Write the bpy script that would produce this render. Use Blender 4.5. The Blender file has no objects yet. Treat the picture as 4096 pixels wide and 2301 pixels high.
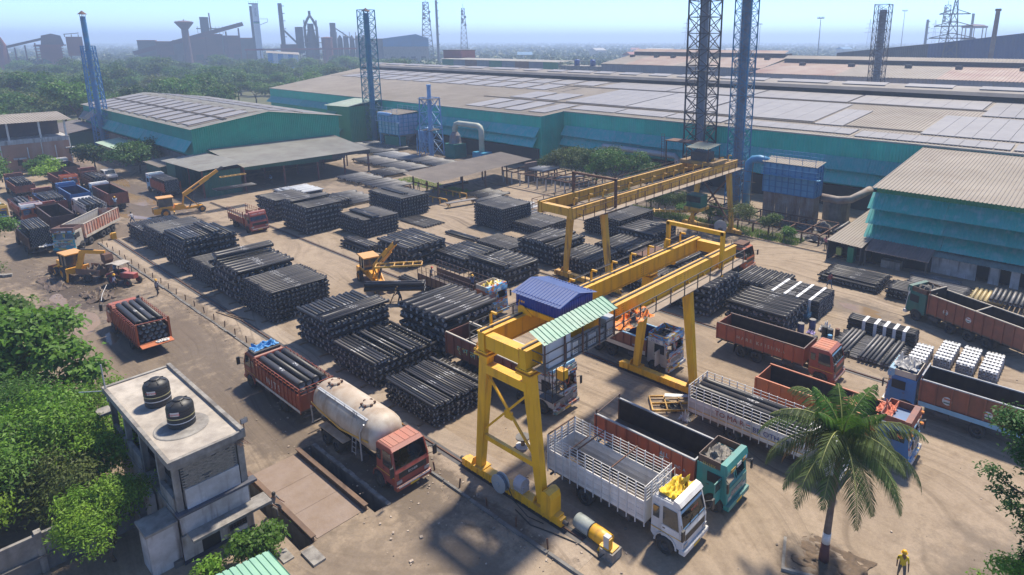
import bpy, math, random
import numpy as np
from mathutils import Matrix, Vector
R = math.radians
sc = bpy.context.scene
COL = sc.collection
# ---------------------------------------------------------------- camera
cd = bpy.data.cameras.new('camera'); cam = bpy.data.objects.new('camera', cd); COL.objects.link(cam)
cam.location = (0, 0, 26); cam.rotation_euler = (R(90-13.443), 0, R(40.665))
cd.sensor_width = 36; cd.lens = 22.62; cd.shift_x = -0.0612; cd.shift_y = -0.0918
cd.clip_start = 0.5; cd.clip_end = 30000
sc.camera = cam
# ---------------------------------------------------------------- sky, sun, exposure
SUN = Vector((-0.12, 0.55, 1.0)).normalized()
el = math.asin(SUN.z); az = math.atan2(SUN.x, SUN.y)
w = bpy.data.worlds.new('World'); sc.world = w; w.use_nodes = True
nt = w.node_tree; nt.nodes.clear()
sky = nt.nodes.new('ShaderNodeTexSky'); sky.sky_type = 'NISHITA'; sky.sun_disc = False
sky.sun_elevation = el; sky.sun_rotation = az; sky.altitude = 0; sky.air_density = 0.5; sky.dust_density = 0.1; sky.ozone_density = 6.5
bg = nt.nodes.new('ShaderNodeBackground'); bg.inputs[1].default_value = 0.12
wo = nt.nodes.new('ShaderNodeOutputWorld')
nt.links.new(sky.outputs[0], bg.inputs[0]); nt.links.new(bg.outputs[0], wo.inputs[0])
sl = bpy.data.lights.new('sun', 'SUN'); sl.energy = 3.2; sl.angle = R(5.0); sl.color = (1, .90, .75)
so = bpy.data.objects.new('sun', sl); COL.objects.link(so); so.rotation_euler = SUN.to_track_quat('Z', 'Y').to_euler()
sc.view_settings.view_transform = 'Standard'; sc.view_settings.look = 'None'; sc.view_settings.gamma = 1
sc.view_settings.exposure = 1.2; sc.view_settings.use_curve_mapping = False
sc.render.engine = 'CYCLES'
sc.cycles.use_denoising = True
sc.cycles.max_bounces = 6; sc.cycles.diffuse_bounces = 3; sc.cycles.glossy_bounces = 3; sc.cycles.transmission_bounces = 4
sc.cycles.volume_bounces = 1; sc.cycles.transparent_max_bounces = 8
random.seed(7); rng = np.random.default_rng(7)
# ---------------------------------------------------------------- mesh helpers
class MB:
    """collects shapes, build() links them as ONE mesh object"""
    def __init__(s): s.v = []; s.f = []; s.m = []; s.mi = 0
    def mat(s, i): s.mi = i; return s
    def poly(s, pts):
        b = len(s.v); s.v += [tuple(p) for p in pts]; s.f.append(tuple(range(b, b+len(pts)))); s.m.append(s.mi); return s
    def hexa(s, P):
        b = len(s.v); s.v += [tuple(p) for p in P]
        for q in ((0,3,2,1),(4,5,6,7),(0,1,5,4),(1,2,6,5),(2,3,7,6),(3,0,4,7)):
            s.f.append(tuple(b+i for i in q)); s.m.append(s.mi)
        return s
    def box(s, x0, x1, y0, y1, z0, z1):
        return s.hexa([(x0,y0,z0),(x1,y0,z0),(x1,y1,z0),(x0,y1,z0),(x0,y0,z1),(x1,y0,z1),(x1,y1,z1),(x0,y1,z1)])
    def cbox(s, c, sx, sy, sz, rz=0):
        ca, sa = math.cos(rz), math.sin(rz); P = []
        for z in (-sz/2, sz/2):
            for x, y in ((-1,-1),(1,-1),(1,1),(-1,1)):
                X, Y = x*sx/2, y*sy/2
                P.append((c[0]+X*ca-Y*sa, c[1]+X*sa+Y*ca, c[2]+z))
        return s.hexa(P)
    def bar(s, p, q, w, h=None, up=(0,0,1)):
        h = h or w; p = Vector(p); q = Vector(q); d = (q-p).normalized(); u = Vector(up)
        if abs(d.dot(u)) > .98: u = Vector((1,0,0))
        a = d.cross(u).normalized()*(w/2); b = a.cross(d).normalized()*(h/2)
        return s.hexa([p-a-b, p+a-b, q+a-b, q-a-b, p-a+b, p+a+b, q+a+b, q-a+b])
    def tube(s, p, q, r, n=8, r2=None, cap=True):
        p = Vector(p); q = Vector(q); d = (q-p).normalized(); r2 = r if r2 is None else r2
        u = Vector((0,0,1)) if abs(d.z) < .95 else Vector((1,0,0))
        a = d.cross(u).normalized(); b = a.cross(d); L = len(s.v)
        for c, rr in ((p, r), (q, r2)):
            for i in range(n):
                t = 2*math.pi*i/n; s.v.append(tuple(c + a*(rr*math.cos(t)) + b*(rr*math.sin(t))))
        for i in range(n):
            j = (i+1) % n; s.f.append((L+i, L+j, L+n+j, L+n+i)); s.m.append(s.mi)
        if cap:
            s.f.append(tuple(range(L+n-1, L-1, -1))); s.m.append(s.mi)
            s.f.append(tuple(range(L+n, L+2*n))); s.m.append(s.mi)
        return s
    def path(s, pts, r, n=8):
        """smooth tube along a polyline"""
        pts = [Vector(p) for p in pts]; L = len(s.v); pa = None
        for k, c in enumerate(pts):
            d = (pts[min(k+1, len(pts)-1)] - pts[max(k-1, 0)]).normalized()
            u = Vector((0,0,1)) if abs(d.z) < .95 else Vector((1,0,0))
            a = d.cross(u).normalized() if pa is None else (pa - d*pa.dot(d)).normalized(); pa = a; b = a.cross(d)
            rr = r[k] if isinstance(r, (list, tuple)) else r
            for i in range(n):
                t = 2*math.pi*i/n; s.v.append(tuple(c + a*(rr*math.cos(t)) + b*(rr*math.sin(t))))
        for k in range(len(pts)-1):
            for i in range(n):
                j = (i+1) % n; o = L+k*n; s.f.append((o+i, o+j, o+n+j, o+n+i)); s.m.append(s.mi)
        s.f.append(tuple(range(L+n-1, L-1, -1))); s.m.append(s.mi)
        o = L+(len(pts)-1)*n; s.f.append(tuple(range(o, o+n))); s.m.append(s.mi)
        return s
    def lathe(s, prof, c=(0,0,0), n=16, axis='z', mats=None):
        """prof: (radius, height) pairs"""
        L = len(s.v)
        for (r, h) in prof:
            for i in range(n):
                t = 2*math.pi*i/n; x, y, z = r*math.cos(t), r*math.sin(t), h
                if axis == 'y': x, y, z = x, h, y
                if axis == 'x': x, y, z = h, x, y
                s.v.append((c[0]+x, c[1]+y, c[2]+z))
        for k in range(len(prof)-1):
            for i in range(n):
                j = (i+1) % n; o = L+k*n; s.f.append((o+i, o+j, o+n+j, o+n+i)); s.m.append(mats[k] if mats else s.mi)
        return s
    def ext(s, prof, y0, y1, skip=()):
        """polygon of (x,z[,k]) extruded along y; k scales the half width there"""
        n = len(prof); L = len(s.v); c = (y0+y1)/2; h = (y1-y0)/2
        for sg in (-1, 1):
            for p in prof: s.v.append((p[0], c+sg*h*(p[2] if len(p) > 2 else 1), p[1]))
        for i in range(n):
            if i in skip: continue
            j = (i+1) % n; s.f.append((L+i, L+j, L+n+j, L+n+i)); s.m.append(s.mi)
        s.f.append(tuple(range(L+n-1, L-1, -1))); s.m.append(s.mi); s.f.append(tuple(range(L+n, L+2*n))); s.m.append(s.mi)
        return s
    def corr(s, a, b, c, d, pitch=.3, depth=.05):
        """ribbed metal sheet: ribs run from edge a-b to edge d-c"""
        a, b, c, d = map(Vector, (a, b, c, d)); n = max(2, int((b-a).length/pitch)); nr = (b-a).cross(d-a).normalized()*depth
        L = len(s.v); k = 0
        for i in range(n):
            for t, up in ((i/n, 0), ((i+.62)/n, 0), ((i+.72)/n, 1), ((i+.9)/n, 1)):
                s.v.append(tuple(a.lerp(b, t)+nr*up)); s.v.append(tuple(d.lerp(c, t)+nr*up)); k += 1
        s.v.append(tuple(b)); s.v.append(tuple(c)); k += 1
        for i in range(k-1):
            s.f.append((L+2*i, L+2*i+2, L+2*i+3, L+2*i+1)); s.m.append(s.mi)
        return s
    def mesh(s, name, mats, smooth=False):
        me = bpy.data.meshes.new(name); me.from_pydata(s.v, [], s.f)
        for m in (mats if isinstance(mats, (list, tuple)) else [mats]): me.materials.append(m)
        if any(s.m): me.polygons.foreach_set('material_index', s.m)
        if smooth: me.polygons.foreach_set('use_smooth', [True]*len(s.f))
        me.update(); return me
    def build(s, name, mats, parent=None, smooth=False, loc=None, rz=0):
        return link(name, s.mesh(name, mats, smooth), parent, loc, rz)
def link(name, data, parent=None, loc=None, rz=0):
    o = bpy.data.objects.new(name, data); COL.objects.link(o); o.parent = parent
    if loc is not None: o.location = loc
    if rz: o.rotation_euler = (0, 0, rz)
    return o
def tag(o, label=None, cat=None, group=None, kind=None):
    for k, v in (('label', label), ('category', cat), ('group', group), ('kind', kind)):
        if v: o[k] = v
    return o
def empty(name, loc, rz=0, label=None, cat=None, group=None):
    o = link(name, None, None, loc, rz); o.empty_display_size = .3
    return tag(o, label, cat, group)
def copy_tree(o, parent=None):
    c = o.copy(); COL.objects.link(c); c.parent = parent
    for ch in list(o.children): copy_tree(ch, c)
    return c
def text(s, size, m, parent, loc, rot, name='lettering', depth=.004, align='CENTER', sx=1):
    cu = bpy.data.curves.new(name, 'FONT'); cu.body = s; cu.size = size; cu.extrude = depth; cu.align_x = align; cu.align_y = 'CENTER'
    cu.materials.append(m); cu.resolution_u = 2
    t = bpy.data.objects.new('t', cu); me = bpy.data.meshes.new_from_object(t); bpy.data.objects.remove(t)
    me.materials.clear(); me.materials.append(m)
    o = link(name, me, parent, loc); o.rotation_euler = rot; o.scale = (sx, 1, 1); return o
# ---------------------------------------------------------------- material helpers
MATS = {}
def M(name, c1, c2=None, scale=2.0, rough=.6, metal=0, streak=None, samt=.5, bump=0, space='Object', stretch=(1,1,1), spec=.5, lo=.35, hi=.65, emit=0, trans=0, island=0, sscale=1.5, orand=0, dust=0, ovar=0, ohue=0):
    """noise-mixed two-tone surface with optional vertical rust streaks, per-island tint and bump"""
    if name in MATS: return MATS[name]
    m = bpy.data.materials.new(name); m.use_nodes = True; n = m.node_tree.nodes; lk = m.node_tree.links
    b = n['Principled BSDF']; b.inputs['Roughness'].default_value = rough; b.inputs['Metallic'].default_value = metal
    b.inputs['Specular IOR Level'].default_value = spec
    tc = n.new('ShaderNodeTexCoord'); geo = n.new('ShaderNodeNewGeometry')
    src = geo.outputs['Position'] if space == 'World' else tc.outputs[space]
    mp = n.new('ShaderNodeMapping'); mp.inputs['Scale'].default_value = [scale*k for k in stretch]; lk.new(src, mp.inputs[0])
    nz = n.new('ShaderNodeTexNoise'); nz.inputs['Scale'].default_value = 1; nz.inputs['Detail'].default_value = 7; nz.inputs['Roughness'].default_value = .62
    lk.new(mp.outputs[0], nz.inputs['Vector'])
    if orand:
        oi = n.new('ShaderNodeObjectInfo'); ad = n.new('ShaderNodeVectorMath'); ad.operation = 'ADD'
        cx = n.new('ShaderNodeCombineXYZ'); ml = n.new('ShaderNodeMath'); ml.operation = 'MULTIPLY'; ml.inputs[1].default_value = 90
        lk.new(oi.outputs['Random'], ml.inputs[0]); lk.new(ml.outputs[0], cx.inputs[0]); lk.new(mp.outputs[0], ad.inputs[0]); lk.new(cx.outputs[0], ad.inputs[1]); lk.new(ad.outputs[0], nz.inputs['Vector'])
    rp = n.new('ShaderNodeMapRange'); rp.inputs[1].default_value = lo; rp.inputs[2].default_value = hi; lk.new(nz.outputs[0], rp.inputs[0])
    mx = n.new('ShaderNodeMix'); mx.data_type = 'RGBA'; mx.inputs[6].default_value = (*c1, 1); mx.inputs[7].default_value = (*(c2 or [k*.8 for k in c1]), 1)
    lk.new(rp.outputs[0], mx.inputs[0]); out = mx.outputs[2]
    if streak:
        mp2 = n.new('ShaderNodeMapping'); mp2.inputs['Scale'].default_value = (sscale, sscale, sscale*.12); lk.new(src, mp2.inputs[0])
        n2 = n.new('ShaderNodeTexNoise'); n2.inputs['Scale'].default_value = 1; n2.inputs['Detail'].default_value = 5; lk.new(mp2.outputs[0], n2.inputs['Vector'])
        r2 = n.new('ShaderNodeMapRange'); r2.inputs[1].default_value = .5; r2.inputs[2].default_value = .72; r2.inputs[4].default_value = samt; lk.new(n2.outputs[0], r2.inputs[0])
        m2 = n.new('ShaderNodeMix'); m2.data_type = 'RGBA'; m2.inputs[7].default_value = (*streak, 1); lk.new(r2.outputs[0], m2.inputs[0]); lk.new(out, m2.inputs[6]); out = m2.outputs[2]
    if dust:
        sx = n.new('ShaderNodeSeparateXYZ'); lk.new(geo.outputs['Normal'], sx.inputs[0])
        r4 = n.new('ShaderNodeMapRange'); r4.inputs[1].default_value = .5; r4.inputs[2].default_value = 1; r4.inputs[4].default_value = dust; lk.new(sx.outputs[2], r4.inputs[0])
        m4 = n.new('ShaderNodeMix'); m4.data_type = 'RGBA'; m4.inputs[7].default_value = (.36,.29,.22,1); lk.new(r4.outputs[0], m4.inputs[0]); lk.new(out, m4.inputs[6]); out = m4.outputs[2]
    if island:
        hs = n.new('ShaderNodeHueSaturation'); r3 = n.new('ShaderNodeMapRange'); r3.inputs[3].default_value = 1-island; r3.inputs[4].default_value = 1+island
        lk.new(geo.outputs['Random Per Island'], r3.inputs[0]); lk.new(r3.outputs[0], hs.inputs['Value']); lk.new(out, hs.inputs['Color']); out = hs.outputs[0]
    if ovar:
        hv = n.new('ShaderNodeHueSaturation'); o2 = n.new('ShaderNodeObjectInfo'); r5 = n.new('ShaderNodeMapRange'); r5.inputs[3].default_value = 1-ovar; r5.inputs[4].default_value = 1+ovar
        lk.new(o2.outputs['Random'], r5.inputs[0]); lk.new(r5.outputs[0], hv.inputs['Value']); lk.new(out, hv.inputs['Color']); out = hv.outputs[0]
        if ohue:
            wn = n.new('ShaderNodeTexWhiteNoise'); wn.noise_dimensions = '1D'; lk.new(o2.outputs['Random'], wn.inputs['W']); r6 = n.new('ShaderNodeMapRange'); r6.inputs[3].default_value = .5-ohue; r6.inputs[4].default_value = .5+ohue; lk.new(wn.outputs[0], r6.inputs[0]); lk.new(r6.outputs[0], hv.inputs['Hue'])
    lk.new(out, b.inputs['Base Color'])
    if emit: lk.new(out, b.inputs['Emission Color']); b.inputs['Emission Strength'].default_value = emit
    if bump:
        bn = n.new('ShaderNodeBump'); bn.inputs['Strength'].default_value = bump; bn.inputs['Distance'].default_value = .05
        n3 = n.new('ShaderNodeTexNoise'); n3.inputs['Scale'].default_value = 6; n3.inputs['Detail'].default_value = 5; lk.new(mp.outputs[0], n3.inputs['Vector'])
        lk.new(n3.outputs[0], bn.inputs['Height']); lk.new(bn.outputs[0], b.inputs['Normal'])
    if trans:
        t = n.new('ShaderNodeBsdfTranslucent'); ms = n.new('ShaderNodeMixShader'); ms.inputs[0].default_value = trans
        lk.new(out, t.inputs[0]); lk.new(b.outputs[0], ms.inputs[1]); lk.new(t.outputs[0], ms.inputs[2])
        lk.new(ms.outputs[0], n['Material Output'].inputs[0])
    MATS[name] = m; return m
RUST = (.13,.055,.03)
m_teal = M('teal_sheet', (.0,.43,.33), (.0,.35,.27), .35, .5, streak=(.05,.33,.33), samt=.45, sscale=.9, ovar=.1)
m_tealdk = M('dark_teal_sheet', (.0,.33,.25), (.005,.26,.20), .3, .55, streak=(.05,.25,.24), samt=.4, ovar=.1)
m_aqua = M('weathered_aqua_sheet', (.02,.36,.35), (.09,.36,.36), .5, .5, streak=(.19,.36,.40), samt=.8, sscale=1.6, orand=1, ovar=.12)
m_green = M('green_sheet', (.02,.22,.11), (.015,.18,.09), .3, .6, streak=(.05,.2,.12), samt=.3, ovar=.1)
m_ltgreen = M('light_green_sheet', (.27,.47,.33), (.22,.40,.29), .6, .5)
m_dkgreen = M('dark_green_sheet', (.012,.085,.06), (.018,.11,.08), .4, .6, ovar=.15)
m_roof = M('dusty_roof_sheet', (.285,.25,.21), (.225,.195,.16), .12, .8, streak=(.19,.15,.12), samt=.45, sscale=.4, bump=.15)
m_roofgrey = M('grey_roof_sheet', (.33,.32,.28), (.25,.24,.21), .2, .65, streak=(.2,.16,.13), samt=.4, sscale=.6)
m_roofrust = M('rusty_roof_sheet', (.34,.27,.22), (.23,.13,.10), .09, .7)
m_solar = M('dusty_solar_glass', (.27,.256,.25), (.225,.215,.213), .3, .5, spec=.25, ovar=.07)
m_trunking = M('dark_roof_gap', (.10,.085,.07), (.16,.13,.1), .6, .8)
m_conc = M('grey_concrete', (.32,.30,.265), (.17,.155,.14), 1.1, .85, bump=.35, streak=(.09,.08,.07), samt=.6, sscale=2.2)
m_concdk = M('dark_concrete', (.20,.19,.175), (.10,.095,.09), .8, .85, bump=.3, streak=(.04,.04,.04), samt=.6)
m_plaster = M('white_plaster', (.52,.52,.52), (.34,.325,.31), .9, .8, bump=.2, streak=(.12,.10,.085), samt=.9, sscale=2.4)
m_slab = M('roof_slab', (.46,.41,.345), (.30,.265,.225), .9, .85, bump=.25, streak=(.2,.17,.14), samt=.5)
m_brick = M('fly_ash_brick', (.30,.27,.22), (.18,.16,.13), 3, .9, bump=.3, orand=1)
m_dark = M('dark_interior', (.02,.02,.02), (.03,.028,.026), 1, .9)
m_yel = M('crane_yellow', (.86,.46,.008), (.76,.39,.008), .5, .45, streak=(.33,.14,.03), samt=.55, sscale=2.6, dust=.25, ovar=.07)
m_yelold = M('old_crane_yellow', (.72,.40,.035), (.58,.30,.03), .6, .55, streak=(.15,.065,.03), samt=.95, sscale=2.8, dust=.3)
m_equip = M('machine_yellow', (.80,.36,.015), (.68,.30,.02), 1, .42, dust=.15)
m_rust = M('rusty_steel', (.15,.07,.04), (.09,.05,.035), 2, .8)
m_steel = M('dark_steel', (.05,.05,.05), (.09,.08,.075), 2, .6)
m_galv = M('galvanised_steel', (.42,.43,.44), (.33,.34,.35), 2, .45, metal=.3)
m_white = M('white_paint', (.72,.72,.70), (.56,.54,.50), 1.2, .5, streak=(.30,.22,.15), samt=.35, dust=.25)
m_black = M('black_plastic', (.018,.018,.018), (.03,.03,.03), 2, .5)
m_rubber = M('tyre_rubber', (.03,.028,.026), (.055,.05,.044), 3, .85)
m_glass = M('vehicle_glass', (.022,.03,.034), (.06,.065,.06), 1.5, .05, spec=.9, orand=1)
m_blue = M('blue_painted_steel', (.07,.27,.46), (.05,.2,.36), .7, .5, streak=(.10,.22,.36), samt=.4)
m_bluelt = M('pale_blue_painted_steel', (.22,.40,.66), (.16,.32,.55), .8, .5, streak=(.2,.2,.22), samt=.4)
m_bluesheet = M('royal_blue_sheet', (.012,.055,.33), (.01,.045,.26), .5, .4, dust=.22)
m_latt = M('lattice_blue_grey', (.05,.10,.16), (.035,.07,.11), 1, .6)
m_chim = M('chimney_blue', (.04,.20,.36), (.06,.17,.28), .5, .6, streak=(.06,.05,.05), samt=.4)
m_chimdk = M('chimney_grey_blue', (.20,.24,.30), (.12,.14,.17), .5, .65, streak=(.05,.04,.04), samt=.5)
m_teallat = M('lattice_teal', (.03,.20,.27), (.02,.13,.18), 1, .6)
m_wood = M('weathered_timber', (.26,.19,.12), (.16,.11,.07), 3, .85)
m_bark = M('tree_bark', (.11,.08,.055), (.06,.045,.035), 3, .9)
# ================================================================ SETTING
def ground_mat(name, c1, c2, c3, blobs, tracks=0, dark=(.07,.052,.038), wet=.0):
    m = bpy.data.materials.new(name); m.use_nodes = True; n = m.node_tree.nodes; lk = m.node_tree.links; b = n['Principled BSDF']
    geo = n.new('ShaderNodeNewGeometry'); pos = geo.outputs['Position']
    wz = n.new('ShaderNodeTexNoise'); wz.inputs['Scale'].default_value = .028; wz.inputs['Detail'].default_value = 2; lk.new(pos, wz.inputs['Vector'])
    w1 = n.new('ShaderNodeVectorMath'); w1.operation = 'SUBTRACT'; w1.inputs[1].default_value = (.5,.5,.5); lk.new(wz.outputs['Color'], w1.inputs[0]); w2 = n.new('ShaderNodeVectorMath'); w2.operation = 'MULTIPLY_ADD'; w2.inputs[1].default_value = (34,34,0); lk.new(w1.outputs[0], w2.inputs[0]); lk.new(pos, w2.inputs[2]); wpos = w2.outputs[0]
    def noise(scale, detail=8, st=(1,1,1), rough=.6, rot=0):
        mp = n.new('ShaderNodeMapping'); mp.inputs['Scale'].default_value = [scale*k for k in st]; mp.inputs['Rotation'].default_value = (0,0,rot); lk.new(wpos if st[0] < .5 else pos, mp.inputs[0])
        z = n.new('ShaderNodeTexNoise'); z.inputs['Scale'].default_value = 1; z.inputs['Detail'].default_value = detail; z.inputs['Roughness'].default_value = rough
        lk.new(mp.outputs[0], z.inputs['Vector']); return z.outputs[0]
    def ramp(v, a, c, lo=0, hi=1):
        r = n.new('ShaderNodeMapRange'); r.inputs[1].default_value = a; r.inputs[2].default_value = c; r.inputs[3].default_value = lo; r.inputs[4].default_value = hi; lk.new(v, r.inputs[0]); return r.outputs[0]
    def mixc(f, a, c):
        x = n.new('ShaderNodeMix'); x.data_type = 'RGBA'; lk.new(f, x.inputs[0])
        for k, s in ((6, a), (7, c)):
            if isinstance(s, tuple): x.inputs[k].default_value = (*s, 1)
            else: lk.new(s, x.inputs[k])
        return x.outputs[2]
    def math_(op, a, c):
        x = n.new('ShaderNodeMath'); x.operation = op
        for k, s in ((0, a), (1, c)):
            if isinstance(s, (int, float)): x.inputs[k].default_value = s
            else: lk.new(s, x.inputs[k])
        return x.outputs[0]
    col = mixc(ramp(noise(.07, 6), .35, .65), c1, c2)
    col = mixc(ramp(noise(.9, 9, rough=.7), .48, .75, 0, .75), col, c3)
    if tracks:
        for rot, sc_ in ((0, .9), (.22, 1.3), (-.5, 1.0)):
            col = mixc(ramp(noise(sc_, 5, (.05,1,1), rot=rot), .5, .72, 0, tracks), col, tuple(k*.62 for k in c3))
            col = mixc(ramp(noise(sc_*1.7, 5, (.05,1,1), rot=rot+.05), .55, .75, 0, tracks*.7), col, tuple(min(1, k*1.25) for k in c1))
    if tracks:
        for rot, sc_ in ((.03,2.2),(-.12,3.0),(.62,2.0),(-.9,2.4)): col = mixc(math_('MULTIPLY', ramp(noise(sc_, 3, (.02,1,1), .4, rot), .60, .66, 0, .5), ramp(noise(.06, 3, rot=sc_), .48, .6)), col, tuple(k*.55 for k in c3))
    col = mixc(ramp(noise(5, 6, rough=.75), .3, .75, 0, .4), col, tuple(k*.55 for k in c3))
    col = mixc(ramp(noise(22, 3, rough=.8), .62, .74, 0, .5), col, tuple(k*.4 for k in c3))
    col = mixc(ramp(noise(17, 3, rough=.8), .66, .76, 0, .5), col, tuple(min(1,k*1.5) for k in c1))
    msk = None; wob = noise(.35, 6, rough=.65); wob2 = noise(1.4, 6, rough=.7)
    for (cx, cy, rx, ry, st) in blobs:
        mp = n.new('ShaderNodeMapping'); mp.vector_type = 'POINT'; mp.inputs['Location'].default_value = (-cx/rx, -cy/ry, 0); mp.inputs['Scale'].default_value = (1/rx, 1/ry, 0); lk.new(pos, mp.inputs[0])
        ln = n.new('ShaderNodeVectorMath'); ln.operation = 'LENGTH'; lk.new(mp.outputs[0], ln.inputs[0])
        d = math_('ADD', ln.outputs['Value'], math_('MULTIPLY', math_('SUBTRACT', wob, .5), 2.2)); d = math_('ADD', d, math_('MULTIPLY', math_('SUBTRACT', wob2, .5), 1.1))
        k = ramp(d, 1.15, .55, 0, st); msk = k if msk is None else math_('MAXIMUM', msk, k)
    if msk: col = mixc(msk, col, dark)
    lk.new(col, b.inputs['Base Color'])
    if msk and wet: lk.new(ramp(msk, 0, 1, .92, wet), b.inputs['Roughness'])
    else: b.inputs['Roughness'].default_value = .92
    b.inputs['Specular IOR Level'].default_value = .3
    bn = n.new('ShaderNodeBump'); bn.inputs['Strength'].default_value = .5; bn.inputs['Distance'].default_value = .06
    lk.new(math_('ADD', noise(3, 9, rough=.75), math_('MULTIPLY', noise(1.2, 6, (.06,1,1)), 1.2)), bn.inputs['Height']); lk.new(bn.outputs[0], b.inputs['Normal'])
    return m
def sheet(name, x0, x1, y0, y1, z, m, holes=(), step=None):
    xs = sorted({x0, x1, *[h[i] for h in holes for i in (0, 1)]}); ys = sorted({y0, y1, *[h[i] for h in holes for i in (2, 3)]})
    mb = MB()
    for i in range(len(xs)-1):
        for j in range(len(ys)-1):
            cx, cy = (xs[i]+xs[i+1])/2, (ys[j]+ys[j+1])/2
            if any(h[0] < cx < h[1] and h[2] < cy < h[3] for h in holes): continue
            mb.poly([(xs[i],ys[j],z),(xs[i+1],ys[j],z),(xs[i+1],ys[j+1],z),(xs[i],ys[j+1],z)])
    return tag(mb.build(name, m), kind='structure')
PITS = [(-37.6,-28.9,16.3,17.05), (-37.6,-29.4,12.15,12.85)]
m_field = ground_mat('field_ground', (.11,.115,.06), (.075,.095,.045), (.16,.135,.09), [])
blobs = [(-30,18.8,8.5,2.4,.72),(-22,17.5,5,1.8,.5),(-45,16.5,14,3.2,.7),(-66,14,40,6.5,.5),(-20,13,12,4,.45),(-100,16,20,9,.5),(-130,24,20,8,.4),(-62,17,16,4.2,.68),(-83,14.8,13,4.6,.95),(-90,16.5,9,4,.85),(-97,21,9,4,.7),(-94,11,8,4,.7),(-120,31,26,6,.8),(-104,24,8,4,.6),(-72,15.5,15,4.5,.5),(-50,14.5,10,3,.5),(-92,18,11,5,.6),(-112,30,10,5,.7),(-135,33,16,4,.8),(-36,12,5,2,.4),(-150,34,30,5,.75),
         (-17.5,63.5,5,2.4,.6),(-1,34,4,4,.5),(-23.6,28.2,1.5,1.6,.95),(-33,85,14,6,.85),(-64,88,24,9,.75),(-110,84,26,12,.7),(-100,62,20,10,.3),(-120,62,14,14,.75),(-8.6,29.2,2.0,1.6,.75),(-24,16.6,3,2,.5),(-70,30,6,3,.25),(-56,36,9,2.5,.22),(-24,46,8,2,.25),(-33,41,5,2,.25)]
m_yard = ground_mat('yard_dirt', (.375,.297,.218), (.30,.232,.163), (.185,.135,.09), blobs, .3, wet=.55)
sheet('ground', -11000, 6000, -4000, 14000, -.35, m_field, PITS)
g_yard = sheet('yard_ground', -240, 26, -12, 108, 0, m_yard, PITS)
# worn side faces so that the yard slab reads as a made-up platform
m_conc_yard = ground_mat('concrete_strip', (.40,.325,.25), (.33,.265,.2), (.22,.17,.125), [(-60,20.6,30,.9,.6),(-30,20.5,16,1,.75),(-85,20.8,12,.6,.4)], .2)
tag(MB().box(-100.5,-17.5,20.55,24.0,-.1,.012).build('concrete_apron', m_conc_yard), kind='structure')
m_water = M('muddy_water', (.26,.175,.095), (.19,.13,.075), .25, .12, spec=.3, space='World')
def puddle(cx, cy, rx, ry, seed, rz=0):
    r = random.Random(seed); ph = [r.uniform(0, 6.3) for _ in range(6)]; pts = []
    for i in range(40):
        t = 2*math.pi*i/40; k = 1+sum(.22/(q+1)*math.sin((q+2)*t+ph[q]) for q in range(5))
        x, y = rx*k*math.cos(t), ry*k*math.sin(t); pts.append((cx+x*math.cos(rz)-y*math.sin(rz), cy+x*math.sin(rz)+y*math.cos(rz), .008))
    return tag(MB().poly(pts).build('puddle', m_water), kind='structure')
puddle(-73, 12.4, 3.6, 1.5, 3); puddle(-80.5, 12.3, 1.8, .7, 4); puddle(-17.2, 63.4, 2.2, .9, 5); puddle(-124, 31.5, 9, 1.4, 6, .05); puddle(-112, 27.5, 3.2, .9, 8, .3)
puddle(-4.4, 53.5, 1.6, .6, 9); puddle(-145, 34.2, 8, 1.2, 11); puddle(-66, 13.2, 1.4, .5, 12)
# crane rails set in concrete, steel posts along the apron
def rail(name, x0, x1, y, label):
    o = empty(name, (0,0,0), 0, label, 'rail')
    mb = MB(); x = x0
    mb.box(x0,x1,y-.3,y-.09,.004,.022); mb.box(x0,x1,y+.09,y+.3,.004,.022); mb.build('trench', m_steel, o)
    MB().box(x0,x1,y-.04,y+.04,.0,.10).build('rail_head', m_rust, o); return o
rail('crane_rail', -100.2, -18.6, 22.35, 'steel crane rail along the dirt road beside the line of short posts')
rail('crane_rail', -112, -17.5, 38.7, 'steel crane rail crossing the middle of the yard to the tanker side crane')
rail('crane_rail', -88, -9, 50.25, 'double steel crane rail running behind the colourful painted truck')
rail('crane_rail', -88, -20, 78.4, 'steel crane rail along the weedy edge below the far yellow crane')
post = MB().box(-.035,.035,-.035,.035,0,.62).mesh('post', m_rust)
for i in range(34):
    x = -99.5+i*2.42
    if -47 < x < -29.5: continue
    o = link('kerb_post', post, None, (x, 20.75+random.uniform(-.05,.05), 0)); o.rotation_euler = (random.uniform(-.12,.12), random.uniform(-.12,.12), 0)
    tag(o, 'short rusty steel post in the row along the concrete apron edge', 'post', 'short posts along the apron edge')
kb = empty('road_kerb', (0,0,0), 0, 'broken low concrete kerb between the dirt road and the crane apron', 'kerb')
x = -100
while x < -17.6:
    l = random.uniform(1.6, 2.6)
    if not (-46 < x < -30):
        o = MB().box(x, x+l-.06, 20.38+random.uniform(-.05,.05), 20.55, 0, random.uniform(.07,.14)).build('kerb_block', m_concdk, kb)
    x += l
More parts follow.
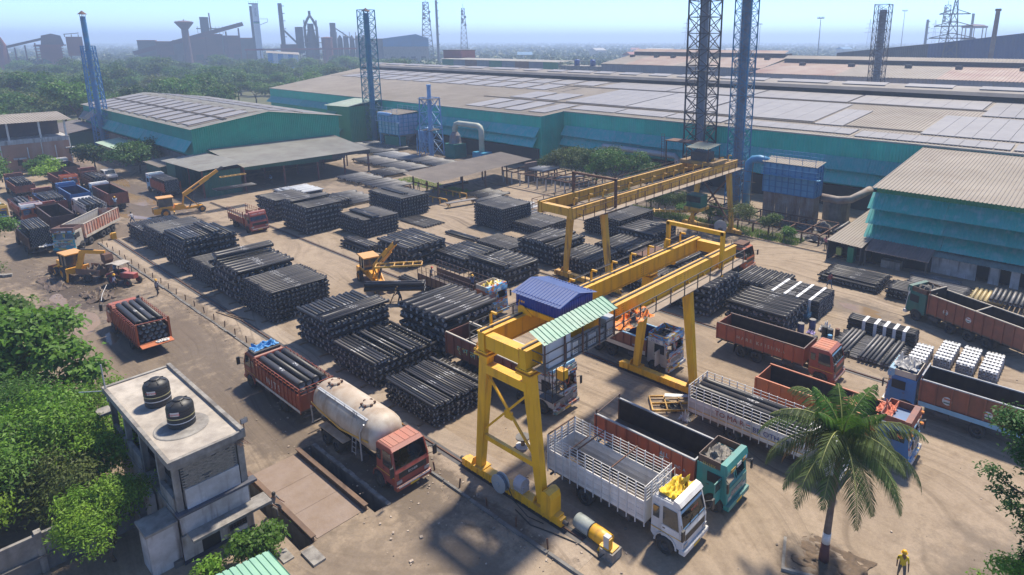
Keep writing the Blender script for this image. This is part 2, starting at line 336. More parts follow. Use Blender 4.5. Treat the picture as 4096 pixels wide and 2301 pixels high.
# weighbridge
wb = empty('weighbridge', (-33.4,14.5,0), 0, 'long steel weighbridge deck between two beams beside the concrete building', 'weighbridge')
m_deck = M('weighbridge_deck', (.20,.14,.095), (.245,.185,.145), .9, .6, space='World', streak=(.17,.12,.09), samt=.3, bump=.3)
for k in range(3): MB().box(-4+k*2.64,-4+k*2.64+2.62,-1.32,1.42,-.05,.03).build('deck_plate', m_deck, wb)
for y in (1.46,-1.68):
    mb = MB(); mb.box(-4.05,4,y,y+.26,.3,.36); mb.box(-4.05,4,y+.1,y+.16,.0,.3); mb.box(-4.05,4,y,y+.26,-.02,.03); mb.build('side_beam', M('beam_brown',(.17,.105,.065),(.11,.07,.05),1,.8), wb)
mb = MB()
for (a,b_,c,d) in PITS:
    a += 33.4; b_ += 33.4; c -= 14.5; d -= 14.5
    mb.poly([(a,c,-1.3),(b_,c,-1.3),(b_,d,-1.3),(a,d,-1.3)]); mb.poly([(a,d,-1.3),(b_,d,-1.3),(b_,d,0),(a,d,0)]); mb.poly([(b_,c,-1.3),(b_,d,-1.3),(b_,d,0),(b_,c,0)]); mb.poly([(a,c,-1.3),(a,d,-1.3),(a,d,0),(a,c,0)]); mb.poly([(a,c,-1.3),(b_,c,-1.3),(b_,c,0),(a,c,0)])
mb.build('pit', m_concdk, wb)
x = -4.1
while x < 4.4:
    l = random.uniform(.3,.5); MB().box(x,x+l-.03,2.57,2.57+random.uniform(.2,.26),0,random.uniform(.05,.09)).build('kerb_stone', m_conc, wb); x += l
mb = MB(); mb.box(4.25,5.6,-2.4,-1.75,0,.12); mb.box(3.3,4.25,-3.3,-2.75,0,.08); mb.build('step', m_conc, wb)
# haze
def build_haze():
    x0, x1, y0, y1 = -10500, 5500, -3500, 13500
    o = MB().box(x0, x1, y0, y1, -1.4, 74).build('haze', []); tag(o, 'thin blue industrial haze over the plain', 'haze', kind='stuff')
    m = bpy.data.materials.new('haze_air'); m.use_nodes = True; n = m.node_tree.nodes; n.clear()
    pv = n.new('ShaderNodeVolumePrincipled'); pv.inputs['Color'].default_value = (.58,.74,1,1); pv.inputs['Density'].default_value = HAZE; pv.inputs['Anisotropy'].default_value = .2
    out = n.new('ShaderNodeOutputMaterial'); m.node_tree.links.new(pv.outputs[0], out.inputs['Volume']); o.data.materials.append(m)
HAZE = .00065
build_haze()
# ================================================================ BUILDINGS
def solar(parent, f, x0, x1, y0, y1, cols=1, gap=.15, strips=2):
    """tilted arrays lying on a roof; f(x,y) gives the roof height"""
    wcol = (x1-x0)/cols
    for i in range(cols):
        a, b = x0+i*wcol+gap, x0+(i+1)*wcol-gap
        mb = MB(); k = strips
        for j in range(k):
            p, q = a+(b-a)*j/k+.03, a+(b-a)*(j+1)/k-.03
            mb.hexa([(p,y0,f(p,y0)+.12),(q,y0,f(q,y0)+.12),(q,y1,f(q,y1)+.12),(p,y1,f(p,y1)+.12),(p,y0,f(p,y0)+.22),(q,y0,f(q,y0)+.22),(q,y1,f(q,y1)+.22),(p,y1,f(p,y1)+.22)])
        mb.build('solar_array', m_solar, parent)
def awn(parent, x0, x1, ya, za, yb, zb, m, bay=9.0, name='awning_sheet'):
    """a row of sloping ribbed sheets hung along a wall that runs in x"""
    n = max(1, round((x1-x0)/bay)); st = (x1-x0)/n
    for i in range(n):
        a, b = x0+i*st, x0+(i+1)*st-.04; dz = random.uniform(-.06,.06); dy = random.uniform(-.08,.08)
        MB().corr((a,yb+dy,zb+dz),(b,yb+dy,zb+dz),(b,ya,za),(a,ya,za),.38,.06).build(name, m, parent)
# ---- main shed
ms = empty('main_shed', (-90,100,0), 0, 'huge teal walled shed with solar panels across its dusty roof', 'factory shed'); O = Vector((-90,100,0))
def part(mb, name, mats, parent, o=O):
    mb.v = [(x-o.x, y-o.y, z-o.z) for x, y, z in mb.v]; return mb.build(name, mats, parent)
rf = lambda x, y: 10.5+.07*(y-97)
part(MB().corr((-92.5,97,10.5),(-215.8,97,10.5),(-249,150,14.2),(-92.5,150,14.2),.55,-.09), 'roof', m_roof, ms)
part(MB().corr((34,104,11.0),(-92.5,104,11.0),(-92.5,150,14.2),(34,150,14.2),.55,-.09), 'roof', m_roof, ms)
part(MB().poly([(-249,160,14.2),(34,160,14.2),(34,205,10.8),(-230,205,10.8)]), 'roof', m_roof, ms)
for a, b, y, z in ((-215.8,-92.5,97,10.5),(-92.5,34,104,11.0)):
    n = 6
    for i in range(n):
        p, q = a+(b-a)*i/n, a+(b-a)*(i+1)/n
        part(MB().corr((p,y,0),(q,y,0),(q,y,z),(p,y,z),.45,.06), 'wall_sheet', m_teal, ms)
    part(MB().box(a,b,y-.25,y+.1,z-.12,z+.1), 'eave_gutter', m_roofgrey, ms)
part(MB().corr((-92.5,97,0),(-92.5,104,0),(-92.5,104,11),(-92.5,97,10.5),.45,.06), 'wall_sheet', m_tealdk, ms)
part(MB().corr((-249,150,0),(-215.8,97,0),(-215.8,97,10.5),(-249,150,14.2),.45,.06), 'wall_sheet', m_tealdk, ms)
# ridge monitor
mb = MB(); n = 40
prof = [(149.9,14.15),(149.9,15.1),(148.8,15.2),(149.4,15.9),(151.5,16.5),(154.5,16.7),(158,16.3),(160,15),(160.4,14)]
for i in range(len(prof)-1):
    (ya,za),(yb,zb) = prof[i], prof[i+1]; mb.mat(1 if i in (0,1) else 0); mb.poly([(-246,ya,za),(34,ya,za),(34,yb,zb),(-246,yb,zb)])
part(mb, 'ridge_ventilator', [M('ridge_sheet',(.25,.225,.2),(.18,.16,.145),.2,.75), m_dark], ms)
x = -240
while x < 34:
    l = random.choice((6,9,9,12)); part(MB().hexa([(x,150.6,16.35),(x+l,150.6,16.35),(x+l,154,16.75),(x,154,16.75),(x,150.6,16.45),(x+l,150.6,16.45),(x+l,154,16.85),(x,154,16.85)]), 'solar_array', m_solar, ms); x += l+random.uniform(1.5,5)
frl = lambda x, y: rf(x+O.x, y+O.y)
def sol(x0,x1,y0,y1,cols,gap=.2,strips=2): solar(ms, frl, x0-O.x, x1-O.x, y0-O.y, y1-O.y, cols, gap, strips)
sol(-232,-112,139.3,147.8,13,.9); sol(-226,-120,128.2,137.6,12,1.0)
sol(-110,-66,137.6,148,2,.25,6); sol(-66,-44,137.6,148,1,.25,6); sol(-44,-20,137.6,148,1,.25,7); sol(-19.6,20,131.5,147,2,.25,8)
sol(-121,-101,100,111.4,3,.7); sol(-121,-103,114.6,124.5,2,.8); sol(-101,-66,114.2,135.8,2,.2,5); sol(-65.6,-42,114.2,135.2,1,.2,6); sol(-41.6,-36.4,112.6,129,1,.15,2); sol(-24.5,14,111.4,129.5,2,.2,8)
sol(-99.5,-94,100,111.2,1,.3); sol(-93,-56,106.4,111.2,3,.25,8); sol(-55.6,-33,106.2,110.6,1,.2,8); sol(-32.6,10,105.2,109.6,2,.2,10)
mb = MB()
for y in (112.7,136.7):
    for k in (0,.5): mb.hexa([(-128,y+k,rf(0,y+k)+.06),(34,y+k,rf(0,y+k)+.06),(34,y+k+.25,rf(0,y+k)+.08),(-128,y+k+.25,rf(0,y+k)+.08),(-128,y+k,rf(0,y+k)+.2),(34,y+k,rf(0,y+k)+.2),(34,y+k+.25,rf(0,y+k)+.2),(-128,y+k+.25,rf(0,y+k)+.2)])
for i in range(26):
    x = -232+i*4.7; mb.hexa([(x,128,rf(0,128)+.05),(x+.9,128,rf(0,128)+.05),(x+.9,148,rf(0,148)+.05),(x,148,rf(0,148)+.05),(x,128,rf(0,128)+.11),(x+.9,128,rf(0,128)+.11),(x+.9,148,rf(0,148)+.11),(x,148,rf(0,148)+.11)])
part(mb, 'roof_walkway', m_trunking, ms)
awn(ms, -215-O.x, -172-O.x, -3.1, 8.0, -5.0, 6.3, m_aqua, 7); awn(ms, -138-O.x, -92.8-O.x, -3.1, 8.1, -4.7, 6.2, m_aqua, 7); awn(ms, -138-O.x, -93-O.x, -3.6, 6.2, -5.1, 4.2, m_aqua, 7)
awn(ms, -92-O.x, -22-O.x, 3.9, 8.0, 2.4, 6.0, m_aqua, 7); awn(ms, -92-O.x, -22-O.x, 3.4, 6.0, 2.0, 4.0, m_aqua, 7)
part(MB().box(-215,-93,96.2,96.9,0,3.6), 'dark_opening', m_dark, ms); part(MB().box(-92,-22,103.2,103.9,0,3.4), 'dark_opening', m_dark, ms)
# ---- green tower block in front of the main shed
tb = empty('green_annex', (-157.5,95,0), 0, 'tall green sheet annex with pale roof and hooded louvres against the big shed', 'annex')
for a,b_,c,d in (((-5.5,-7),(5.5,-7),0,9.2),((5.5,-7),(5.5,2),0,9.2),((-5.5,2),(-5.5,-7),0,9.2)):
    MB().corr((*a,0),(*b_,0),(*b_,d),(*a,d),.5,.05).build('wall_sheet', m_green, tb)
MB().corr((6.0,-7.6,9.3),(-6.0,-7.6,9.0),(-6.0,2,10.3),(6.0,2,10.6),.5,-.06).build('roof', M('annex_roof',(.34,.42,.34),(.27,.33,.27),.4,.6), tb)
for z,s in ((7.6,3.4),(5.4,3.2),(3.3,5)): MB().corr((-5.3,-8.6,z-1.4),(-5.3+s*1.4,-8.6,z-1.4),(-5.3+s*1.4,-7.05,z),(-5.3,-7.05,z),.5,.05).build('hood', M('hood_green',(.12,.3,.2),(.1,.24,.16),.6,.6), tb)
MB().box(-4,0,-7.2,-6.9,.2,2.6).build('doorway', m_dark, tb)
# ---- green gabled shed
gs = empty('gabled_shed', (-168,58,0), 0, 'green gabled shed with rows of solar panels on a dark striped roof', 'shed'); O2 = Vector((-168,58,0))
X0,X1,Y0,Y1,ZE,ZR = -205,-131.5,43.8,73.4,9.9,12.0
gh = lambda x, y: ZR-(ZR-ZE)*abs(y)/14.6
p2 = lambda mb, nme, m: part(mb, nme, m, gs, O2)
p2(MB().corr((X1+.7,Y0-.5,ZE-.07),(X0,Y0-.5,ZE-.07),(X0,58,ZR),(X1+.7,58,ZR),.5,-.08),'roof',m_roofgrey); p2(MB().corr((X0,Y1+.5,ZE-.07),(X1+.7,Y1+.5,ZE-.07),(X1+.7,58,ZR),(X0,58,ZR),.5,-.08),'roof',m_roofgrey)
mb = MB(); n = 74
for i in range(n):
    for t,up in ((i/n,0),((i+.6)/n,0),((i+.7)/n,.06),((i+.9)/n,.06)):
        y = Y0+(Y1-Y0)*t; mb.v += [(X1+up,y,3.6),(X1+up,y,gh(0,y-58))]
for i in range(4*n-1): mb.f.append((2*i,2*i+2,2*i+3,2*i+1)); mb.m.append(0)
p2(mb,'gable_wall',M('gable_green',(.0,.31,.20),(.0,.26,.17),.3,.5,streak=(.02,.2,.14),samt=.3))
for i in range(5):
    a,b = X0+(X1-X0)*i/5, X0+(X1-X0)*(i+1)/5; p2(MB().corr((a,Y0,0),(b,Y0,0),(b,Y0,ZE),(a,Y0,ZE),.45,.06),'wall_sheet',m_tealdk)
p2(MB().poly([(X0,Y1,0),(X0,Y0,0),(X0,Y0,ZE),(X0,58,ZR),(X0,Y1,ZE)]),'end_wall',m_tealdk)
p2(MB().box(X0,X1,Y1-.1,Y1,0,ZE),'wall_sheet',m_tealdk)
awn(gs, -24, 36.2, -14.25, 7.5, -15.7, 5.6, m_aqua, 8.5)
awn(gs, -37, -24.4, -14.25, 8.2, -15.6, 6.4, M('grey_awning',(.22,.25,.27),(.17,.2,.22),1,.6), 6)
p2(MB().box(X0+.5,X1-.3,Y0-.5,Y0-.12,0,4.6),'plinth',m_concdk)
for sgn in (-1,1):
    for i in range(12):
        x = -34+i*5.75
        for (a,b) in ((2.2,7.2),(8.0,13.4)):
            y0,y1 = (sgn*b, sgn*a) if sgn < 0 else (a,b)
            solar(gs, gh, x, x+4.0, y0, y1, 1, .1, 2)
mb = MB()
for sgn in (-1,1):
    for k in (0,.5): y = sgn*(7.45+k); z = gh(0,y); mb.box(-36,35.5,y-.1,y+.1,z+.05,z+.28)
    for i in range(12):
        x = -30.0+i*5.75; mb.hexa([(x,sgn*13.8,gh(0,13.8)+.02),(x+1.4,sgn*13.8,gh(0,13.8)+.02),(x+1.4,sgn*.8,gh(0,.8)+.02),(x,sgn*.8,gh(0,.8)+.02),(x,sgn*13.8,gh(0,13.8)+.1),(x+1.4,sgn*13.8,gh(0,13.8)+.1),(x+1.4,sgn*.8,gh(0,.8)+.1),(x,sgn*.8,gh(0,.8)+.1)])
mb.build('roof_walkway', m_trunking, gs)
# open canopy on its gable side
cn = empty('pipe_canopy', (-122,58,0), 0, 'low grey corrugated canopy on red posts along the green gable end', 'canopy')
MB().corr((7.6,-12.5,4.55),(6.6,12.8,4.45),(-10.2,14,5.7),(-9.4,-12,5.75),.36,.07).build('roof', m_roofgrey, cn)
m_redst = M('red_oxide_steel',(.16,.05,.04),(.10,.04,.035),2,.7)
for y in (-12,-5,1.5,7,12.3):
    MB().box(6.2,6.45,y-.12,y+.12,0,4.42).build('post', m_redst, cn); MB().box(-2,-1.8,y-.1,y+.1,0,5.0).build('post', m_redst, cn)
MB().box(6.25,6.4,-12.4,12.6,4.2,4.42).build('edge_beam', m_redst, cn)
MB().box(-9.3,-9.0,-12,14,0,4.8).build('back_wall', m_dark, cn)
for i in range(9): MB().corr((6.5,-12+i*2.75,3.7+random.uniform(-.3,.2)),(6.5,-12+(i+1)*2.75,3.7+random.uniform(-.3,.2)),(6.5,-12+(i+1)*2.75,4.42),(6.5,-12+i*2.75,4.42),.36,.05).build('fascia_sheet', m_dkgreen if i<6 else m_steel, cn)
# green huts left of the canopy
hu = empty('green_hut', (-125.5,42.5,0), 0, 'dark green sheet hut with a pale sloping roof behind the raised yellow jib', 'hut')
for a,b_ in (((-6,-3.6),(-1.6,-3.6)),((-1.6,-3.6),(-1.6,3)),((9.5,3),(9.5,-3)),): MB().corr((*a,0),(*b_,0),(*b_,4.3),(*a,4.3),.5,.05).build('wall_sheet', m_dkgreen, hu)
MB().corr((11.5,-4.2,5.0),(-6.6,-4.2,4.6),(-6.6,3.4,5.1),(11.5,3.4,5.4),.36,-.06).build('roof', m_roofgrey, hu)
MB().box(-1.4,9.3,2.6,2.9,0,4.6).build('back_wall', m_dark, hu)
for x in (3.5,9.6): MB().box(x-.1,x+.1,-3.3,-3.1,0,4.7).build('post', m_redst, hu)
h2 = empty('low_green_shed', (-139,41.5,0), 0, 'low lean-to with brown flat roof between bush and green hut', 'lean-to')
MB().box(-4,4,-2.6,2.2,0,3.0).build('wall', m_dkgreen, h2); MB().corr((4.6,-3,3.05),(-4.4,-3,3.05),(-4.4,2.2,3.5),(4.6,2.2,3.5),.36,-.05).build('roof', m_roof, h2)
h3 = empty('pale_roof_shed', (-166,40.5,0), 0, 'long low shed with pale mint roof at the foot of the leaning blue chimney', 'lean-to')
MB().box(-9,8,-1.6,3,0,3.4).build('wall', m_concdk, h3); MB().corr((8.4,-2,3.5),(-9.4,-2,3.5),(-9.4,3,4.1),(8.4,3,4.1),.5,-.05).build('roof', M('mint_sheet',(.42,.55,.42),(.34,.46,.36),.4,.6), h3)
h4 = empty('grey_roof_shed', (-199,40,0), 0, 'small dark shed with curved grey roof behind the blue chimney', 'lean-to')
MB().box(-10,9,-3,3,0,4.4).build('wall', m_dkgreen, h4); MB().corr((10,-3.8,4.4),(-11,-3.8,4.4),(-11,3,5.6),(10,3,5.6),.5,-.05).build('roof', M('mauve_roof',(.20,.18,.18),(.15,.13,.13),.4,.7), h4)
# ---- low pipe roof in the middle
mr = empty('pipe_shelter', (-88,74,0), 0, 'long low brown roofed pipe shelter left of the round green bushes', 'shelter')
MB().corr((4.9,-11.8,3.5),(3.4,12,3.9),(-6.4,13,4.1),(-4.2,-11.6,3.9),.36,.06).build('roof', M('brown_roof_sheet',(.27,.225,.18),(.2,.165,.135),.25,.75), mr)
for i in range(5):
    y = -10+i*5.2
    for x in (-3.6,3.2): MB().box(x-.1,x+.1,y-.1,y+.1,0,3.5).build('post', m_rust, mr)
MB().bar((-4,-10,2.2),(3.2,-6,.4),.18).build('brace', m_rust, mr)
MB().box(3.9,4.4,9.5,12.4,0,3.6).build('end_wall', M('red_brick_wall',(.2,.14,.11),(.14,.1,.09),2,.9), mr)
# ---- near right shed with three tiers of teal awnings
ns = empty('tiered_shed', (-5,81,0), 0, 'teal shed at right with three tiers of weathered sloping awnings', 'factory shed')
MB().corr((36,-.6,8.75),(-17,-.6,8.75),(-17,25,10.9),(36,25,10.9),.42,-.07).build('roof', m_roof, ns)
MB().corr((-16.8,1,0),(36,1,0),(36,1,8.7),(-16.8,1,8.7),.42,.06).build('wall_sheet', m_teal, ns)
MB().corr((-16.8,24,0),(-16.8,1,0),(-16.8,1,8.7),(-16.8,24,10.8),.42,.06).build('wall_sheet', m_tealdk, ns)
MB().corr((-16.8,.9,7.75),(36,.9,7.75),(36,.72,8.7),(-16.8,.72,8.7),.42,.04).build('fascia_sheet', m_green, ns)
for (za,zb,yb) in ((7.9,6.25,-.9),(6.3,4.45,-1.1),(4.5,2.75,-1.3)): awn(ns, -17.2, 33, .85, za, yb, zb, M('worn_teal_awning',(.015,.33,.28),(.06,.33,.31),.45,.5,streak=(.2,.38,.38),samt=.85,sscale=1.3,orand=1,ovar=.1), 8)
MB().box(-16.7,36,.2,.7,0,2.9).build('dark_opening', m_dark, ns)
# white washed sheds under it
lw = empty('whitewashed_block', (-8.5,78.6,0), 0, 'stained whitewashed block with doorways under the teal awnings', 'outbuilding')
for a,b_ in ((-6.4,-1.6),(-.4,.6),(1.6,2.4),(3.4,4.2),(5.2,14)): MB().box(a,b_,1.2,1.5,0,2.1).build('wall', m_plaster, lw)
for a,b_ in ((-1.6,-.4),(.6,1.6),(2.4,3.4),(4.2,5.2)): MB().box(a,b_,2.2,2.3,0,2.1).build('doorway', m_dark, lw)
MB().box(4.25,5.15,1.0,1.1,0,1.9).build('door', M('pale_blue_door',(.35,.45,.52),None,1,.5), lw); MB().box(4.3,5.1,.98,1.0,1.4,1.85).build('notice_board', M('sign_yellow',(.6,.36,.05),None,1,.5), lw)
MB().corr((14,.2,2.15),(-6.2,.2,2.15),(-6.2,2.2,2.75),(14,2.2,2.75),.36,-.05).build('roof', M('mossy_sheet',(.16,.22,.20),(.11,.14,.13),.7,.7), lw)
l2 = empty('dark_lean_to', (-18.5,78,0), 0, 'open dark lean-to with brown corrugated roof below the teal awnings', 'lean-to')
MB().corr((4.2,-1.2,1.9),(-2.6,-1.2,1.95),(-2.6,1.9,2.75),(4.2,1.9,2.75),.33,-.06).build('roof', M('brown_corrugated',(.2,.15,.13),(.13,.1,.09),.7,.75), l2)
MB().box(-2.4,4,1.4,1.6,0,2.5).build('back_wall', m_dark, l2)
for x in (-2.5,4.0): MB().box(x-.08,x+.08,-1.1,-.9,0,1.95).build('post', m_steel, l2)
MB().box(-.9,1.2,-.2,.8,0,.9).build('concrete_tub', m_conc, l2)
l3 = empty('slatted_roof_hut', (-23.2,79.5,0), 0, 'long low hut with grey slatted roof at the left end of the teal shed', 'lean-to')
MB().corr((2.0,-3.4,2.35),(-2.2,-3.2,2.5),(-1.2,12,3.9),(2.5,12,3.9),.33,.05).build('roof', m_roof, l3)
for a,b_,c in ((-2.1,-2.0,m_steel),(1.7,1.8,m_steel)): MB().box(a,b_,-3,11,0,2.3).build('wall', c, l3)
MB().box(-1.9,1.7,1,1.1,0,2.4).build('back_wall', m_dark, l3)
MB().box(.2,.9,-2.6,-1.4,0,1.9).build('machine_cabinet', m_green, l3); MB().box(-1.2,-.6,-2.4,-1.9,.6,1.5).build('machine_box', M('lime_box',(.3,.36,.08),None,1,.6), l3)
# ---- concrete office building, bottom left
ob = empty('concrete_office', (-38.1,9.7,0), 0, 'two storey unplastered concrete building carrying two black water tanks', 'building')
bp = lambda mb, nme, m: mb.build(nme, m, ob)
bp(MB().box(-5.3,5.3,-1.75,1.7,5.75,5.98),'roof_slab',m_slab)
for a,b_,c,d,nme in ((-5.45,5.45,1.55,1.75,'parapet'),(-5.45,5.45,-1.9,-1.72,'parapet'),(5.25,5.45,-1.72,1.55,'parapet'),(-5.45,-5.25,-1.72,1.55,'parapet')):
    bp(MB().box(a,b_,c,d,5.7,6.16 if c>1.5 else 6.06),nme,m_conc)
for x in (-5.2,-2.6,.1,2.7,5.05): bp(MB().box(x-.12,x+.12,-1.7,-1.42,2.9,5.75),'column',m_conc); 
for x in (-5.2,5.05): bp(MB().box(x-.14,x+.16,1.35,1.66,0,5.75),'column',m_conc)
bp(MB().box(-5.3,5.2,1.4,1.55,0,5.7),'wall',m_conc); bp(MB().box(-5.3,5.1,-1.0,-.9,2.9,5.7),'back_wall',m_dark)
bp(MB().box(-5.3,5.3,-1.8,1.7,2.75,2.95),'floor_slab',m_conc)
bp(MB().box(-5.3,5.05,-1.6,1.4,0,2.75),'ground_storey',m_plaster)
for a,b_ in ((-5,-2.8),(-2.4,0),(2.9,4.9)): bp(MB().box(a,b_,-1.75,-1.55,2.95,3.7),'parapet_wall',m_conc)
# +X face: brick panel between concrete frame, plastered band, ledges, canopy
bp(MB().box(5.06,5.14,-1.35,1.3,3.1,5.45),'brick_backing',m_concdk)
bp(MB().box(5.03,5.30,-1.75,1.7,5.42,5.74),'beam',m_conc); bp(MB().box(5.1,5.27,-1.3,1.28,3.0,4.15),'plaster_band',m_plaster)
bp(MB().box(5.0,5.5,-1.85,2.0,2.9,3.03),'ledge',M('navy_ledge',(.05,.055,.08),(.1,.1,.11),2,.8)); bp(MB().box(5.06,5.22,-1.7,1.6,1.75,2.9),'wall',m_plaster)
bp(MB().box(5.06,6.1,-1.5,2.4,1.6,1.75),'door_canopy',m_conc)
bp(MB().box(5.06,5.2,-1.75,-.9,0,1.6),'wall',m_plaster); bp(MB().box(5.06,5.2,.0,.45,0,1.6),'wall',m_plaster); bp(MB().box(5.06,5.2,1.5,1.7,0,1.6),'wall',m_plaster); bp(MB().box(5.06,5.2,.45,1.5,0,.5),'wall',m_plaster)
bp(MB().box(5.06,5.1,-.9,0,0,1.6),'doorway',m_dark); bp(MB().box(5.07,5.11,.45,1.5,.5,1.6),'window',m_dark)
mb = MB()
for i in range(7): mb.box(5.13,5.15,.5+i*.15,.52+i*.15,.5,1.6)
for i in range(6): mb.box(5.15,5.17,.45,1.5,.6+i*.17,.62+i*.17)
bp(mb,'window_grille',m_steel)
bp(MB().box(5.2,5.23,-1.8,1.7,0,.22),'skirting',M('navy_paint',(.03,.035,.06),None,1,.7))
bk = MB().box(-.05,.05,-.105,.105,-.032,.032).mesh('brick', m_brick); k = 0
for r in range(16):
    for c in range(12):
        y = -1.24+c*.222+(.11 if r%2 else 0); z = 4.2+r*.0755
        if y > 1.2 or z > 5.4: continue
        if random.random() < .03: continue
        link('brick', bk, ob, (5.17+random.uniform(-.012,.018), y, z))
# rebar stubs
mb = MB()
for i in range(9): mb.bar((5.3,1.2+i*.05,5.5+.02*i),(5.75+random.uniform(0,.15),1.3+i*.06,5.5+random.uniform(-.1,.1)),.015)
bp(mb,'rebar',m_rust)
bp(MB().box(-6.2,-5.2,-2.3,-1.6,4.3,4.42),'sunshade',m_conc); bp(MB().box(-5.2,5.1,-2.2,-1.8,0,.3),'plinth',m_concdk)
bp(MB().box(3.4,5.0,-3.2,-1.75,2.35,2.5),'porch_slab',m_conc); bp(MB().box(3.5,4.9,-3.1,-1.75,0,2.35),'porch_wall',m_plaster)
bp(MB().box(.4,1.4,-2.0,-1.72,0,2.2),'side_wall',m_plaster)
# water tanks
def tank(x, y, label):
    t = empty('water_tank', (x,y,5.985), 0, label, 'water tank', 'roof water tanks')
    prof = [(0,0),(.62,0)]
    for i in range(9): prof += [(.63,.03+i*.125),(.655,.06+i*.125),(.655,.11+i*.125),(.63,.14+i*.125)]
    prof += [(.63,1.2),(.56,1.32),(.3,1.45),(.24,1.46)]
    MB().lathe(prof,n=28).build('body', m_black, t, True)
    MB().lathe([(.26,1.44),(.26,1.53),(.2,1.56),(0,1.57)],n=20).build('lid', m_black, t)
    for i in range(6): a = i*math.pi/3; MB().bar((.25*math.cos(a),.25*math.sin(a),1.47),(.55*math.cos(a),.55*math.sin(a),1.35),.05,.05).build('lid_rib', m_black, t)
    MB().lathe([(.662,.62),(.664,.67)],n=28).build('band', M('tank_yellow_band',(.55,.5,.25),None,2,.6), t); MB().lathe([(.662,.36),(.664,.41)],n=28).build('band', M('tank_white_band',(.6,.62,.66),None,2,.6), t)
    a = math.atan2(-y, -x)-.45; lb = MB()
    for i in range(6):
        t0, t1 = a-.33+i*.11, a-.33+(i+1)*.11; lb.poly([(.672*math.cos(t0),.672*math.sin(t0),.85),(.672*math.cos(t1),.672*math.sin(t1),.85),(.672*math.cos(t1),.672*math.sin(t1),1.07),(.672*math.cos(t0),.672*math.sin(t0),1.07)])
    lab = lb.build('label_plate', m_white, t)
    text('Supreme', .15, M('label_red',(.5,.03,.03),None,1,.5), lab, (.685*math.cos(a),.685*math.sin(a),.96), (R(90),0,a+R(90)))
    return t
tank(-39.2, 9.45, 'black water tank at the far end of the concrete roof')
tank(-35.9, 9.55, 'black water tank on a pale round pad nearer the roof edge')
tag(MB().lathe([(0,5.98),(1.25,5.98),(1.3,6.0),(1.25,6.03),(0,6.03)],(-35.7,9.45,0),28).build('tank_pad', m_conc), 'pale round mortar pad under the nearer water tank', 'pad')
fl = empty('floodlight', (-32.75,11.45,6.1), 0, 'small floodlight on a bracket at the concrete roof corner', 'floodlight')
MB().bar((0,0,0),(0,0,.45),.04).build('bracket', m_rust, fl); MB().cbox((.05,.02,.5),.12,.34,.26).build('lamp_head', m_steel, fl); MB().cbox((.12,.02,.5),.01,.3,.22).build('lamp_glass', m_galv, fl)
pp = tag(MB().path([(-43.1,7.9,5.2),(-43.2,7.9,7.6)],.04).path([(-43.1,7.7,6.0),(-44.6,6.9,5.7)],.03).build('roof_vent_pipe', m_galv), 'white plumbing pipe standing at the back corner of the roof', 'pipe')
# gas cylinder cage behind
cg = empty('cylinder_cage', (-48.8,11.0,0), 0, 'rusty open cage of brown gas cylinders behind the concrete building', 'cage')
for x in (-1.1,1.1):
    for y in (-.9,.9): MB().box(x-.05,x+.05,y-.05,y+.05,0,2.3).build('corner_post', m_rust, cg)
for z in (1.2,2.2):
    for a,b_ in (((-1.1,-.9),(1.1,-.9)),((1.1,-.9),(1.1,.9)),((1.1,.9),(-1.1,.9)),((-1.1,.9),(-1.1,-.9))): MB().bar((*a,z),(*b_,z),.06).build('frame_rail', m_rust, cg)
MB().box(-1.1,1.1,-.93,-.9,0,1.2).build('side_panel', m_rust, cg)
mc = M('cylinder_brown',(.12,.08,.06),(.08,.05,.04),2,.6)
for i,(x,y) in enumerate(((-.6,-.5),(-.2,-.55),(.3,-.4),(.6,.2),(.1,.4),(-.5,.3),(.75,-.5))):
    tag(MB().lathe([(0,0),(.12,0),(.12,1.15),(.09,1.28),(.04,1.33),(.04,1.45),(0,1.46)],(-48.8+x,11.0+y,0),10).build('gas_cylinder',mc,None,True),'brown gas cylinder standing in the rusty cage behind the building','cylinder','gas cylinders in the cage')
# boundary wall
bw = empty('boundary_wall', (-37.9,3.2,0), R(90), 'black stained concrete boundary wall at the bottom left corner', 'wall')
for i in range(6):
    x = -8+i*2.0; MB().box(x,x+1.96,-.1,.1,1.0,2.15).build('wall_panel', m_conc, bw); MB().box(x,x+1.96,-.06,.16,0,.96).build('wall_base', m_concdk, bw)
    MB().box(x-.14,x+.14,-.2,.2,0,2.3).build('pier', m_conc, bw); MB().box(x,x+1.96,-.3,.12,.94,1.02).build('ledge', m_concdk, bw)
gr = empty('mint_roof', (-25.6,8.6,0), 0, 'mint green corrugated roof corner at the bottom edge', 'roof')
MB().corr((-1.6,-1.3,3.3),(-1.2,1.1,3.3),(3.5,1.1,3.3),(3.1,-1.3,3.3),.26,.05).build('roof_sheet', m_ltgreen, gr); MB().box(-1.2,3,-1,.9,0,3.1).build('wall', m_plaster, gr)
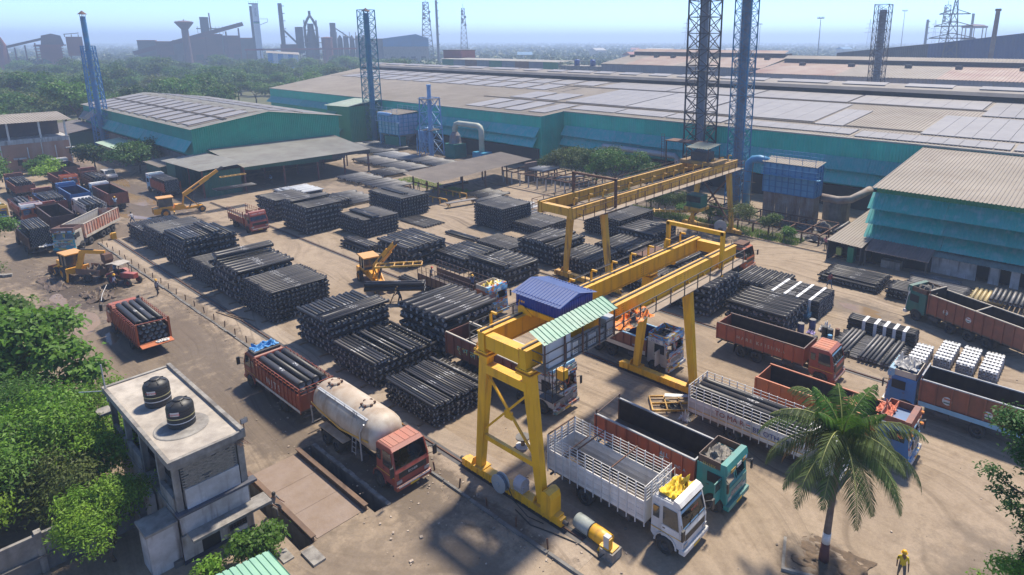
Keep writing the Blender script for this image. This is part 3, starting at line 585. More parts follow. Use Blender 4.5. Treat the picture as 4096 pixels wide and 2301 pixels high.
# ---- brown house, far left
bh = empty('brown_house', (-170,26.0,0), R(90), 'weathered brown rendered house with an open roofed terrace at far left', 'house')
m_brn = M('brown_render',(.42,.22,.14),(.34,.18,.11),.4,.8,streak=(.5,.46,.42),samt=.35,sscale=.5)
MB().box(-9,6.5,-2,8,0,5.6).build('wall', m_brn, bh); MB().box(-9.1,6.6,-2.1,8,5.6,6.5).build('parapet', m_plaster, bh)
MB().corr((7.4,-3,9.9),(-10,-3,9.9),(-10,9,10.7),(7.4,9,10.7),.5,-.07).build('roof', m_roof, bh)
for x in (-8.5,-3,2.0,6.2): MB().box(x-.15,x+.15,-2,-1.7,6.5,9.9).build('post', m_white, bh)
MB().box(-8,6,3,3.3,6.5,9.5).build('terrace_back', M('terrace_brown',(.14,.10,.09),(.1,.08,.08),.8,.8), bh)
for i,x in enumerate((-7.2,-4.6,-.5,1.8,4.0,6.5)): MB().path([(x,-2.15,.3),(x,-2.15,6.2 if i%2 else 4.8)],.09,6).build('drain_pipe', m_white, bh)
for x,z in ((-7,3.6),(-2,2.6),(6.6,3.9),(3.2,1.7)): MB().box(x-1,x+1,-2.9,-2.05,z,z+.25).build('sunshade', m_plaster, bh); MB().box(x-.4,x+.4,-2.06,-2.0,z-1.3,z-.2).build('window', m_dark, bh)
MB().box(-7,-5.6,-1.2,0,6.5,8.2).build('water_drum', m_green, bh)
# ---- sheds beyond the main ridge
def longshed(name, label, x0, x1, y0, y1, ze, zr, mroof, mwall, vents=0, mon=True, n=6):
    o = empty(name, ((x0+x1)/2,y0,0), 0, label, 'shed'); a, b = (x0-x1)/2, (x1-x0)/2; d = y1-y0
    for i in range(n):
        p, q = a+(b-a)*i/n, a+(b-a)*(i+1)/n
        MB().corr((q,-.5,ze),(p,-.5,ze),(p,d/2,zr),(q,d/2,zr),.9,-.1).build('roof_sheet', mroof[i%len(mroof)], o)
        MB().corr((p,0,0),(q,0,0),(q,0,ze),(p,0,ze),.9,.08).build('wall_sheet', mwall[i%len(mwall)], o)
    MB().poly([(a,d/2,zr),(b,d/2,zr),(b,d,ze),(a,d,ze)]).build('rear_roof', mroof[0], o)
    MB().poly([(a,0,0),(a,0,ze),(a,d/2,zr),(a,d,ze),(a,d,0)]).build('end_wall', mwall[0], o)
    if mon:
        MB().box(a+1,b-1,d/2-3,d/2+3,zr-.6,zr+.9).build('monitor_wall', m_steel, o); MB().corr((b-1,d/2-4.2,zr+1),(a+1,d/2-4.2,zr+1),(a+1,d/2,zr+2),(b-1,d/2,zr+2),.9,-.1).build('monitor_roof', mroof[-1], o)
    for k in range(vents):
        x = a+(b-a)*(k+.5)/vents+random.uniform(-2,2); MB().box(x-.9,x+.9,d*.32,d*.32+1.6,ze+(zr-ze)*.6,ze+(zr-ze)*.64+1.1).build('roof_vent', m_steel, o)
    return o
m_gwall = M('grey_wall_sheet',(.22,.23,.25),(.17,.18,.2),.15,.6,streak=(.13,.13,.14),samt=.4,sscale=.4)
longshed('rusty_roof_shed', 'long grey shed with part rusted part sandy roof behind the solar ridge', -170, -99, 215, 265, 16.3, 20.0, [m_roof,m_roofrust,m_roofrust], [m_gwall], 7)
longshed('brown_roof_shed', 'very long brown roofed shed with dark roof vents at upper right', -98.6, 70, 205, 262, 15.2, 18.4, [m_roofrust,m_roof], [m_gwall,M('dusty_wall_sheet',(.3,.27,.26),(.22,.2,.2),.2,.7)], 10)
longshed('green_wall_shed', 'green and grey panelled shed wall with flat top behind the solar ridge', -295, -208, 230, 255, 15.6, 16.0, [m_roofgrey], [m_green,m_gwall,M('rust_panel',(.24,.12,.07),None,.4,.8),m_gwall], 0, False, 9)
ct = empty('concrete_block_house', (-196,230,0), 0, 'grey concrete roof house carrying two blue drums behind the solar ridge', 'building')
MB().box(-11,13,0,9,0,14.3).build('wall', m_conc, ct)
for i in range(9): MB().bar((-10.5+i*2.9,.1,14.3),(-10.5+i*2.9,.1,16.4),.1).build('railing_post', m_rust, ct)
MB().bar((-10.5,.1,16.3),(12.7,.1,16.3),.08).build('railing', m_rust, ct)
for x in (-1.8,7.6): tag(MB().lathe([(0,14.3),(1.3,14.3),(1.3,16.6),(1.0,17.1),(0,17.2)],(-196+x,232,0),14).build('blue_drum', M('drum_blue',(.02,.08,.3),None,1,.5),None,True), 'blue plastic water drum on the concrete roof house, '+('left' if x<0 else 'right')+' one', 'water tank', 'blue roof drums')
rb = empty('red_block', (-296,243,0), 0, 'plain brick red block rising behind the green panelled shed', 'building')
MB().box(-8,8,-5,5,0,20).build('wall', M('brick_red_wall',(.30,.09,.07),(.24,.08,.06),.3,.8), rb); MB().box(-8.3,8.3,-5.3,5.3,20,20.4).build('cornice', m_rust, rb)
bs = empty('blue_shed', (-60,330,0), 0, 'big dark blue shed with rising roofline at the far right edge', 'shed')
m_dkb = M('dark_blue_sheet',(.05,.085,.20),(.04,.07,.16),.1,.6)
for i in range(6):
    a, b = -13+i*14, -13+(i+1)*14; h = lambda x: 24+(x+13)*.13
    MB().corr((a,0,0),(b,0,0),(b,0,h(b)),(a,0,h(a)),1.2,.1).build('wall_sheet', m_dkb, bs)
mb = MB().poly([(-13,-.3,24.1),(75,-.3,35.5),(75,60,35.5),(-13,60,24.1)]); mb.build('roof', m_roofgrey, bs)
m_slat = M('dark_slat_wall',(.05,.06,.07),(.09,.09,.09),.3,.7)
for i in range(5):
    a, b = -53+i*8, -53+(i+1)*8; MB().corr((a,0,0),(b,0,0),(b,0,19.7+(b+53)*.11),(a,0,19.7+(a+53)*.11),.8,.1).build('lean_to_wall', m_slat, bs); MB().box(a-.15,a+.15,-.5,-.2,0,19.7+(a+53)*.11).build('column', m_steel, bs)
MB().poly([(-53,-.3,19.8),(-13,-.3,24.2),(-13,50,24.2),(-53,50,19.8)]).build('lean_to_roof', m_roofgrey, bs)
# ================================================================ CHIMNEYS, FILTERS, FAR STEELWORKS
def lattice(parent, w0, w1, z0, z1, n, m, leg=.14, br=.07, horiz=True):
    """four legged lattice mast; w = half width"""
    ww = lambda z: w0+(w1-w0)*(z-z0)/(z1-z0); cs = ((-1,-1),(1,-1),(1,1),(-1,1))
    for cx, cy in cs: MB().bar((cx*w0,cy*w0,z0),(cx*w1,cy*w1,z1),leg).build('leg', m, parent)
    mb = MB()
    for i in range(n):
        a, b = z0+(z1-z0)*i/n, z0+(z1-z0)*(i+1)/n; p, q = ww(a), ww(b)
        for k in range(4):
            (x0,y0),(x1,y1) = cs[k], cs[(k+1)%4]
            mb.bar((x0*p,y0*p,a),(x1*q,y1*q,b),br); mb.bar((x1*p,y1*p,a),(x0*q,y0*q,b),br)
            if horiz: mb.bar((x0*q,y0*q,b),(x1*q,y1*q,b),br)
    mb.build('bracing', m, parent)
def chimney(label, x, y, hw, zl0, zl1, n, r, zc0, zc1, ml, mc, hw1=None, cap='cone', rz=0, rings=3):
    o = empty('lattice_chimney', (x,y,0), rz, label, 'chimney'); lattice(o, hw, hw1 or hw, zl0, zl1, n, ml, hw*.11, hw*.055)
    MB().tube((0,0,zc0),(0,0,zc1),r,16).build('flue', mc, o, False)
    for i in range(rings):
        z = zc0+(zc1-zc0)*(i+1)/(rings+1); MB().lathe([(r,z-.2),(r*1.25,z-.2),(r*1.25,z+.2),(r,z+.2)],n=14).build('flange', mc, o)
    for z in (zl0+(zl1-zl0)*.45, zl1-.3): MB().box(-hw*.98,hw*.98,-hw*.98,hw*.98,z,z+.06).build('platform', m_steel, o) if hw > 1.8 else None
    if cap == 'cone': MB().lathe([(r*1.7,zc1+.45),(0,zc1+1.3)],n=14).build('rain_cap', m_rust, o); [MB().bar((r*math.cos(a),r*math.sin(a),zc1),(r*math.cos(a),r*math.sin(a),zc1+.6),.08).build('cap_stay', m_rust, o) for a in (0,1.57,3.14,4.71)]
    if cap == 'rim': MB().lathe([(r*1.15,zc1-.4),(r*1.15,zc1),(r*.9,zc1)],n=14).build('rim', mc, o)
    lad = MB()
    for sx in (-.25,.25): lad.bar((sx,-hw-.12,.3),(sx,-(hw1 or hw)-.12,zl1),.05)
    k = .6
    while k < zl1: t=(k-zl0)/(zl1-zl0); yy=-(hw+((hw1 or hw)-hw)*t)-.12; lad.bar((-.25,yy,k),(.25,yy,k),.035); k += .9
    lad.build('ladder', ml, o); return o
chimney('leaning-looking blue lattice chimney with rusty cap behind the gabled shed', -185, 42.4, 1.55, 0, 24.6, 14, .55, 0, 31.2, M('lattice_blue',(.03,.2,.48),(.05,.2,.36),1,.6), M('flue_blue',(.05,.26,.5),(.12,.2,.26),.5,.6,streak=(.14,.06,.04),samt=.6), 1.15)
chimney('teal lattice chimney rising in front of the big shed roof', -151, 94.2, 1.75, 0, 33.4, 16, .72, 0, 32.6, m_teallat, m_chim, 1.55, 'cone')
chimney('small pale lattice chimney between the blue filter and bent duct', -120.3, 89.6, 2.0, 0, 13.3, 4, .45, 0, 16.2, m_bluelt, m_bluelt, 1.55, 'rim')
chimney('tallest dark lattice chimney of the pair, on a platform above the wall', -57.5, 101.3, 2.05, 0, 46, 17, .62, 3, 46, M('lattice_dark',(.03,.035,.045),(.06,.05,.05),1,.6), m_chimdk, 2.05, None)
chimney('blue lattice chimney nearest the blue filter house', -45.9, 93.3, 1.3, 0, 46, 26, .78, 0, 46, m_chim, m_chimdk, 1.3, None)
chimney('dark lattice chimney with four horns rising behind the solar ridge', -54, 190, 1.65, 0, 35.2, 16, .95, 0, 33.8, M('lattice_rust',(.07,.05,.05),(.04,.05,.07),1,.6), m_chimdk, 1.8, None)
chimney('short chimney in a square lattice behind the grey shed roof', -99.5, 203, 2.4, 0, 19.4, 6, .75, 0, 26, M('lattice_brown',(.1,.08,.07),None,1,.6), m_chimdk, 2.4, 'rim')
# bag filter, left
bl = empty('bag_filter', (-138,92.5,0), 0, 'pale blue bag filter house with railings beside the teal chimney', 'filter house')
def filterhouse(o, x0, x1, y0, y1, zb, z1, nx, ny, nz, m, mskirt, mroof, ms2):
    MB().box(x0,x1,y0,y1,zb,z1).build('casing', m, o)
    for face, a0, a1, n in (('x',x0,x1,nx),('y',y0,y1,ny)):
        for i in range(n+1):
            t = a0+(a1-a0)*i/n; mb = MB()
            if face == 'x': mb.box(t-.06,t+.06,y0-.14,y0-.002,zb,z1)
            else: mb.box(x1+.002,x1+.14,t-.06,t+.06,zb,z1)
            mb.build('stiffener', ms2, o)
        for j in range(nz+1):
            z = zb+(z1-zb)*j/nz; mb = MB()
            if face == 'x': mb.box(x0,x1,y0-.11,y0-.003,z-.05,z+.05)
            else: mb.box(x1+.003,x1+.11,y0,y1,z-.05,z+.05)
            mb.build('stiffener', ms2, o)
    MB().corr((x1+.3,y0-.3,z1+.12),(x0-.3,y0-.3,z1+.12),(x0-.3,y1+.3,z1+.5),(x1+.3,y1+.3,z1+.5),.4,-.06).build('roof', mroof, o)
    mb = MB()
    for i in range(5):
        t = x0+(x1-x0)*i/4
        for y in (y0-.2,y1+.2): mb.bar((t,y,z1+.2),(t,y,z1+1.6),.06)
    for z in (z1+.95,z1+1.55):
        for y in (y0-.2,y1+.2): mb.bar((x0,y,z),(x1,y,z),.05)
    mb.build('roof_railing', m, o)
    mb = MB(); zz = zb+(z1-zb)*.62; mb.box(x0-.1,x1+.9,y0-.95,y0-.15,zz,zz+.06)
    for i in range(7): t = x0+(x1-x0+.8)*i/6; mb.bar((t,y0-.9,zz),(t,y0-.9,zz+1.1),.05)
    for z in (.55,1.1): mb.bar((x0-.1,y0-.9,zz+z),(x1+.8,y0-.9,zz+z),.045)
    mb.build('walkway', m, o)
filterhouse(bl, -4.2, 4.3, -2.4, 3.2, 3.4, 8.3, 6, 4, 5, M('filter_pale',(.34,.46,.64),(.26,.38,.56),.8,.5,streak=(.2,.2,.22),samt=.4), m_galv, m_roof, m_blue)
for i in range(3):
    x = -2.8+i*2.8; MB().hexa([(x-.3,-.2,1.6),(x+.3,-.2,1.6),(x+.3,.6,1.6),(x-.3,.6,1.6),(x-1.3,-2.4,3.4),(x+1.4,-2.4,3.4),(x+1.4,3.2,3.4),(x-1.3,3.2,3.4)]).build('hopper', m_galv, bl)
for x in (-4,0,4.1):
    for y in (-2.2,3): MB().box(x-.12,x+.12,y-.12,y+.12,0,3.4).build('leg', m_bluelt, bl)
MB().path([(-4.4,-1.4,0),(-4.9,-1.6,5.5),(-4.6,-2.0,7.4),(-3.4,-2.6,8.2),(2,-2.8,8.2)],.45,10).build('duct', m_bluelt, bl, True)
MB().box(-1.6,4.2,-2.6,-.4,0,2.9).build('base_cladding', M('green_cladding',(.0,.16,.13),None,.6,.6), bl)
cy = empty('dust_cyclone', (-125.2,90.3,0), 0, 'pair of pale blue cyclones with hooped pipe beside the small chimney', 'cyclone')
for x in (0,1.8): MB().lathe([(0,5.4),(.55,5.4),(.6,5.2),(.6,3.2),(.2,1.2),(.2,.4)],(x,0,0),12).build('cyclone_body', m_bluelt, cy, True)
MB().path([(1.8,0,5.3),(1.9,0,6.0),(2.6,0,6.1),(3.0,0,5.4),(3.2,.0,.6)],.3,8).build('pipe_bend', m_bluelt, cy, True)
for x,y in ((-.7,-.7),(2.5,-.7),(-.7,.7),(2.5,.7)): MB().box(x-.07,x+.07,y-.07,y+.07,0,3.6).build('leg', m_bluelt, cy)
bd = empty('bent_duct', (-110,92,0), 0, 'cream bent duct arching from a rusty hood to a blue fan box', 'duct')
MB().path([(-4.7,0,5.4),(-4.7,0,6.6),(-4.2,0,7.5),(-3.2,0,7.8),(3.2,0,7.8),(3.9,0,7.5),(4.3,0,6.8),(4.3,0,2.2)],.62,12).build('duct_pipe', M('cream_duct',(.46,.47,.38),(.36,.38,.32),.6,.6), bd, True)
MB().lathe([(1.5,3.2),(1.35,3.6),(1.2,5.0),(.65,5.8)],(-4.7,0,0),12).build('hood', M('rusty_hood',(.24,.16,.13),(.15,.2,.25),.8,.7), bd)
MB().box(-6.4,-3.0,-1.7,1.7,0,3.2).build('furnace_casing', M('green_cladding',(0,.16,.13)), bd); MB().box(2.6,6.2,-1.3,1.3,.5,2.2).build('fan_box', M('cyan_box',(.03,.25,.42),None,1,.5), bd)
# bag filter, right
br = empty('bag_filter', (-36.2,90.2,0), 0, 'dark blue ribbed bag filter on a rusty sheet skirt beside the blue chimney', 'filter house')
filterhouse(br, -3.8, 3.9, -.2, 2.6, 3.95, 8.3, 8, 3, 5, M('filter_blue',(.11,.32,.50),(.08,.25,.42),.7,.5,streak=(.08,.2,.3),samt=.4), m_rust, m_roof, M('filter_rib',(.05,.2,.4),None,1,.5))
for i in range(4): MB().corr((-3.7+i*1.9,-.1,0),(-3.7+(i+1)*1.9-.02,-.1,0),(-3.7+(i+1)*1.9-.02,-.1,3.95),(-3.7+i*1.9,-.1,3.95),.28,.05).build('skirt_sheet', M('rust_skirt',(.30,.27,.24),(.20,.12,.08),.5,.8,streak=(.17,.09,.06),samt=.8,sscale=1.2), br)
MB().corr((3.8,-.1,0),(3.8,2.5,0),(3.8,2.5,3.95),(3.8,-.1,3.95),.28,.05).build('skirt_sheet', M('rust_skirt',(.3,.27,.24)), br)
MB().path([(-6.9,.8,0),(-6.9,.8,6.6),(-6.7,.8,7.6),(-6.0,.7,8.3),(-5.0,.6,8.5),(-3.6,.6,8.3)],.62,12).build('duct', m_blue, br, True)
MB().path([(-6.9,-.4,.2),(-6.9,-.4,8)],.05).path([(-5.6,-.4,.2),(-5.5,-.4,8)],.05).path([(-7.4,-.4,3),(-5,-.4,3.1)],.04).path([(-7.4,-.4,5),(-5,-.4,5)],.04).path([(-7.4,-.4,6.6),(-5,-.4,6.5)],.04).build('bamboo_scaffold', m_wood, br)
dd = empty('exhaust_duct', (-30,94,0), 0, 'rusty grey exhaust duct bending behind the blue bag filter', 'duct')
MB().path([(-2.2,-1,3.6),(.2,-1,3.5),(1.8,-.6,3.8),(3.0,1,4.6),(3.2,3,4.8)],.55,10).build('duct_pipe', M('rusty_grey_duct',(.3,.27,.24),(.2,.14,.11),.7,.7), dd, True); MB().lathe([(1.9,0),(1.9,3.2),(1.2,3.3)],(-.6,1,0),14).build('drum_base', m_concdk, dd)
hd = empty('wall_duct', (-71,102,0), 0, 'long pale horizontal duct along the teal wall behind the round bushes', 'duct')
MB().path([(-9,0,5.0),(-8.5,0,5.0),(8,0,4.9),(8.6,0,4.4),(8.7,0,.3)],.55,10).build('duct_pipe', m_galv, hd, True)
for x in (-6,0,6): MB().box(x-.1,x+.1,-.1,.1,0,4.4).build('leg', m_steel, hd)
cp = empty('chimney_platform', (-57.5,97.6,0), 0, 'rusty ladder platform at the foot of the tallest chimney', 'platform')
MB().box(-4,3,-1.5,1.5,8.6,8.75).build('deck', m_rust, cp)
for x in (-3.8,2.8): MB().box(x-.1,x+.1,-1.4,-1.2,0,8.6).build('leg', m_rust, cp)
mb = MB()
for x in (-4.8,-4.2): mb.bar((x,-1.3,1),(x,-1.3,9.8),.06)
for i in range(20): mb.bar((-4.8,-1.3,1.2+i*.45),(-4.2,-1.3,1.2+i*.45),.05)
mb.build('ladder', m_rust, cp)
# ---- far steelworks, about 640 m away
m_stl = M('plant_brown',(.17,.09,.09),(.11,.07,.075),.05,.8); m_stl2 = M('plant_red',(.25,.08,.07),(.18,.07,.07),.06,.8); m_stlg = M('plant_grey',(.13,.13,.14),(.09,.09,.1),.08,.8)
def polar(ang, d): return (-d*math.sin(ang), d*math.cos(ang), 0)
def pa(x, y): return math.atan2(-x, y)
A = lambda x, y, d=640, **k: (polar(pa(x,y), d), pa(x,y))
def farthing(name, label, cat, x, y, d=640):
    l, a = A(x, y, d); return empty(name, l, a, label, cat)     # local x runs across the view, y away
wt = farthing('water_tower', 'tall concrete water tower with a wide conical bowl', 'water tower', -605.4, 207.4)
MB().lathe([(3.6,0),(2.9,16),(2.6,34.5)],n=18).build('shaft', m_stl, wt, True); MB().lathe([(2.6,34.3),(6.9,39.6),(7,40.3),(5,41),(0,41.6)],n=24).build('bowl', m_stl, wt)
MB().box(-.4,.4,-.4,.4,41.4,42.4).build('hatch', m_stl, wt); mb = MB(); [mb.bar((6.8*math.cos(i*.52),6.8*math.sin(i*.52),40.3),(6.8*math.cos(i*.52),6.8*math.sin(i*.52),41.3),.12) for i in range(12)]; mb.build('railing', m_stlg, wt)
wtw = farthing('white_lift_tower', 'tall white slab tower with blue and green stripe at the steelworks', 'tower', -585.6, 258.2, 636)
MB().box(-2.4,2.4,-2,2,0,55.5).build('slab', M('tower_white',(.7,.72,.75),(.6,.62,.65),.1,.6), wtw); MB().box(-2.41,2.41,-2.03,2.03,40.6,41.4).build('stripe', M('stripe_blue',(.02,.1,.4),None,1,.6), wtw); MB().box(-2.41,2.41,-2.03,2.03,39.6,40.5).build('stripe', M('stripe_green',(.05,.35,.2),None,1,.6), wtw)
MB().box(-4.6,-2.5,-1.5,1.5,0,54).build('stair_shaft', m_stlg, wtw); MB().box(-4.8,2.6,-2.2,2.2,55.5,56.3).build('top_deck', m_stlg, wtw)
for i in range(5): MB().bar((-4.6+i*1.8,-2,56.3),(-4.6+i*1.8,-2,58.2),.15).build('mast', m_stlg, wtw)
MB().bar((2.4,0,38.5),(8.6,0,41),.4).bar((2.4,0,43.4),(8.8,0,43.6),.3).bar((8.6,0,41),(8.8,0,43.6),.3).build('bracket_arm', m_stlg, wtw)
text('JINDAL', 2.2, M('logo_teal',(.02,.2,.28),None,1,.5), wtw, (0,-2.06,49), (R(90),R(-90),0))
gl = farthing('conveyor_gallery', 'long sloping brown conveyor gallery climbing to the white tower', 'conveyor', -602, 217, 650)
MB().bar((-49,0,15),(34,0,39.5),4.2,3.4).build('gallery', m_stl, gl)
for x in (-30,-12,4,20,30): MB().bar((x,0,0),(x,0,19+(x+49)*.29-6),1.2).build('trestle', m_stl, gl)
hl = farthing('casting_hall', 'long low brown casting hall below the conveyor gallery', 'industrial hall', -602, 214, 672)
for i in range(7):
    a = -44+i*13; h = (25,24,25,27,30,29,27)[i]; MB().box(a,a+12.8,0,30,0,h).build('bay', m_stl if i%2 else m_stlg, hl); MB().box(a-.2,a+13,-.6,30.6,h,h+.7).build('bay_roof', m_stl2, hl)
for i in range(9): MB().box(-42+i*10,-36+i*10,-.5,-.02,8,13).build('louvre', m_steel, hl)
bx = farthing('dust_house', 'boxy grey hopper house with thin stack above the casting hall', 'industrial tower', -600.8, 220.6, 676)
MB().box(-2.6,4.2,-3,3,30,45.5).build('hopper', m_stlg, bx); MB().box(-5,13,-4,4,0,31).build('frame', m_stl, bx); MB().tube((5.2,0,30),(5.2,0,49),.55,8).build('stack', m_stl, bx); MB().box(-6,16,-4.4,4.4,35.2,36).build('deck', m_stlg, bx)
for i in range(8): MB().bar((-5+i*2.8,-4,31),(-5+i*2.8,-4,37.5),.3).build('post', m_stl, bx)
rh = farthing('red_hopper_house', 'rust red hopper building with gabled headframe at far left', 'industrial building', -627, 124, 640)
MB().box(6.5,16.5,-5,5,14,28.2).build('red_bin', m_stl2, rh); MB().box(-10,3,-5,5,0,22).build('louvred_house', m_stl2, rh)
for i in range(6): MB().box(-12-.3*i,4,-6,-5.1,11+i*2,11.7+i*2).build('louvre', m_stl2, rh)
MB().ext([(-9,22),(5,22),(3.6,29),(-2,30.5),(-8,29)],-4,4).build('headframe', m_stl, rh); MB().box(-13,6,-5.5,5.5,21.6,22.4).build('deck', m_stl2, rh)
for x in (8,16): MB().box(x-.4,x+.4,-4,4,0,14).build('leg', m_stl, rh)
mb = MB(); [mb.bar((6+k*4.2,-4,28),(6+k*4.2,-4,30),.5) for k in range(3)]; mb.bar((5.5,-4,30),(15,-4,31),.5); mb.build('top_frame', m_stl, rh)
lc = farthing('sloping_conveyor', 'sloping conveyor truss with a red horn chimney at the left edge', 'conveyor', -631, 106, 640)
MB().bar((-11,0,20.6),(12,0,27),2.2,1.8).build('truss', m_stl, lc)
for x in (-6,0,6): MB().bar((x,0,0),(x,0,22+x*.27),.9).build('trestle', m_stl, lc)
MB().path([(-12.8,0,4),(-13,0,16),(-12,0,22),(-13.6,0,27.6)],[4.5,3.2,1.8,1.0],10).build('horn_chimney', m_stl2, lc)
dst = M('far_stack_dark',(.07,.075,.09),(.05,.055,.07),.1,.7)
def stack(label, x, y, z, r, d=640, rough=True):
    o = farthing('steel_stack', label, 'chimney', x, y, d); MB().tube((0,0,0),(0,0,z),r,10,r*.9).build('shell', dst, o)
    mb = MB(); [mb.box(r*.7,r*1.7,-.4,.4,z*k-.3,z*k+.3) for k in (.35,.5,.62,.74,.85,.96)]; mb.build('platforms', dst, o)
stack('tall dark steel stack right of the white tower', -577.3, 276, 57, 2.0)
stack('slim dark stack beside the left communications mast', -506.8, 390.9, 62, 1.25)
stack('short dark stack behind the blue shed roof', -141, 624.3, 42.6, 1.2)
bf = farthing('blast_furnace', 'dark blast furnace with crossed top pipes and decks', 'blast furnace', -566.8, 297)
MB().lathe([(5,0),(6,14),(5,24),(2.8,34),(2.6,40)],n=14).build('shell', m_stlg, bf); 
for z,wd in ((12,9),(18,8.5),(23,8),(28,7),(34,6)): MB().box(-wd,wd,-wd,wd,z,z+.7).build('deck', m_stlg, bf)
for x in (-5,5):
    MB().path([(x,0,20),(x,0,37),(x*.5,0,43),(0,0,47),(0,0,51)],1.1,8).build('uptake', m_stlg, bf); MB().box(x-.5,x+.5,-5,5,18,43).build('column', m_stlg, bf)
MB().box(-13,-6.5,-4,4,14,37).build('stove', m_stlg, bf); MB().box(-26,-12,-5,5,12,22).build('cast_house', m_stl, bf); MB().bar((-22,0,34),(-6,0,16),1.6).build('skip_bridge', m_stlg, bf)
si = farthing('silo_frame', 'row of dark silos with a leaning lattice crane at the steelworks', 'silo', -552, 323, 650)
for i in range(5): MB().lathe([(2.2,0),(2.2,27+i%2*2),(.5,30)],(-6+i*5.2,0,0),10).build('silo', m_stlg, si)
MB().box(-14,-9,-2,2,0,41).build('lattice_tower', m_stlg, si); MB().bar((-9,0,36),(5,0,26),1.0).build('jib', m_stlg, si); [MB().bar((-14+i*5.5,-3,0),(-14+i*5.5,-3,33),.5).build('frame_post', m_stl, si) for i in range(7)]
rt = farthing('round_brick_tank', 'squat round brick tank beside the blast furnace', 'tank', -560.5, 308, 635)
MB().lathe([(4.6,0),(4.6,27),(4.9,27),(4.9,28),(0,28.6)],n=16).build('shell', m_stl2, rt)
rp = farthing('pipe_bridge', 'long rusty pipe bridge running level across the steelworks front', 'pipe bridge', -568, 290, 600)
MB().bar((-45,0,18),(42,0,18.6),1.6,1.4).build('pipe', m_stl2, rp); [MB().box(-44+i*10,-43.4+i*10,-.5,.5,0,17.5).build('trestle', m_stl, rp) for i in range(9)]
st = farthing('striped_shed', 'blue and white striped shed half hidden by trees', 'shed', -578, 275, 560)
for i in range(6): MB().box(-11+i*3.6,-7.4+i*3.6,0,14,0,16-i*.3).build('wall_stripe', M('stripe_white',(.6,.64,.68),None,1,.6) if i%2 else M('stripe_skyblue',(.05,.25,.55),None,1,.6), st)
MB().poly([(-12,-.6,16.3),(11.6,-.6,14.6),(11.6,15,16),(-12,15,17.5)]).build('roof', m_roof, st)
bb = farthing('blue_roof_works', 'works building with a blue upper wall beyond the tree belt', 'industrial building', -524, 367, 620)
MB().box(-20,20,0,26,0,20).build('lower_wall', m_conc, bb); MB().box(-20.2,20.2,-.2,26,20,27).build('upper_wall', M('works_blue',(.04,.20,.38),(.05,.17,.3),.1,.6), bb); MB().ext([(-20.5,27),(20.5,27),(9,31)],-.5,26.5).build('roof', M('works_blue',(.04,.2,.38)), bb)
MB().box(-44,-20.5,2,22,0,26).build('side_hall', m_stlg, bb); MB().box(-44.5,-20.3,1.5,22.5,26,27).build('side_roof', m_stl, bb)
for i in range(4): MB().box(-14+i*9,-10+i*9,-.05,-.01,6,11).build('window', m_dark, bb)
def mast(label, x, y, z, w0, w1, d=640, m=m_stlg, n=12, dishes=True):
    o = farthing('lattice_mast', label, 'mast', x, y, d); lattice(o, w0, w1, 0, z, n, m, w0*.13, w0*.07)
    if dishes:
        for k in range(6): a = k*2.1; zz = z*(.72+.045*k); MB().lathe([(0,-.3),(1.3,0),(1.3,.35),(0,.4)],(w1*1.3*math.cos(a),w1*1.3*math.sin(a),zz),8,'y').build('dish', m_galv, o)
    MB().bar((0,0,z),(0,0,z+4),.3).build('tip', m, o)
mast('big lattice communications mast with dishes left of the slim stack', -512.5, 383, 60, 6, 2.4, m=M('mast_grey',(.2,.22,.25),None,1,.6))
mast('second lattice mast with antennas near the middle of the skyline', -491.4, 410, 55, 4.2, 1.3)
mast('very faint lattice mast above the dark blue shed', -127.7, 627, 55, 4.5, 2.2, 660)
def pylon(label, x, y, z, d):
    o = farthing('power_pylon', label, 'pylon', x, y, d); lattice(o, 4.5, .5, 0, z, 9, m_stlg, .45, .22)
    for k, s in ((.62,9),(.74,7.5),(.86,6)): MB().bar((-s,0,z*k),(s,0,z*k),.45).bar((-s,0,z*k),(0,0,z*k+2.2),.3).bar((s,0,z*k),(0,0,z*k+2.2),.3).build('cross_arm', m_stlg, o)
pylon('power pylon standing before the dark blue shed', -122, 628, 43, 330*1.02)
pylon('faint power pylon behind the tallest chimney', -330, 548, 60, 1100); pylon('distant pylon on the skyline right of the blue chimney', -150, 500, 62, 1300); pylon('distant pylon left of the dark horned chimney', -108, 500, 64, 1500)
def lightmast(label, x, y, z, d):
    o = farthing('light_mast', label, 'light mast', x, y, d); MB().tube((0,0,0),(0,0,z),.55,8,.25).build('pole', m_stlg, o); MB().box(-3,3,-.6,.6,z-.6,z).build('head_frame', m_stlg, o)
    [MB().box(-2.9+i*1.25,-2.2+i*1.25,-1.2,-.5,z,z+1.1).build('lamp', m_stlg, o) for i in range(5)]
lightmast('high light mast with five lamps right of the blue chimney', -223, 599.9, 45, 640); lightmast('faint light mast in the hazy distance at centre right', -262, 560, 48, 1000); lightmast('faint light mast beside the thin dark stack', -128, 500, 60, 900)
rs = farthing('rusty_stack', 'rusty pale steel stack before the dark blue shed', 'chimney', -93.5, 633.1, 320)
MB().tube((0,0,0),(.6,0,37.5),1.1,10,.85).build('shell', M('rusty_stack_steel',(.26,.2,.18),(.16,.09,.07),.3,.8), rs); MB().lathe([(1.1,37.3),(1.1,38.2),(.8,38.2)],(.6,0,0),10).build('rim', m_rust, rs)
fr = farthing('hopper_frame', 'open rusty hopper frame with round top above the blue shed', 'hopper', -107, 631, 640)
for i in range(8): a = i*math.pi/4; MB().bar((8.5*math.cos(a),8.5*math.sin(a),0),(8.5*math.cos(a),8.5*math.sin(a),36),.7).build('column', m_stl, fr)
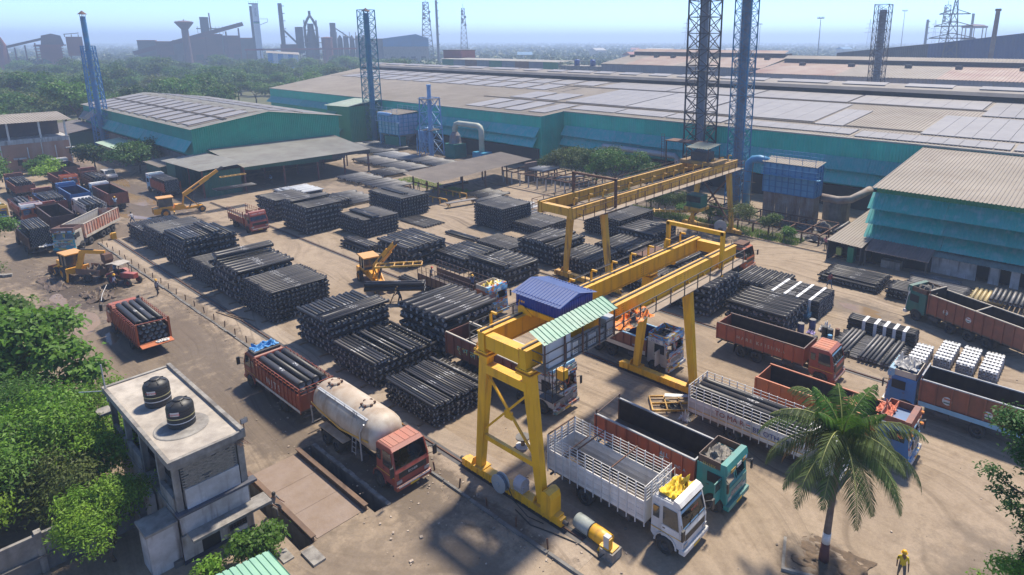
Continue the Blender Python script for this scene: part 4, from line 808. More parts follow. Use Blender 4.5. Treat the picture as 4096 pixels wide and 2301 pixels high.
MB().lathe([(9.4,35.4),(9.4,36.8),(6,38),(0,38.5)],n=14).build('ring_roof', m_stl, fr); MB().lathe([(8.6,26),(8.6,27)],n=14).build('ring_beam', m_stl, fr); MB().tube((-2,0,0),(-2,0,47),1.0,8).build('flue', m_stlg, fr)
# scattered far roofs
rr = random.Random(5); far_roof = [M('far_roof_red',(.30,.11,.09),None,.1,.8), M('far_roof_grey',(.35,.35,.35),None,.1,.8), M('far_wall_cream',(.45,.42,.38),None,.1,.8), M('far_roof_blue',(.12,.25,.4),None,.1,.8)]
kinds = ['red roofed','grey roofed','cream walled','blue roofed']; ords = ['nearest','second nearest','third nearest','farther','far','very far','faint','hazy','most distant']
spots = [(-330,470),(-290,520),(-420,640),(-255,505),(-380,760),(-180,640),(-205,520),(-300,900),(-230,820),(-560,700),(-150,780),(-520,520),(-640,900),(-500,980),(-700,420),(-120,900)]
cnt = {}
for i,(x,y) in enumerate(spots):
    k = i%4; cnt[k] = cnt.get(k,-1)+1; wd, dp, h = rr.uniform(14,34), rr.uniform(10,16), rr.uniform(8,14)
    o = empty('far_building', (x,y,0), rr.uniform(-.6,.6)+R(40), '%s %s building among the hazy trees beyond the sheds' % (ords[cnt[k]], kinds[k]), 'building', 'hazy buildings among the far trees')
    MB().box(-wd/2,wd/2,-dp/2,dp/2,0,h).build('wall', far_roof[2], o); MB().ext([(-dp/2-1,h),(dp/2+1,h),(0,h+3)],-wd/2,wd/2).build('roof', far_roof[k], o).rotation_euler = (0,0,R(90))
    for q in range(4): MB().box(-wd/2+2+q*wd/4,-wd/2+4+q*wd/4,-dp/2-.06,-dp/2,h*.45,h*.7).build('window', m_dark, o)
# ================================================================ GANTRY CRANES
def gantry(name, label, xa, xb, ya, yb, y0, y1, my, ztop=10.0, old=False):
    """two girders at x=xa and x=xb running from y0 to y1, legs at y=ya and y=yb"""
    o = empty(name, ((xa+xb)/2, ya, 0), 0, label, 'gantry crane'); cx = (xa+xb)/2; hx = (xb-xa)/2; Y = lambda y: y-ya
    zb = ztop-1.1
    for s in (-1, 1):
        x = s*hx; g = MB(); g.box(x-.25,x+.25,Y(y0),Y(y1),zb,ztop-.06); g.box(x-.33,x+.33,Y(y0),Y(y1),ztop-.06,ztop); g.box(x-.33,x+.33,Y(y0),Y(y1),zb-.06,zb)
        gd = g.build('girder', my, o); MB().box(x-.05,x+.05,Y(y0),Y(y1),ztop,ztop+.1).build('trolley_rail', m_steel, gd)
        n = int((y1-y0)/2.2); gp = MB()
        for i in range(n): yy = Y(y0)+1+i*2.2; gp.hexa([(x+s*.25,yy,zb+.05),(x+s*.5,yy,zb+.05),(x+s*.5,yy+.1,zb+.05),(x+s*.25,yy+.1,zb+.05),(x+s*.25,yy,zb+.35),(x+s*.26,yy,zb+.35),(x+s*.26,yy+.1,zb+.35),(x+s*.25,yy+.1,zb+.35)])
        gp.build('gussets', my, gd)
        for k in (.35,.66):
            ys_ = Y(y0)+(y1-y0)*k; pl_ = MB()
            for sd in (-1,1): pl_.box(x+sd*.252-.006,x+sd*.252+.006,ys_-.45,ys_+.45,zb+.1,ztop-.15)
            pp_ = pl_.build('splice_plate', my, gd); bt = MB()
            for sd in (-1,1):
                for a_ in range(5):
                    for b_ in (-.35,-.2,.2,.35): bt.box(x+sd*.262-.012,x+sd*.262+.012,ys_+b_-.018,ys_+b_+.018,zb+.18+a_*.16,zb+.216+a_*.16)
            bt.build('bolts', m_rust if old else m_steel, gd)
        # service walkway outside the girder
        wk = MB(); wk.box(x+s*.44 if s>0 else x-1.35, x+1.35 if s>0 else x-.44, Y(y0)+.3,Y(y1)-.2,zb+.02,zb+.07)
        wa = wk.build('walkway', M('walkway_plate',(.30,.25,.20),(.22,.17,.13),.8,.8), o)
        pm = MB(); xx = x+s*1.32; k = Y(y0)+.3
        while k < Y(y1): pm.bar((xx,k,zb),(xx,k,zb+1.12),.06); k += 1.75
        for z in (.55,1.1): pm.bar((xx,Y(y0)+.3,zb+z),(xx,Y(y1)-.2,zb+z),.045)
        for ye in (Y(y0)+.3, Y(y1)-.2):
            for z in (.55,1.1): pm.bar((x+s*.45,ye,zb+z),(xx,ye,zb+z),.045)
        pm.build('handrail', m_rust if old else m_steel, wa)
    for ye in (Y(y0)+.35, Y(y1)-.35): MB().box(-hx+.33,hx-.33,ye-.3,ye+.3,zb+.15,ztop-.12).build('end_tie', my, o)
    # festoon brackets on the -x girder
    n = int((y1-y0)/2.3)
    for i in range(n):
        yy = Y(y0)+1.2+i*2.3; b = MB(); x = -hx-.45 if not old else hx-.6
        b.box(x-.06,x+.06,yy-.06,yy+.06,zb+.9,ztop+.75); b.box(x-.06,x+.5,yy-.06,yy+.06,ztop+.63,ztop+.75); b.build('festoon_bracket', my, o)
    MB().path([(-hx-.45 if not old else hx-.6, Y(y0)+1+i*.5, ztop+.6) for i in range(int((y1-y0-2)*2))],.03,5).build('festoon_cable', m_black, o)
    # legs on both sides
    for yy, rigid in ((ya, True), (yb, True)):
        for s in (-1, 1):
            xt, xf = s*(hx+.05), s*(hx+.95); y_ = Y(yy); a, b = .34, .25
            P = []
            for (x, z, h) in ((xf,.75,b),(xt,zb-.3,a)):
                for ux, uy in ((-1,-1),(1,-1),(1,1),(-1,1)): P.append((x+ux*h, y_+uy*h*.8, z))
            lg = MB().hexa(P).build('leg', my, o)
            hd = MB(); hd.box(xt-.55,xt+.55,y_-.5,y_+.5,zb-.42,zb-.3); hd.box(xt-.55,xt+.55,y_-.5,y_+.5,zb-.16,zb-.06); hd.box(xt-.3,xt+.3,y_-.3,y_+.3,zb-.3,zb-.16)
            for k in (-.35,-.1,.15,.4): hd.hexa([(xt-.55,y_+k,zb-.06),(xt-.42,y_+k,zb-.06),(xt-.42,y_+k+.06,zb-.06),(xt-.55,y_+k+.06,zb-.06),(xt-.43,y_+k,zb+.3),(xt-.42,y_+k,zb+.3),(xt-.42,y_+k+.06,zb+.3),(xt-.43,y_+k+.06,zb+.3)])
            hd.build('leg_head', my if not old else m_rust, lg)
            MB().box(xf-.5,xf+.5,y_-.4,y_+.4,.72,.8).hexa([(xf-.46,y_-.4,.8),(xf-.4,y_-.4,.8),(xf-.4,y_+.4,.8),(xf-.46,y_+.4,.8),(xf-.34,y_-.3,1.25),(xf-.3,y_-.3,1.25),(xf-.3,y_+.3,1.25),(xf-.34,y_+.3,1.25)]).build('foot_plate', my, lg)
        y_ = Y(yy); car = MB(); car.box(-hx-2.3,hx+2.3,y_-.27,y_+.27,.22,.72); k = -hx-2.1
        while k < hx+2.2: car.box(k,k+.05,y_-.31,y_+.31,.22,.71); k += .55
        ec = car.build('end_carriage', my, o)
        for s in (-1, 1):
            MB().box(s*(hx+2.3)-.2,s*(hx+2.3)+.2,y_-.22,y_+.22,.16,.6).build('buffer_box', my, ec); MB().tube((s*(hx+2.5),y_,.42),(s*(hx+2.8),y_,.42),.12,10).build('buffer', m_steel, ec)
            for q in (1.2,1.9): MB().tube((s*(hx+q),y_-.1,.26),(s*(hx+q),y_+.1,.26),.25,12).build('wheel', m_steel, ec)
    return o, hx, zb
m_y = m_yel
gc, hx, zb = gantry('gantry_crane', 'bright yellow double girder gantry crane with blue trolley house in front', -25.8, -22.5, 22.35, 38.7, 21.9, 45.8, m_y)
# bracing of the near support (A frame towards the viewer)
for y_, full in ((0, True),):
    MB().box(-hx-.1,hx+.1,y_-.28,y_+.28,zb-1.5,zb-.95).build('portal_beam', m_y, gc)
    MB().bar((-hx-.72,y_,3.0),(hx+.72,y_,3.0),.22,.3).build('tie_bar', m_y, gc)
    MB().bar((-hx-.7,y_+.02,3.2),(hx+.2,y_+.02,zb-1.5),.12).build('cross_brace', m_y, gc); MB().bar((hx+.7,y_-.02,3.2),(-hx-.2,y_-.02,zb-1.5),.12).build('cross_brace', m_y, gc)
    MB().box(-.3,.3,y_-.06,y_+.06,5.0,5.5).build('brace_plate', m_y, gc)
mw = MB(); mw.lathe([(.0,-.3),(.14,-.3),(.14,-.24),(.56,-.22),(.58,-.18),(.56,-.14),(.28,-.12),(.28,.1),(.56,.12),(.58,.16),(.56,.2),(.0,.2)],(-.3,-.5,.95),28,'y')
cr = mw.build('cable_reel', M('reel_grey',(.36,.38,.38),(.28,.3,.3),1,.5), gc); MB().lathe([(.3,-.12),(.5,-.1),(.5,.08),(.3,.1)],(-.3,-.5,.95),28,'y').build('wound_cable', M('cable_blue_grey',(.12,.16,.2),None,3,.6), cr)
MB().tube((.55,.05,1.15),(1.15,.05,1.15),.38,14).box(.5,1.2,-.2,.35,.72,1.1).build('motor_cover', M('motor_grey',(.46,.43,.44),None,1,.5), gc)
mc_ = MB(); mc_.ext([(hx+1.25,.72),(hx+2.0,.72),(hx+2.0,1.7),(hx+1.9,2.0),(hx+1.62,2.12),(hx+1.35,2.0),(hx+1.25,1.7)],-.5,.35); mc_.build('drive_cover', m_yel, gc)
# trolley with blue house
tr = MB(); 
for s in (-1,1): tr.box(s*hx-.2,s*hx+.2,2.9,6.2,zb+1.15,zb+1.5)
tr.box(-hx,hx,2.9,3.3,zb+1.2,zb+1.5); tr.box(-hx,hx,5.8,6.2,zb+1.2,zb+1.5)
tro = tr.build('trolley', m_y, gc); z0, z1 = zb+1.42, zb+2.3
for a,b_ in (((-2.3,3.0),(1.3,3.0)),((1.3,3.0),(1.3,5.9)),((1.3,5.9),(-2.3,5.9)),((-2.3,5.9),(-2.3,3.0))): MB().corr((*a,z0),(*b_,z0),(*b_,z1+.1),(*a,z1+.1),.2,.03).build('house_wall', m_bluesheet, tro)
MB().corr((-2.5,2.75,z1),(1.5,2.75,z1),(1.5,4.45,z1+.45),(-2.5,4.45,z1+.45),.24,.03).build('house_roof', M('blue_roof_sheet',(.05,.12,.34),(.035,.09,.27),.5,.4,dust=.3), tro)
MB().corr((1.5,6.15,z1),(-2.5,6.15,z1),(-2.5,4.45,z1+.45),(1.5,4.45,z1+.45),.24,.03).build('house_roof', M('blue_roof_sheet',(.05,.1,.36)), tro)
MB().hexa([(-hx-.3,2.85,zb+1.1),(-hx+.9,2.85,zb+1.1),(-hx+.9,2.9,zb+1.1),(-hx-.3,2.9,zb+1.1),(-hx-.2,2.85,zb+1.6),(-hx+.1,2.85,zb+1.6),(-hx+.1,2.9,zb+1.6),(-hx-.2,2.9,zb+1.6)]).build('side_plate', m_y, tro)
for xg in (-2.28,1.28): MB().hexa([(xg,3.0,z1+.03),(xg+.02,3.0,z1+.03),(xg+.02,5.9,z1+.03),(xg,5.9,z1+.03),(xg,4.38,z1+.4),(xg+.02,4.38,z1+.4),(xg+.02,4.52,z1+.4),(xg,4.52,z1+.4)]).build('house_gable', m_bluesheet, tro)
# hook block
hk = MB(); hk.box(-.3,.3,4.3,4.8,5.6,6.2); hkb = hk.build('hook_block', m_y, gc); MB().path([(0,4.55,5.6),(0,4.55,5.35),(.16,4.55,5.2),(.2,4.55,5.05),(.05,4.55,4.92),(-.14,4.55,5.0)],.05,6).build('hook', m_steel, hkb)
for xr in (-.2,-.07,.07,.2): MB().bar((xr,4.55,6.2),(xr*1.6,4.55,zb+1.3),.025).build('hoist_rope', m_steel, gc)
# green awning over electrical panels
xw = hx+.9
MB().corr((xw-.6,-.2,zb+2.15),(xw-.65,6.1,zb+2.2),(xw+.6,6.0,zb+1.8),(xw+.6,-.3,zb+1.75),.32,.04).build('awning', M('faded_green_sheet',(.12,.29,.20),(.19,.32,.24),.6,.5,streak=(.07,.15,.11),samt=.5), gc)
for y_ in (-.1,1.5,3.0,4.5,5.9): MB().bar((xw+.42,y_,zb-.05),(xw+.42,y_,zb+1.82),.08).build('awning_post', m_rust, gc)
MB().box(xw-.15,xw+.3,.35,2.1,zb+.1,zb+1.75).build('panel_cabinet', M('cabinet_white',(.55,.57,.6),(.48,.5,.52),1,.45), gc)
cz = [(2.3,2.75,.75,m_white),(2.85,3.5,.7,m_galv),(3.65,4.35,.7,m_galv),(4.5,5.1,.65,m_galv),(5.25,6.1,1.1,m_galv)]
for a,b_,h,m in cz:
    bx_ = MB().box(xw-.25,xw+.3,a,b_,zb+.1,zb+.1+h).build('resistor_box', m, gc); sl_ = MB()
    for k in range(3):
        for q in range(4): sl_.box(xw+.301,xw+.31,a+.08+k*(b_-a)/3.4,a+.08+k*(b_-a)/3.4+.12,zb+.2+q*.1,zb+.24+q*.1)
    sl_.build('vent_slots', m_steel, bx_)
# tarpaulin on the walkway
def cloth(name, label, cat, c, sx, sy, amp, m, seed, sag=0, n=24):
    r = np.random.default_rng(seed); mb = MB(); Z = r.normal(size=(n+1,n+1))
    for _ in range(3): Z = (Z+np.roll(Z,1,0)+np.roll(Z,-1,0)+np.roll(Z,1,1)+np.roll(Z,-1,1))/5*1.5
    for i in range(n+1):
        for j in range(n+1):
            u, v = i/n-.5, j/n-.5; edge = max(0, 1-2*max(abs(u),abs(v)))
            mb.v.append((c[0]+u*sx+.05*sx*Z[j,i], c[1]+v*sy+.05*sy*Z[i,j], c[2]+abs(Z[i,j])*amp*(.4+edge)+sag*(.5-abs(u))))
    for i in range(n):
        for j in range(n): q = i*(n+1)+j; mb.f.append((q,q+1,q+n+2,q+n+1)); mb.m.append(0)
    o = mb.build(name, m, None, True); return tag(o, label, cat)
m_tarp = M('orange_black_tarp',(.72,.20,.02),(.02,.02,.02),1.6,.55,space='Object',lo=.5,hi=.54)
cloth('tarpaulin','crumpled orange and black tarpaulin lying over the crane walkway','tarpaulin',(-21.45,30.4,zb+.12),1.3,3.2,.32,m_tarp,3)
# U frames (hanger gates) on the overhang
fx = MB(); yf = 20.1
for s in (-1,1): fx.box(s*(hx+.75)-.14,s*(hx+.75)+.14,yf-.14,yf+.14,zb-.5,zb+3.0); fx.box(s*(hx+.45)-.4,s*(hx+.45)+.4,yf-.14,yf+.14,zb-.5,zb-.2)
fx.box(-hx-.85,hx+.85,yf-.14,yf+.14,zb+2.75,zb+3.05); fx.build('gate_frame', m_y, gc)
MB().box(-hx-3.2,-hx-.5,18.6,21.5,zb+.05,zb+.15).build('landing', m_rust, gc)
# operator cage hanging under the near end
cgx = MB(); xa_, xb_, ya_, yb_ = -.1, 1.1, 2.5, 3.5
for z in (5.2,): cgx.box(xa_,xb_,ya_,yb_,z,z+.05)
for x_ in (xa_,(xa_+xb_)/2,xb_):
    for y_ in (ya_,yb_): cgx.bar((x_,y_,5.2),(x_,y_,zb-.1),.04)
for z in (5.7,6.2,7.4): cgx.bar((xa_,ya_,z),(xb_,ya_,z),.04).bar((xb_,ya_,z),(xb_,yb_,z),.04)
cgx.build('access_cage', m_black, gc)
# ---- far, older crane
fc, hx2, zb2 = gantry('gantry_crane', 'older rust streaked yellow gantry crane spanning the far half of the yard', -44.2, -39.9, 51.0, 78.4, 45.9, 80.5, m_yelold, 10.0, True)
fx = MB()
for s in (-1,1): fx.box(s*(hx2+.75)-.12,s*(hx2+.75)+.12,1.0,1.24,zb2-.3,zb2+3.1)
fx.box(-hx2-.85,hx2+.85,1.0,1.24,zb2+2.9,zb2+3.12); fx.box(hx2+.2,hx2+.8,1.0,1.24,zb2-.3,zb2-.1); fx.build('gate_frame', m_rust, fc)
yq = 27.4
MB().bar((-hx2-.6,yq,1.6),(hx2+.2,yq,zb2-1),.2).bar((hx2+.6,yq,1.6),(-hx2-.2,yq,zb2-1),.2).build('cross_brace', m_rust, fc); MB().bar((-hx2-.8,yq,3.4),(hx2+.8,yq,3.4),.2).build('tie_bar', m_rust, fc)
tr = MB().box(-hx2-.3,hx2+.3,22.4,25.8,zb2+1.15,zb2+1.6); tro2 = tr.build('trolley', M('dirty_yellow',(.4,.24,.06),(.2,.13,.07),1,.7), fc)
MB().corr((-1.7,22.4,zb2+3.3),(1.7,22.4,zb2+3.3),(1.7,25.8,zb2+3.6),(-1.7,25.8,zb2+3.6),.3,.04).build('canopy', M('canopy_grey_green',(.22,.24,.19),(.16,.17,.13),.6,.7), tro2)
for x_ in (-1.6,1.6):
    for y_ in (22.6,25.6): MB().bar((x_,y_,zb2+1.6),(x_,y_,zb2+3.4),.08).build('canopy_post', m_rust, tro2)
MB().box(-1.2,1.2,23,25,zb2+1.6,zb2+2.7).build('winch', m_steel, tro2)
MB().box(-.5,1.6,21.2,23,4.6,6.2).build('cabin', M('cabin_green',(.03,.14,.09),None,1,.5), fc); MB().box(-.5,1.6,21.15,21.2,5.3,6.1).build('cabin_window', m_glass, fc); MB().box(-.7,1.8,20.9,23.2,4.2,4.6).build('cabin_floor', m_yelold, fc)
# lifting beam hung from the far crane
lb = empty('lifting_beam', (-43.4,71.0,4.0), R(35), 'yellow lifting beam with hooks hanging under the far crane', 'lifting beam')
MB().bar((-3,0,0),(3,0,0),.3,.3).build('main_beam', m_yelold, lb)
for i in range(9): MB().bar((-2.8+i*.7,-1,.02),(-2.8+i*.7,1,.02),.1).build('cross_arm', m_yelold, lb)
for s in (-1,1): MB().bar((s*2.4,0,.1),(0,0,4.2),.04).build('sling', m_steel, lb)
# ================================================================ PIPES
def pipe_mat(name, base, base2, rough, print_col=(.75,.75,.75), amt=1.0, dusty=.12):
    m = bpy.data.materials.new(name); m.use_nodes = True; n = m.node_tree.nodes; lk = m.node_tree.links; b = n['Principled BSDF']
    uv = n.new('ShaderNodeUVMap'); sx = n.new('ShaderNodeSeparateXYZ'); lk.new(uv.outputs[0], sx.inputs[0]); oi = n.new('ShaderNodeObjectInfo')
    def mt(op, a, c=None):
        x = n.new('ShaderNodeMath'); x.operation = op
        for k, s in ((0, a), (1, c)):
            if s is None: continue
            if isinstance(s, (int, float)): x.inputs[k].default_value = s
            else: lk.new(s, x.inputs[k])
        return x.outputs[0]
    u = sx.outputs[0]; v = mt('FRACT', sx.outputs[1]); pid = mt('ADD', mt('FLOOR', sx.outputs[1]), mt('MULTIPLY', oi.outputs['Random'], 977))
    wn = n.new('ShaderNodeTexWhiteNoise'); wn.noise_dimensions = '1D'; lk.new(pid, wn.inputs['W']); rnd = wn.outputs[0]
    cv = n.new('ShaderNodeCombineXYZ'); lk.new(mt('MULTIPLY', u, 60), cv.inputs[0]); lk.new(mt('MULTIPLY', v, 26), cv.inputs[1]); lk.new(pid, cv.inputs[2])
    nz = n.new('ShaderNodeTexNoise'); nz.inputs['Scale'].default_value = 1; nz.inputs['Detail'].default_value = 3; lk.new(cv.outputs[0], nz.inputs['Vector'])
    c0 = mt('ADD', .42, mt('MULTIPLY', rnd, .12))
    win = mt('MULTIPLY', mt('LESS_THAN', mt('ABSOLUTE', mt('SUBTRACT', u, c0)), .055), mt('LESS_THAN', mt('ABSOLUTE', mt('SUBTRACT', v, .5)), .085))
    msk = mt('MULTIPLY', mt('MULTIPLY', win, mt('GREATER_THAN', nz.outputs[0], .54)), mt('MULTIPLY', mt('GREATER_THAN', rnd, .45), amt))
    geo = n.new('ShaderNodeNewGeometry'); mp = n.new('ShaderNodeMapping'); mp.inputs['Scale'].default_value = (1.2,1.2,1.2); lk.new(geo.outputs['Position'], mp.inputs[0])
    n2 = n.new('ShaderNodeTexNoise'); n2.inputs['Scale'].default_value = 1; n2.inputs['Detail'].default_value = 6; lk.new(mp.outputs[0], n2.inputs['Vector'])
    mx = n.new('ShaderNodeMix'); mx.data_type = 'RGBA'; mx.inputs[6].default_value = (*base,1); mx.inputs[7].default_value = (*base2,1); lk.new(n2.outputs[0], mx.inputs[0])
    up = n.new('ShaderNodeSeparateXYZ'); lk.new(geo.outputs['Normal'], up.inputs[0]); rp = n.new('ShaderNodeMapRange'); rp.inputs[1].default_value = .3; rp.inputs[4].default_value = dusty; lk.new(up.outputs[2], rp.inputs[0])
    rv = n.new('ShaderNodeMath'); rv.operation = 'MULTIPLY'; lk.new(rp.outputs[0], rv.inputs[0]); lk.new(mt('ADD', .4, mt('MULTIPLY', rnd, 1.1)), rv.inputs[1])
    m2 = n.new('ShaderNodeMix'); m2.data_type = 'RGBA'; m2.inputs[7].default_value = (.34,.29,.25,1); lk.new(rv.outputs[0], m2.inputs[0]); lk.new(mx.outputs[2], m2.inputs[6])
    m3 = n.new('ShaderNodeMix'); m3.data_type = 'RGBA'; m3.inputs[7].default_value = (*print_col,1); lk.new(msk, m3.inputs[0]); lk.new(m2.outputs[2], m3.inputs[6])
    hv = n.new('ShaderNodeHueSaturation'); lk.new(mt('ADD', .62, mt('MULTIPLY', rnd, .76)), hv.inputs['Value']); lk.new(m3.outputs[2], hv.inputs['Color']); lk.new(hv.outputs[0], b.inputs['Base Color']); b.inputs['Roughness'].default_value = rough; b.inputs['Specular IOR Level'].default_value = .5
    return m
m_pipe = pipe_mat('bitumen_black', (.008,.0085,.0095), (.016,.016,.018), .48, print_col=(.5,.5,.5), dusty=.11)
m_pipegrey = pipe_mat('zinc_grey', (.20,.215,.235), (.15,.16,.175), .5, amt=.5, dusty=.15)
m_pipedull = pipe_mat('dull_grey', (.075,.08,.088), (.055,.058,.062), .5, amt=.4, dusty=.2)
m_pipesilver = pipe_mat('silver_coat', (.46,.48,.5), (.38,.4,.42), .4, amt=0, dusty=.1)
m_pipecream = pipe_mat('cream_coat', (.62,.47,.2), (.52,.4,.18), .5, amt=0, dusty=.1)
m_lining = M('cement_lining', (.46,.46,.45), (.30,.29,.28), 3, .9)
_tpl = {}
def pipe_tpl(L, d, n):
    """verts, quads, material ids and uv of one socket pipe lying along x"""
    k = (round(L,2), round(d,3), n)
    if k in _tpl: return _tpl[k]
    r = d/2*.9; rb = d/2*1.06; bl = min(.3, L*.06); e = L/2
    rings = [(-e,r),(e-bl*1.4,r),(e-bl,rb),(e,rb),(e,r*.93),(-e,r*.82),(-e,r)]
    ang = np.arange(n)*2*np.pi/n; V = []
    for x, rr in rings[:6]: V.append(np.stack([np.full(n,x), rr*np.cos(ang), rr*np.sin(ang)],1))
    V = np.concatenate(V); F = []; Mi = []; UV = []
    for s in range(6):
        a, b = s, (s+1) % 6
        for i in range(n):
            j = (i+1) % n; F.append((a*n+j, a*n+i, b*n+i, b*n+j)); Mi.append(1 if s in (4,) else 0)
            vv = lambda q: ((q/n)+.25) % 1.0
            v0 = ((i/n)+.25) % 1.0; v1 = v0+1/n
            ua, ub = (rings[s][0]+e)/L, (rings[s+1][0]+e)/L
            if s in (3,4,5): ua = ub = 0.0
            UV += [(ua,v1),(ua,v0),(ub,v0),(ub,v1)]
    _tpl[k] = (V, np.array(F), np.array(Mi), np.array(UV)); return _tpl[k]
_pm = {}
def pipe_mesh(L, d, m, n=12):
    k = (round(L,2), round(d,3), m.name)
    if k not in _pm:
        V, F, Mi, UV = pipe_tpl(L, d, n); me = bpy.data.meshes.new('pipe'); me.from_pydata(V.tolist(), [], F.tolist())
        me.materials.append(m); me.materials.append(m_lining); me.polygons.foreach_set('material_index', Mi); u = me.uv_layers.new(name='UVMap'); u.data.foreach_set('uv', UV.ravel()); me.polygons.foreach_set('use_smooth', [True]*len(F)); _pm[k] = me
    return _pm[k]
MASS = []   # (template key, position, angle, flip, material slot)
mass_mats = [m_pipe, m_lining, m_pipegrey, m_pipedull, m_pipesilver, m_pipecream]
def pipe(x, y, z, ang, L, d, m=None, label=None, group=None, n=8, parent=None, tilt=0):
    m = m or m_pipe
    if label or parent:
        o = link('pipe', pipe_mesh(L, d, m), parent, (x,y,z)); o.rotation_euler = (0, tilt, ang)
        if label: tag(o, label, 'pipe', group)
        return o
    MASS.append((L, d, n, x, y, z, ang, mass_mats.index(m), tilt))
GP = 'black pipes in the yard stacks'
def layer(x0, x1, y0, y1, z, dirx, d, m=None, label=None, n=8, keep=None, group=GP, L=None, jit=.05):
    """one layer of parallel pipes filling the rectangle"""
    a, b = (y0, y1) if dirx else (x0, x1); cnt = max(1, int((b-a)/d)); off = (b-a-cnt*d)/2
    Lp = L or ((x1-x0) if dirx else (y1-y0)); c = (x0+x1)/2 if dirx else (y0+y1)/2
    for i in range(cnt):
        if keep is not None and not keep(i, cnt): continue
        t = a+off+(i+.5)*d; s = random.uniform(-jit, jit)*2; fl = (math.pi if i % 2 else 0)
        ds = (.12 if i % 2 else -.12)
        Lp_ = Lp; Lp = Lp_*random.choice((1,1,1,.985,.97)) if not (label) else Lp_; fl += random.uniform(-.006,.006)
        if dirx: pipe(c+s+ds, t, z, fl, Lp, d*.97, m, label, group, n)
        else: pipe(t, c+s+ds, z, math.pi/2+fl, Lp, d*.97, m, label, group, n)
        Lp = Lp_
def pstack(x0, x1, y0, y1, h, d, topx, label=None, m=None, n=8, topn=None, timbers=True, extra=None, L=None, irregular=0):
    """cross stacked pipes: layers alternate direction"""
    nl = max(1, round(h/d)); base = .12 if timbers else .02
    for k in range(nl):
        top = k == nl-1; dx = topx if (nl-1-k) % 2 == 0 else not topx; z = base+(k+.5)*d*.985
        kp = None
        if irregular and not top:
            kp = (lambda s: (lambda i, c: random.Random(s*31+i).random() > irregular or i in (0, c-1)))(k+int(x0))
        layer(x0, x1, y0, y1, z, dx, d, m, label if top else None, n, kp)
    return base+nl*d*.985
def timber(x0, x1, y0, y1):
    for t in (.2, .8):
        x = x0+(x1-x0)*t; tm = MB().box(x-.08,x+.08,y0-.5,y1+.3,.0,.12); tm_all.v += [] ; b = len(tm_all.v); tm_all.v += tm.v; tm_all.f += [tuple(b+i for i in f) for f in tm.f]; tm_all.m += tm.m
tm_all = MB()
lbl = 'black iron pipe in the top layer of the '
ST = [ # x0,x1,y0,y1,h,d,topx,label,n,irregular
 (-100.2,-94.2,24,29.6,1.9,.24,True,None,6,.1),(-93.6,-87.3,24,29.8,2.9,.24,False,None,6,.1),
 (-84.9,-78.6,23.6,29.6,3.6,.34,True,lbl+'heap by the red tractor',8,.12),
 (-77.5,-71.4,23.7,29.4,2.2,.22,False,None,8,.1),
 (-70.9,-64.7,23.7,29.6,3.6,.44,False,lbl+'tall stack by the apron posts',10,.08),
 (-64.1,-57.8,23.9,29.8,2.95,.215,False,None,8,.08),
 (-53.1,-47.4,24.0,29.9,3.0,.33,True,lbl+'stack above the blue bundle',10,.08),
 (-46.5,-40.2,30.2,36.0,3.6,.44,False,lbl+'stack left of the lettered truck',10,.08),
 (-46.3,-40.3,23.6,29.5,1.75,.29,False,None,10,.05),
 (-38.6,-32.8,23.4,28.8,1.35,.215,False,None,10,.05),
 (-98.5,-92.5,40.4,46,2.9,.34,False,lbl+'stack behind the parked red truck',8,.1),
 (-89,-82.4,39.9,45.4,3.9,.32,False,None,8,.1),(-81.4,-75.2,44.2,49.8,2.5,.245,False,None,8,.08),
 (-88.6,-80,53.4,58.6,2.9,.25,False,None,6,.05),(-67.0,-60.6,41.1,46.6,2.55,.42,True,lbl+'stack behind the mobile crane',10,.12),
 (-69.2,-63.3,58.4,64.2,3.1,.2,False,None,6,.03),(-62,-55.6,52.2,56.4,.6,.2,False,None,6,0),
 (-60.6,-55,44.6,50,1.35,.36,True,lbl+'low stack past the mobile crane',8,.1),
 (-53.6,-47.8,44.2,49.6,1.9,.38,False,lbl+'stack behind the rusty truck',8,.1),
 (-63.8,-58,60.2,66,1.2,.24,False,None,6,.05),(-54.2,-48.2,52.4,58.2,2.4,.32,False,None,8,.1),(-55,-48.8,66,74,2.6,.2,False,None,6,.03),
 (-48.0,-43,52.6,58,1.8,.29,False,None,8,.1),(-48.4,-42.8,65,70.6,2.2,.36,True,None,8,.1),(-47.6,-42.2,59,64.4,1.6,.32,False,None,8,.1),(-40.6,-35,58.4,63.8,2.0,.32,False,None,8,.12),
 (-39.6,-34.4,52.6,58,1.25,.22,False,None,8,.05),(-33,-27.4,51.8,57.6,3.1,.38,True,lbl+'stack between the crane legs',10,.14),
 (-26.4,-20.4,52.9,58,1.75,.36,True,lbl+'stack behind the red cab',10,.1),(-29.5,-24.2,59.5,64.5,1.6,.3,False,None,8,.1),
 (-72.9,-68,46.2,50.5,.5,.3,True,None,8,0),(-75,-69,40.6,43.2,.9,.36,True,None,8,.1)]
for (x0,x1,y0,y1,h,d,tx,lb_,n,ir) in ST:
    zt = pstack(x0,x1,y0,y1,h,d,tx,lb_,None,n,irregular=ir); timber(x0,x1,y0,y1)
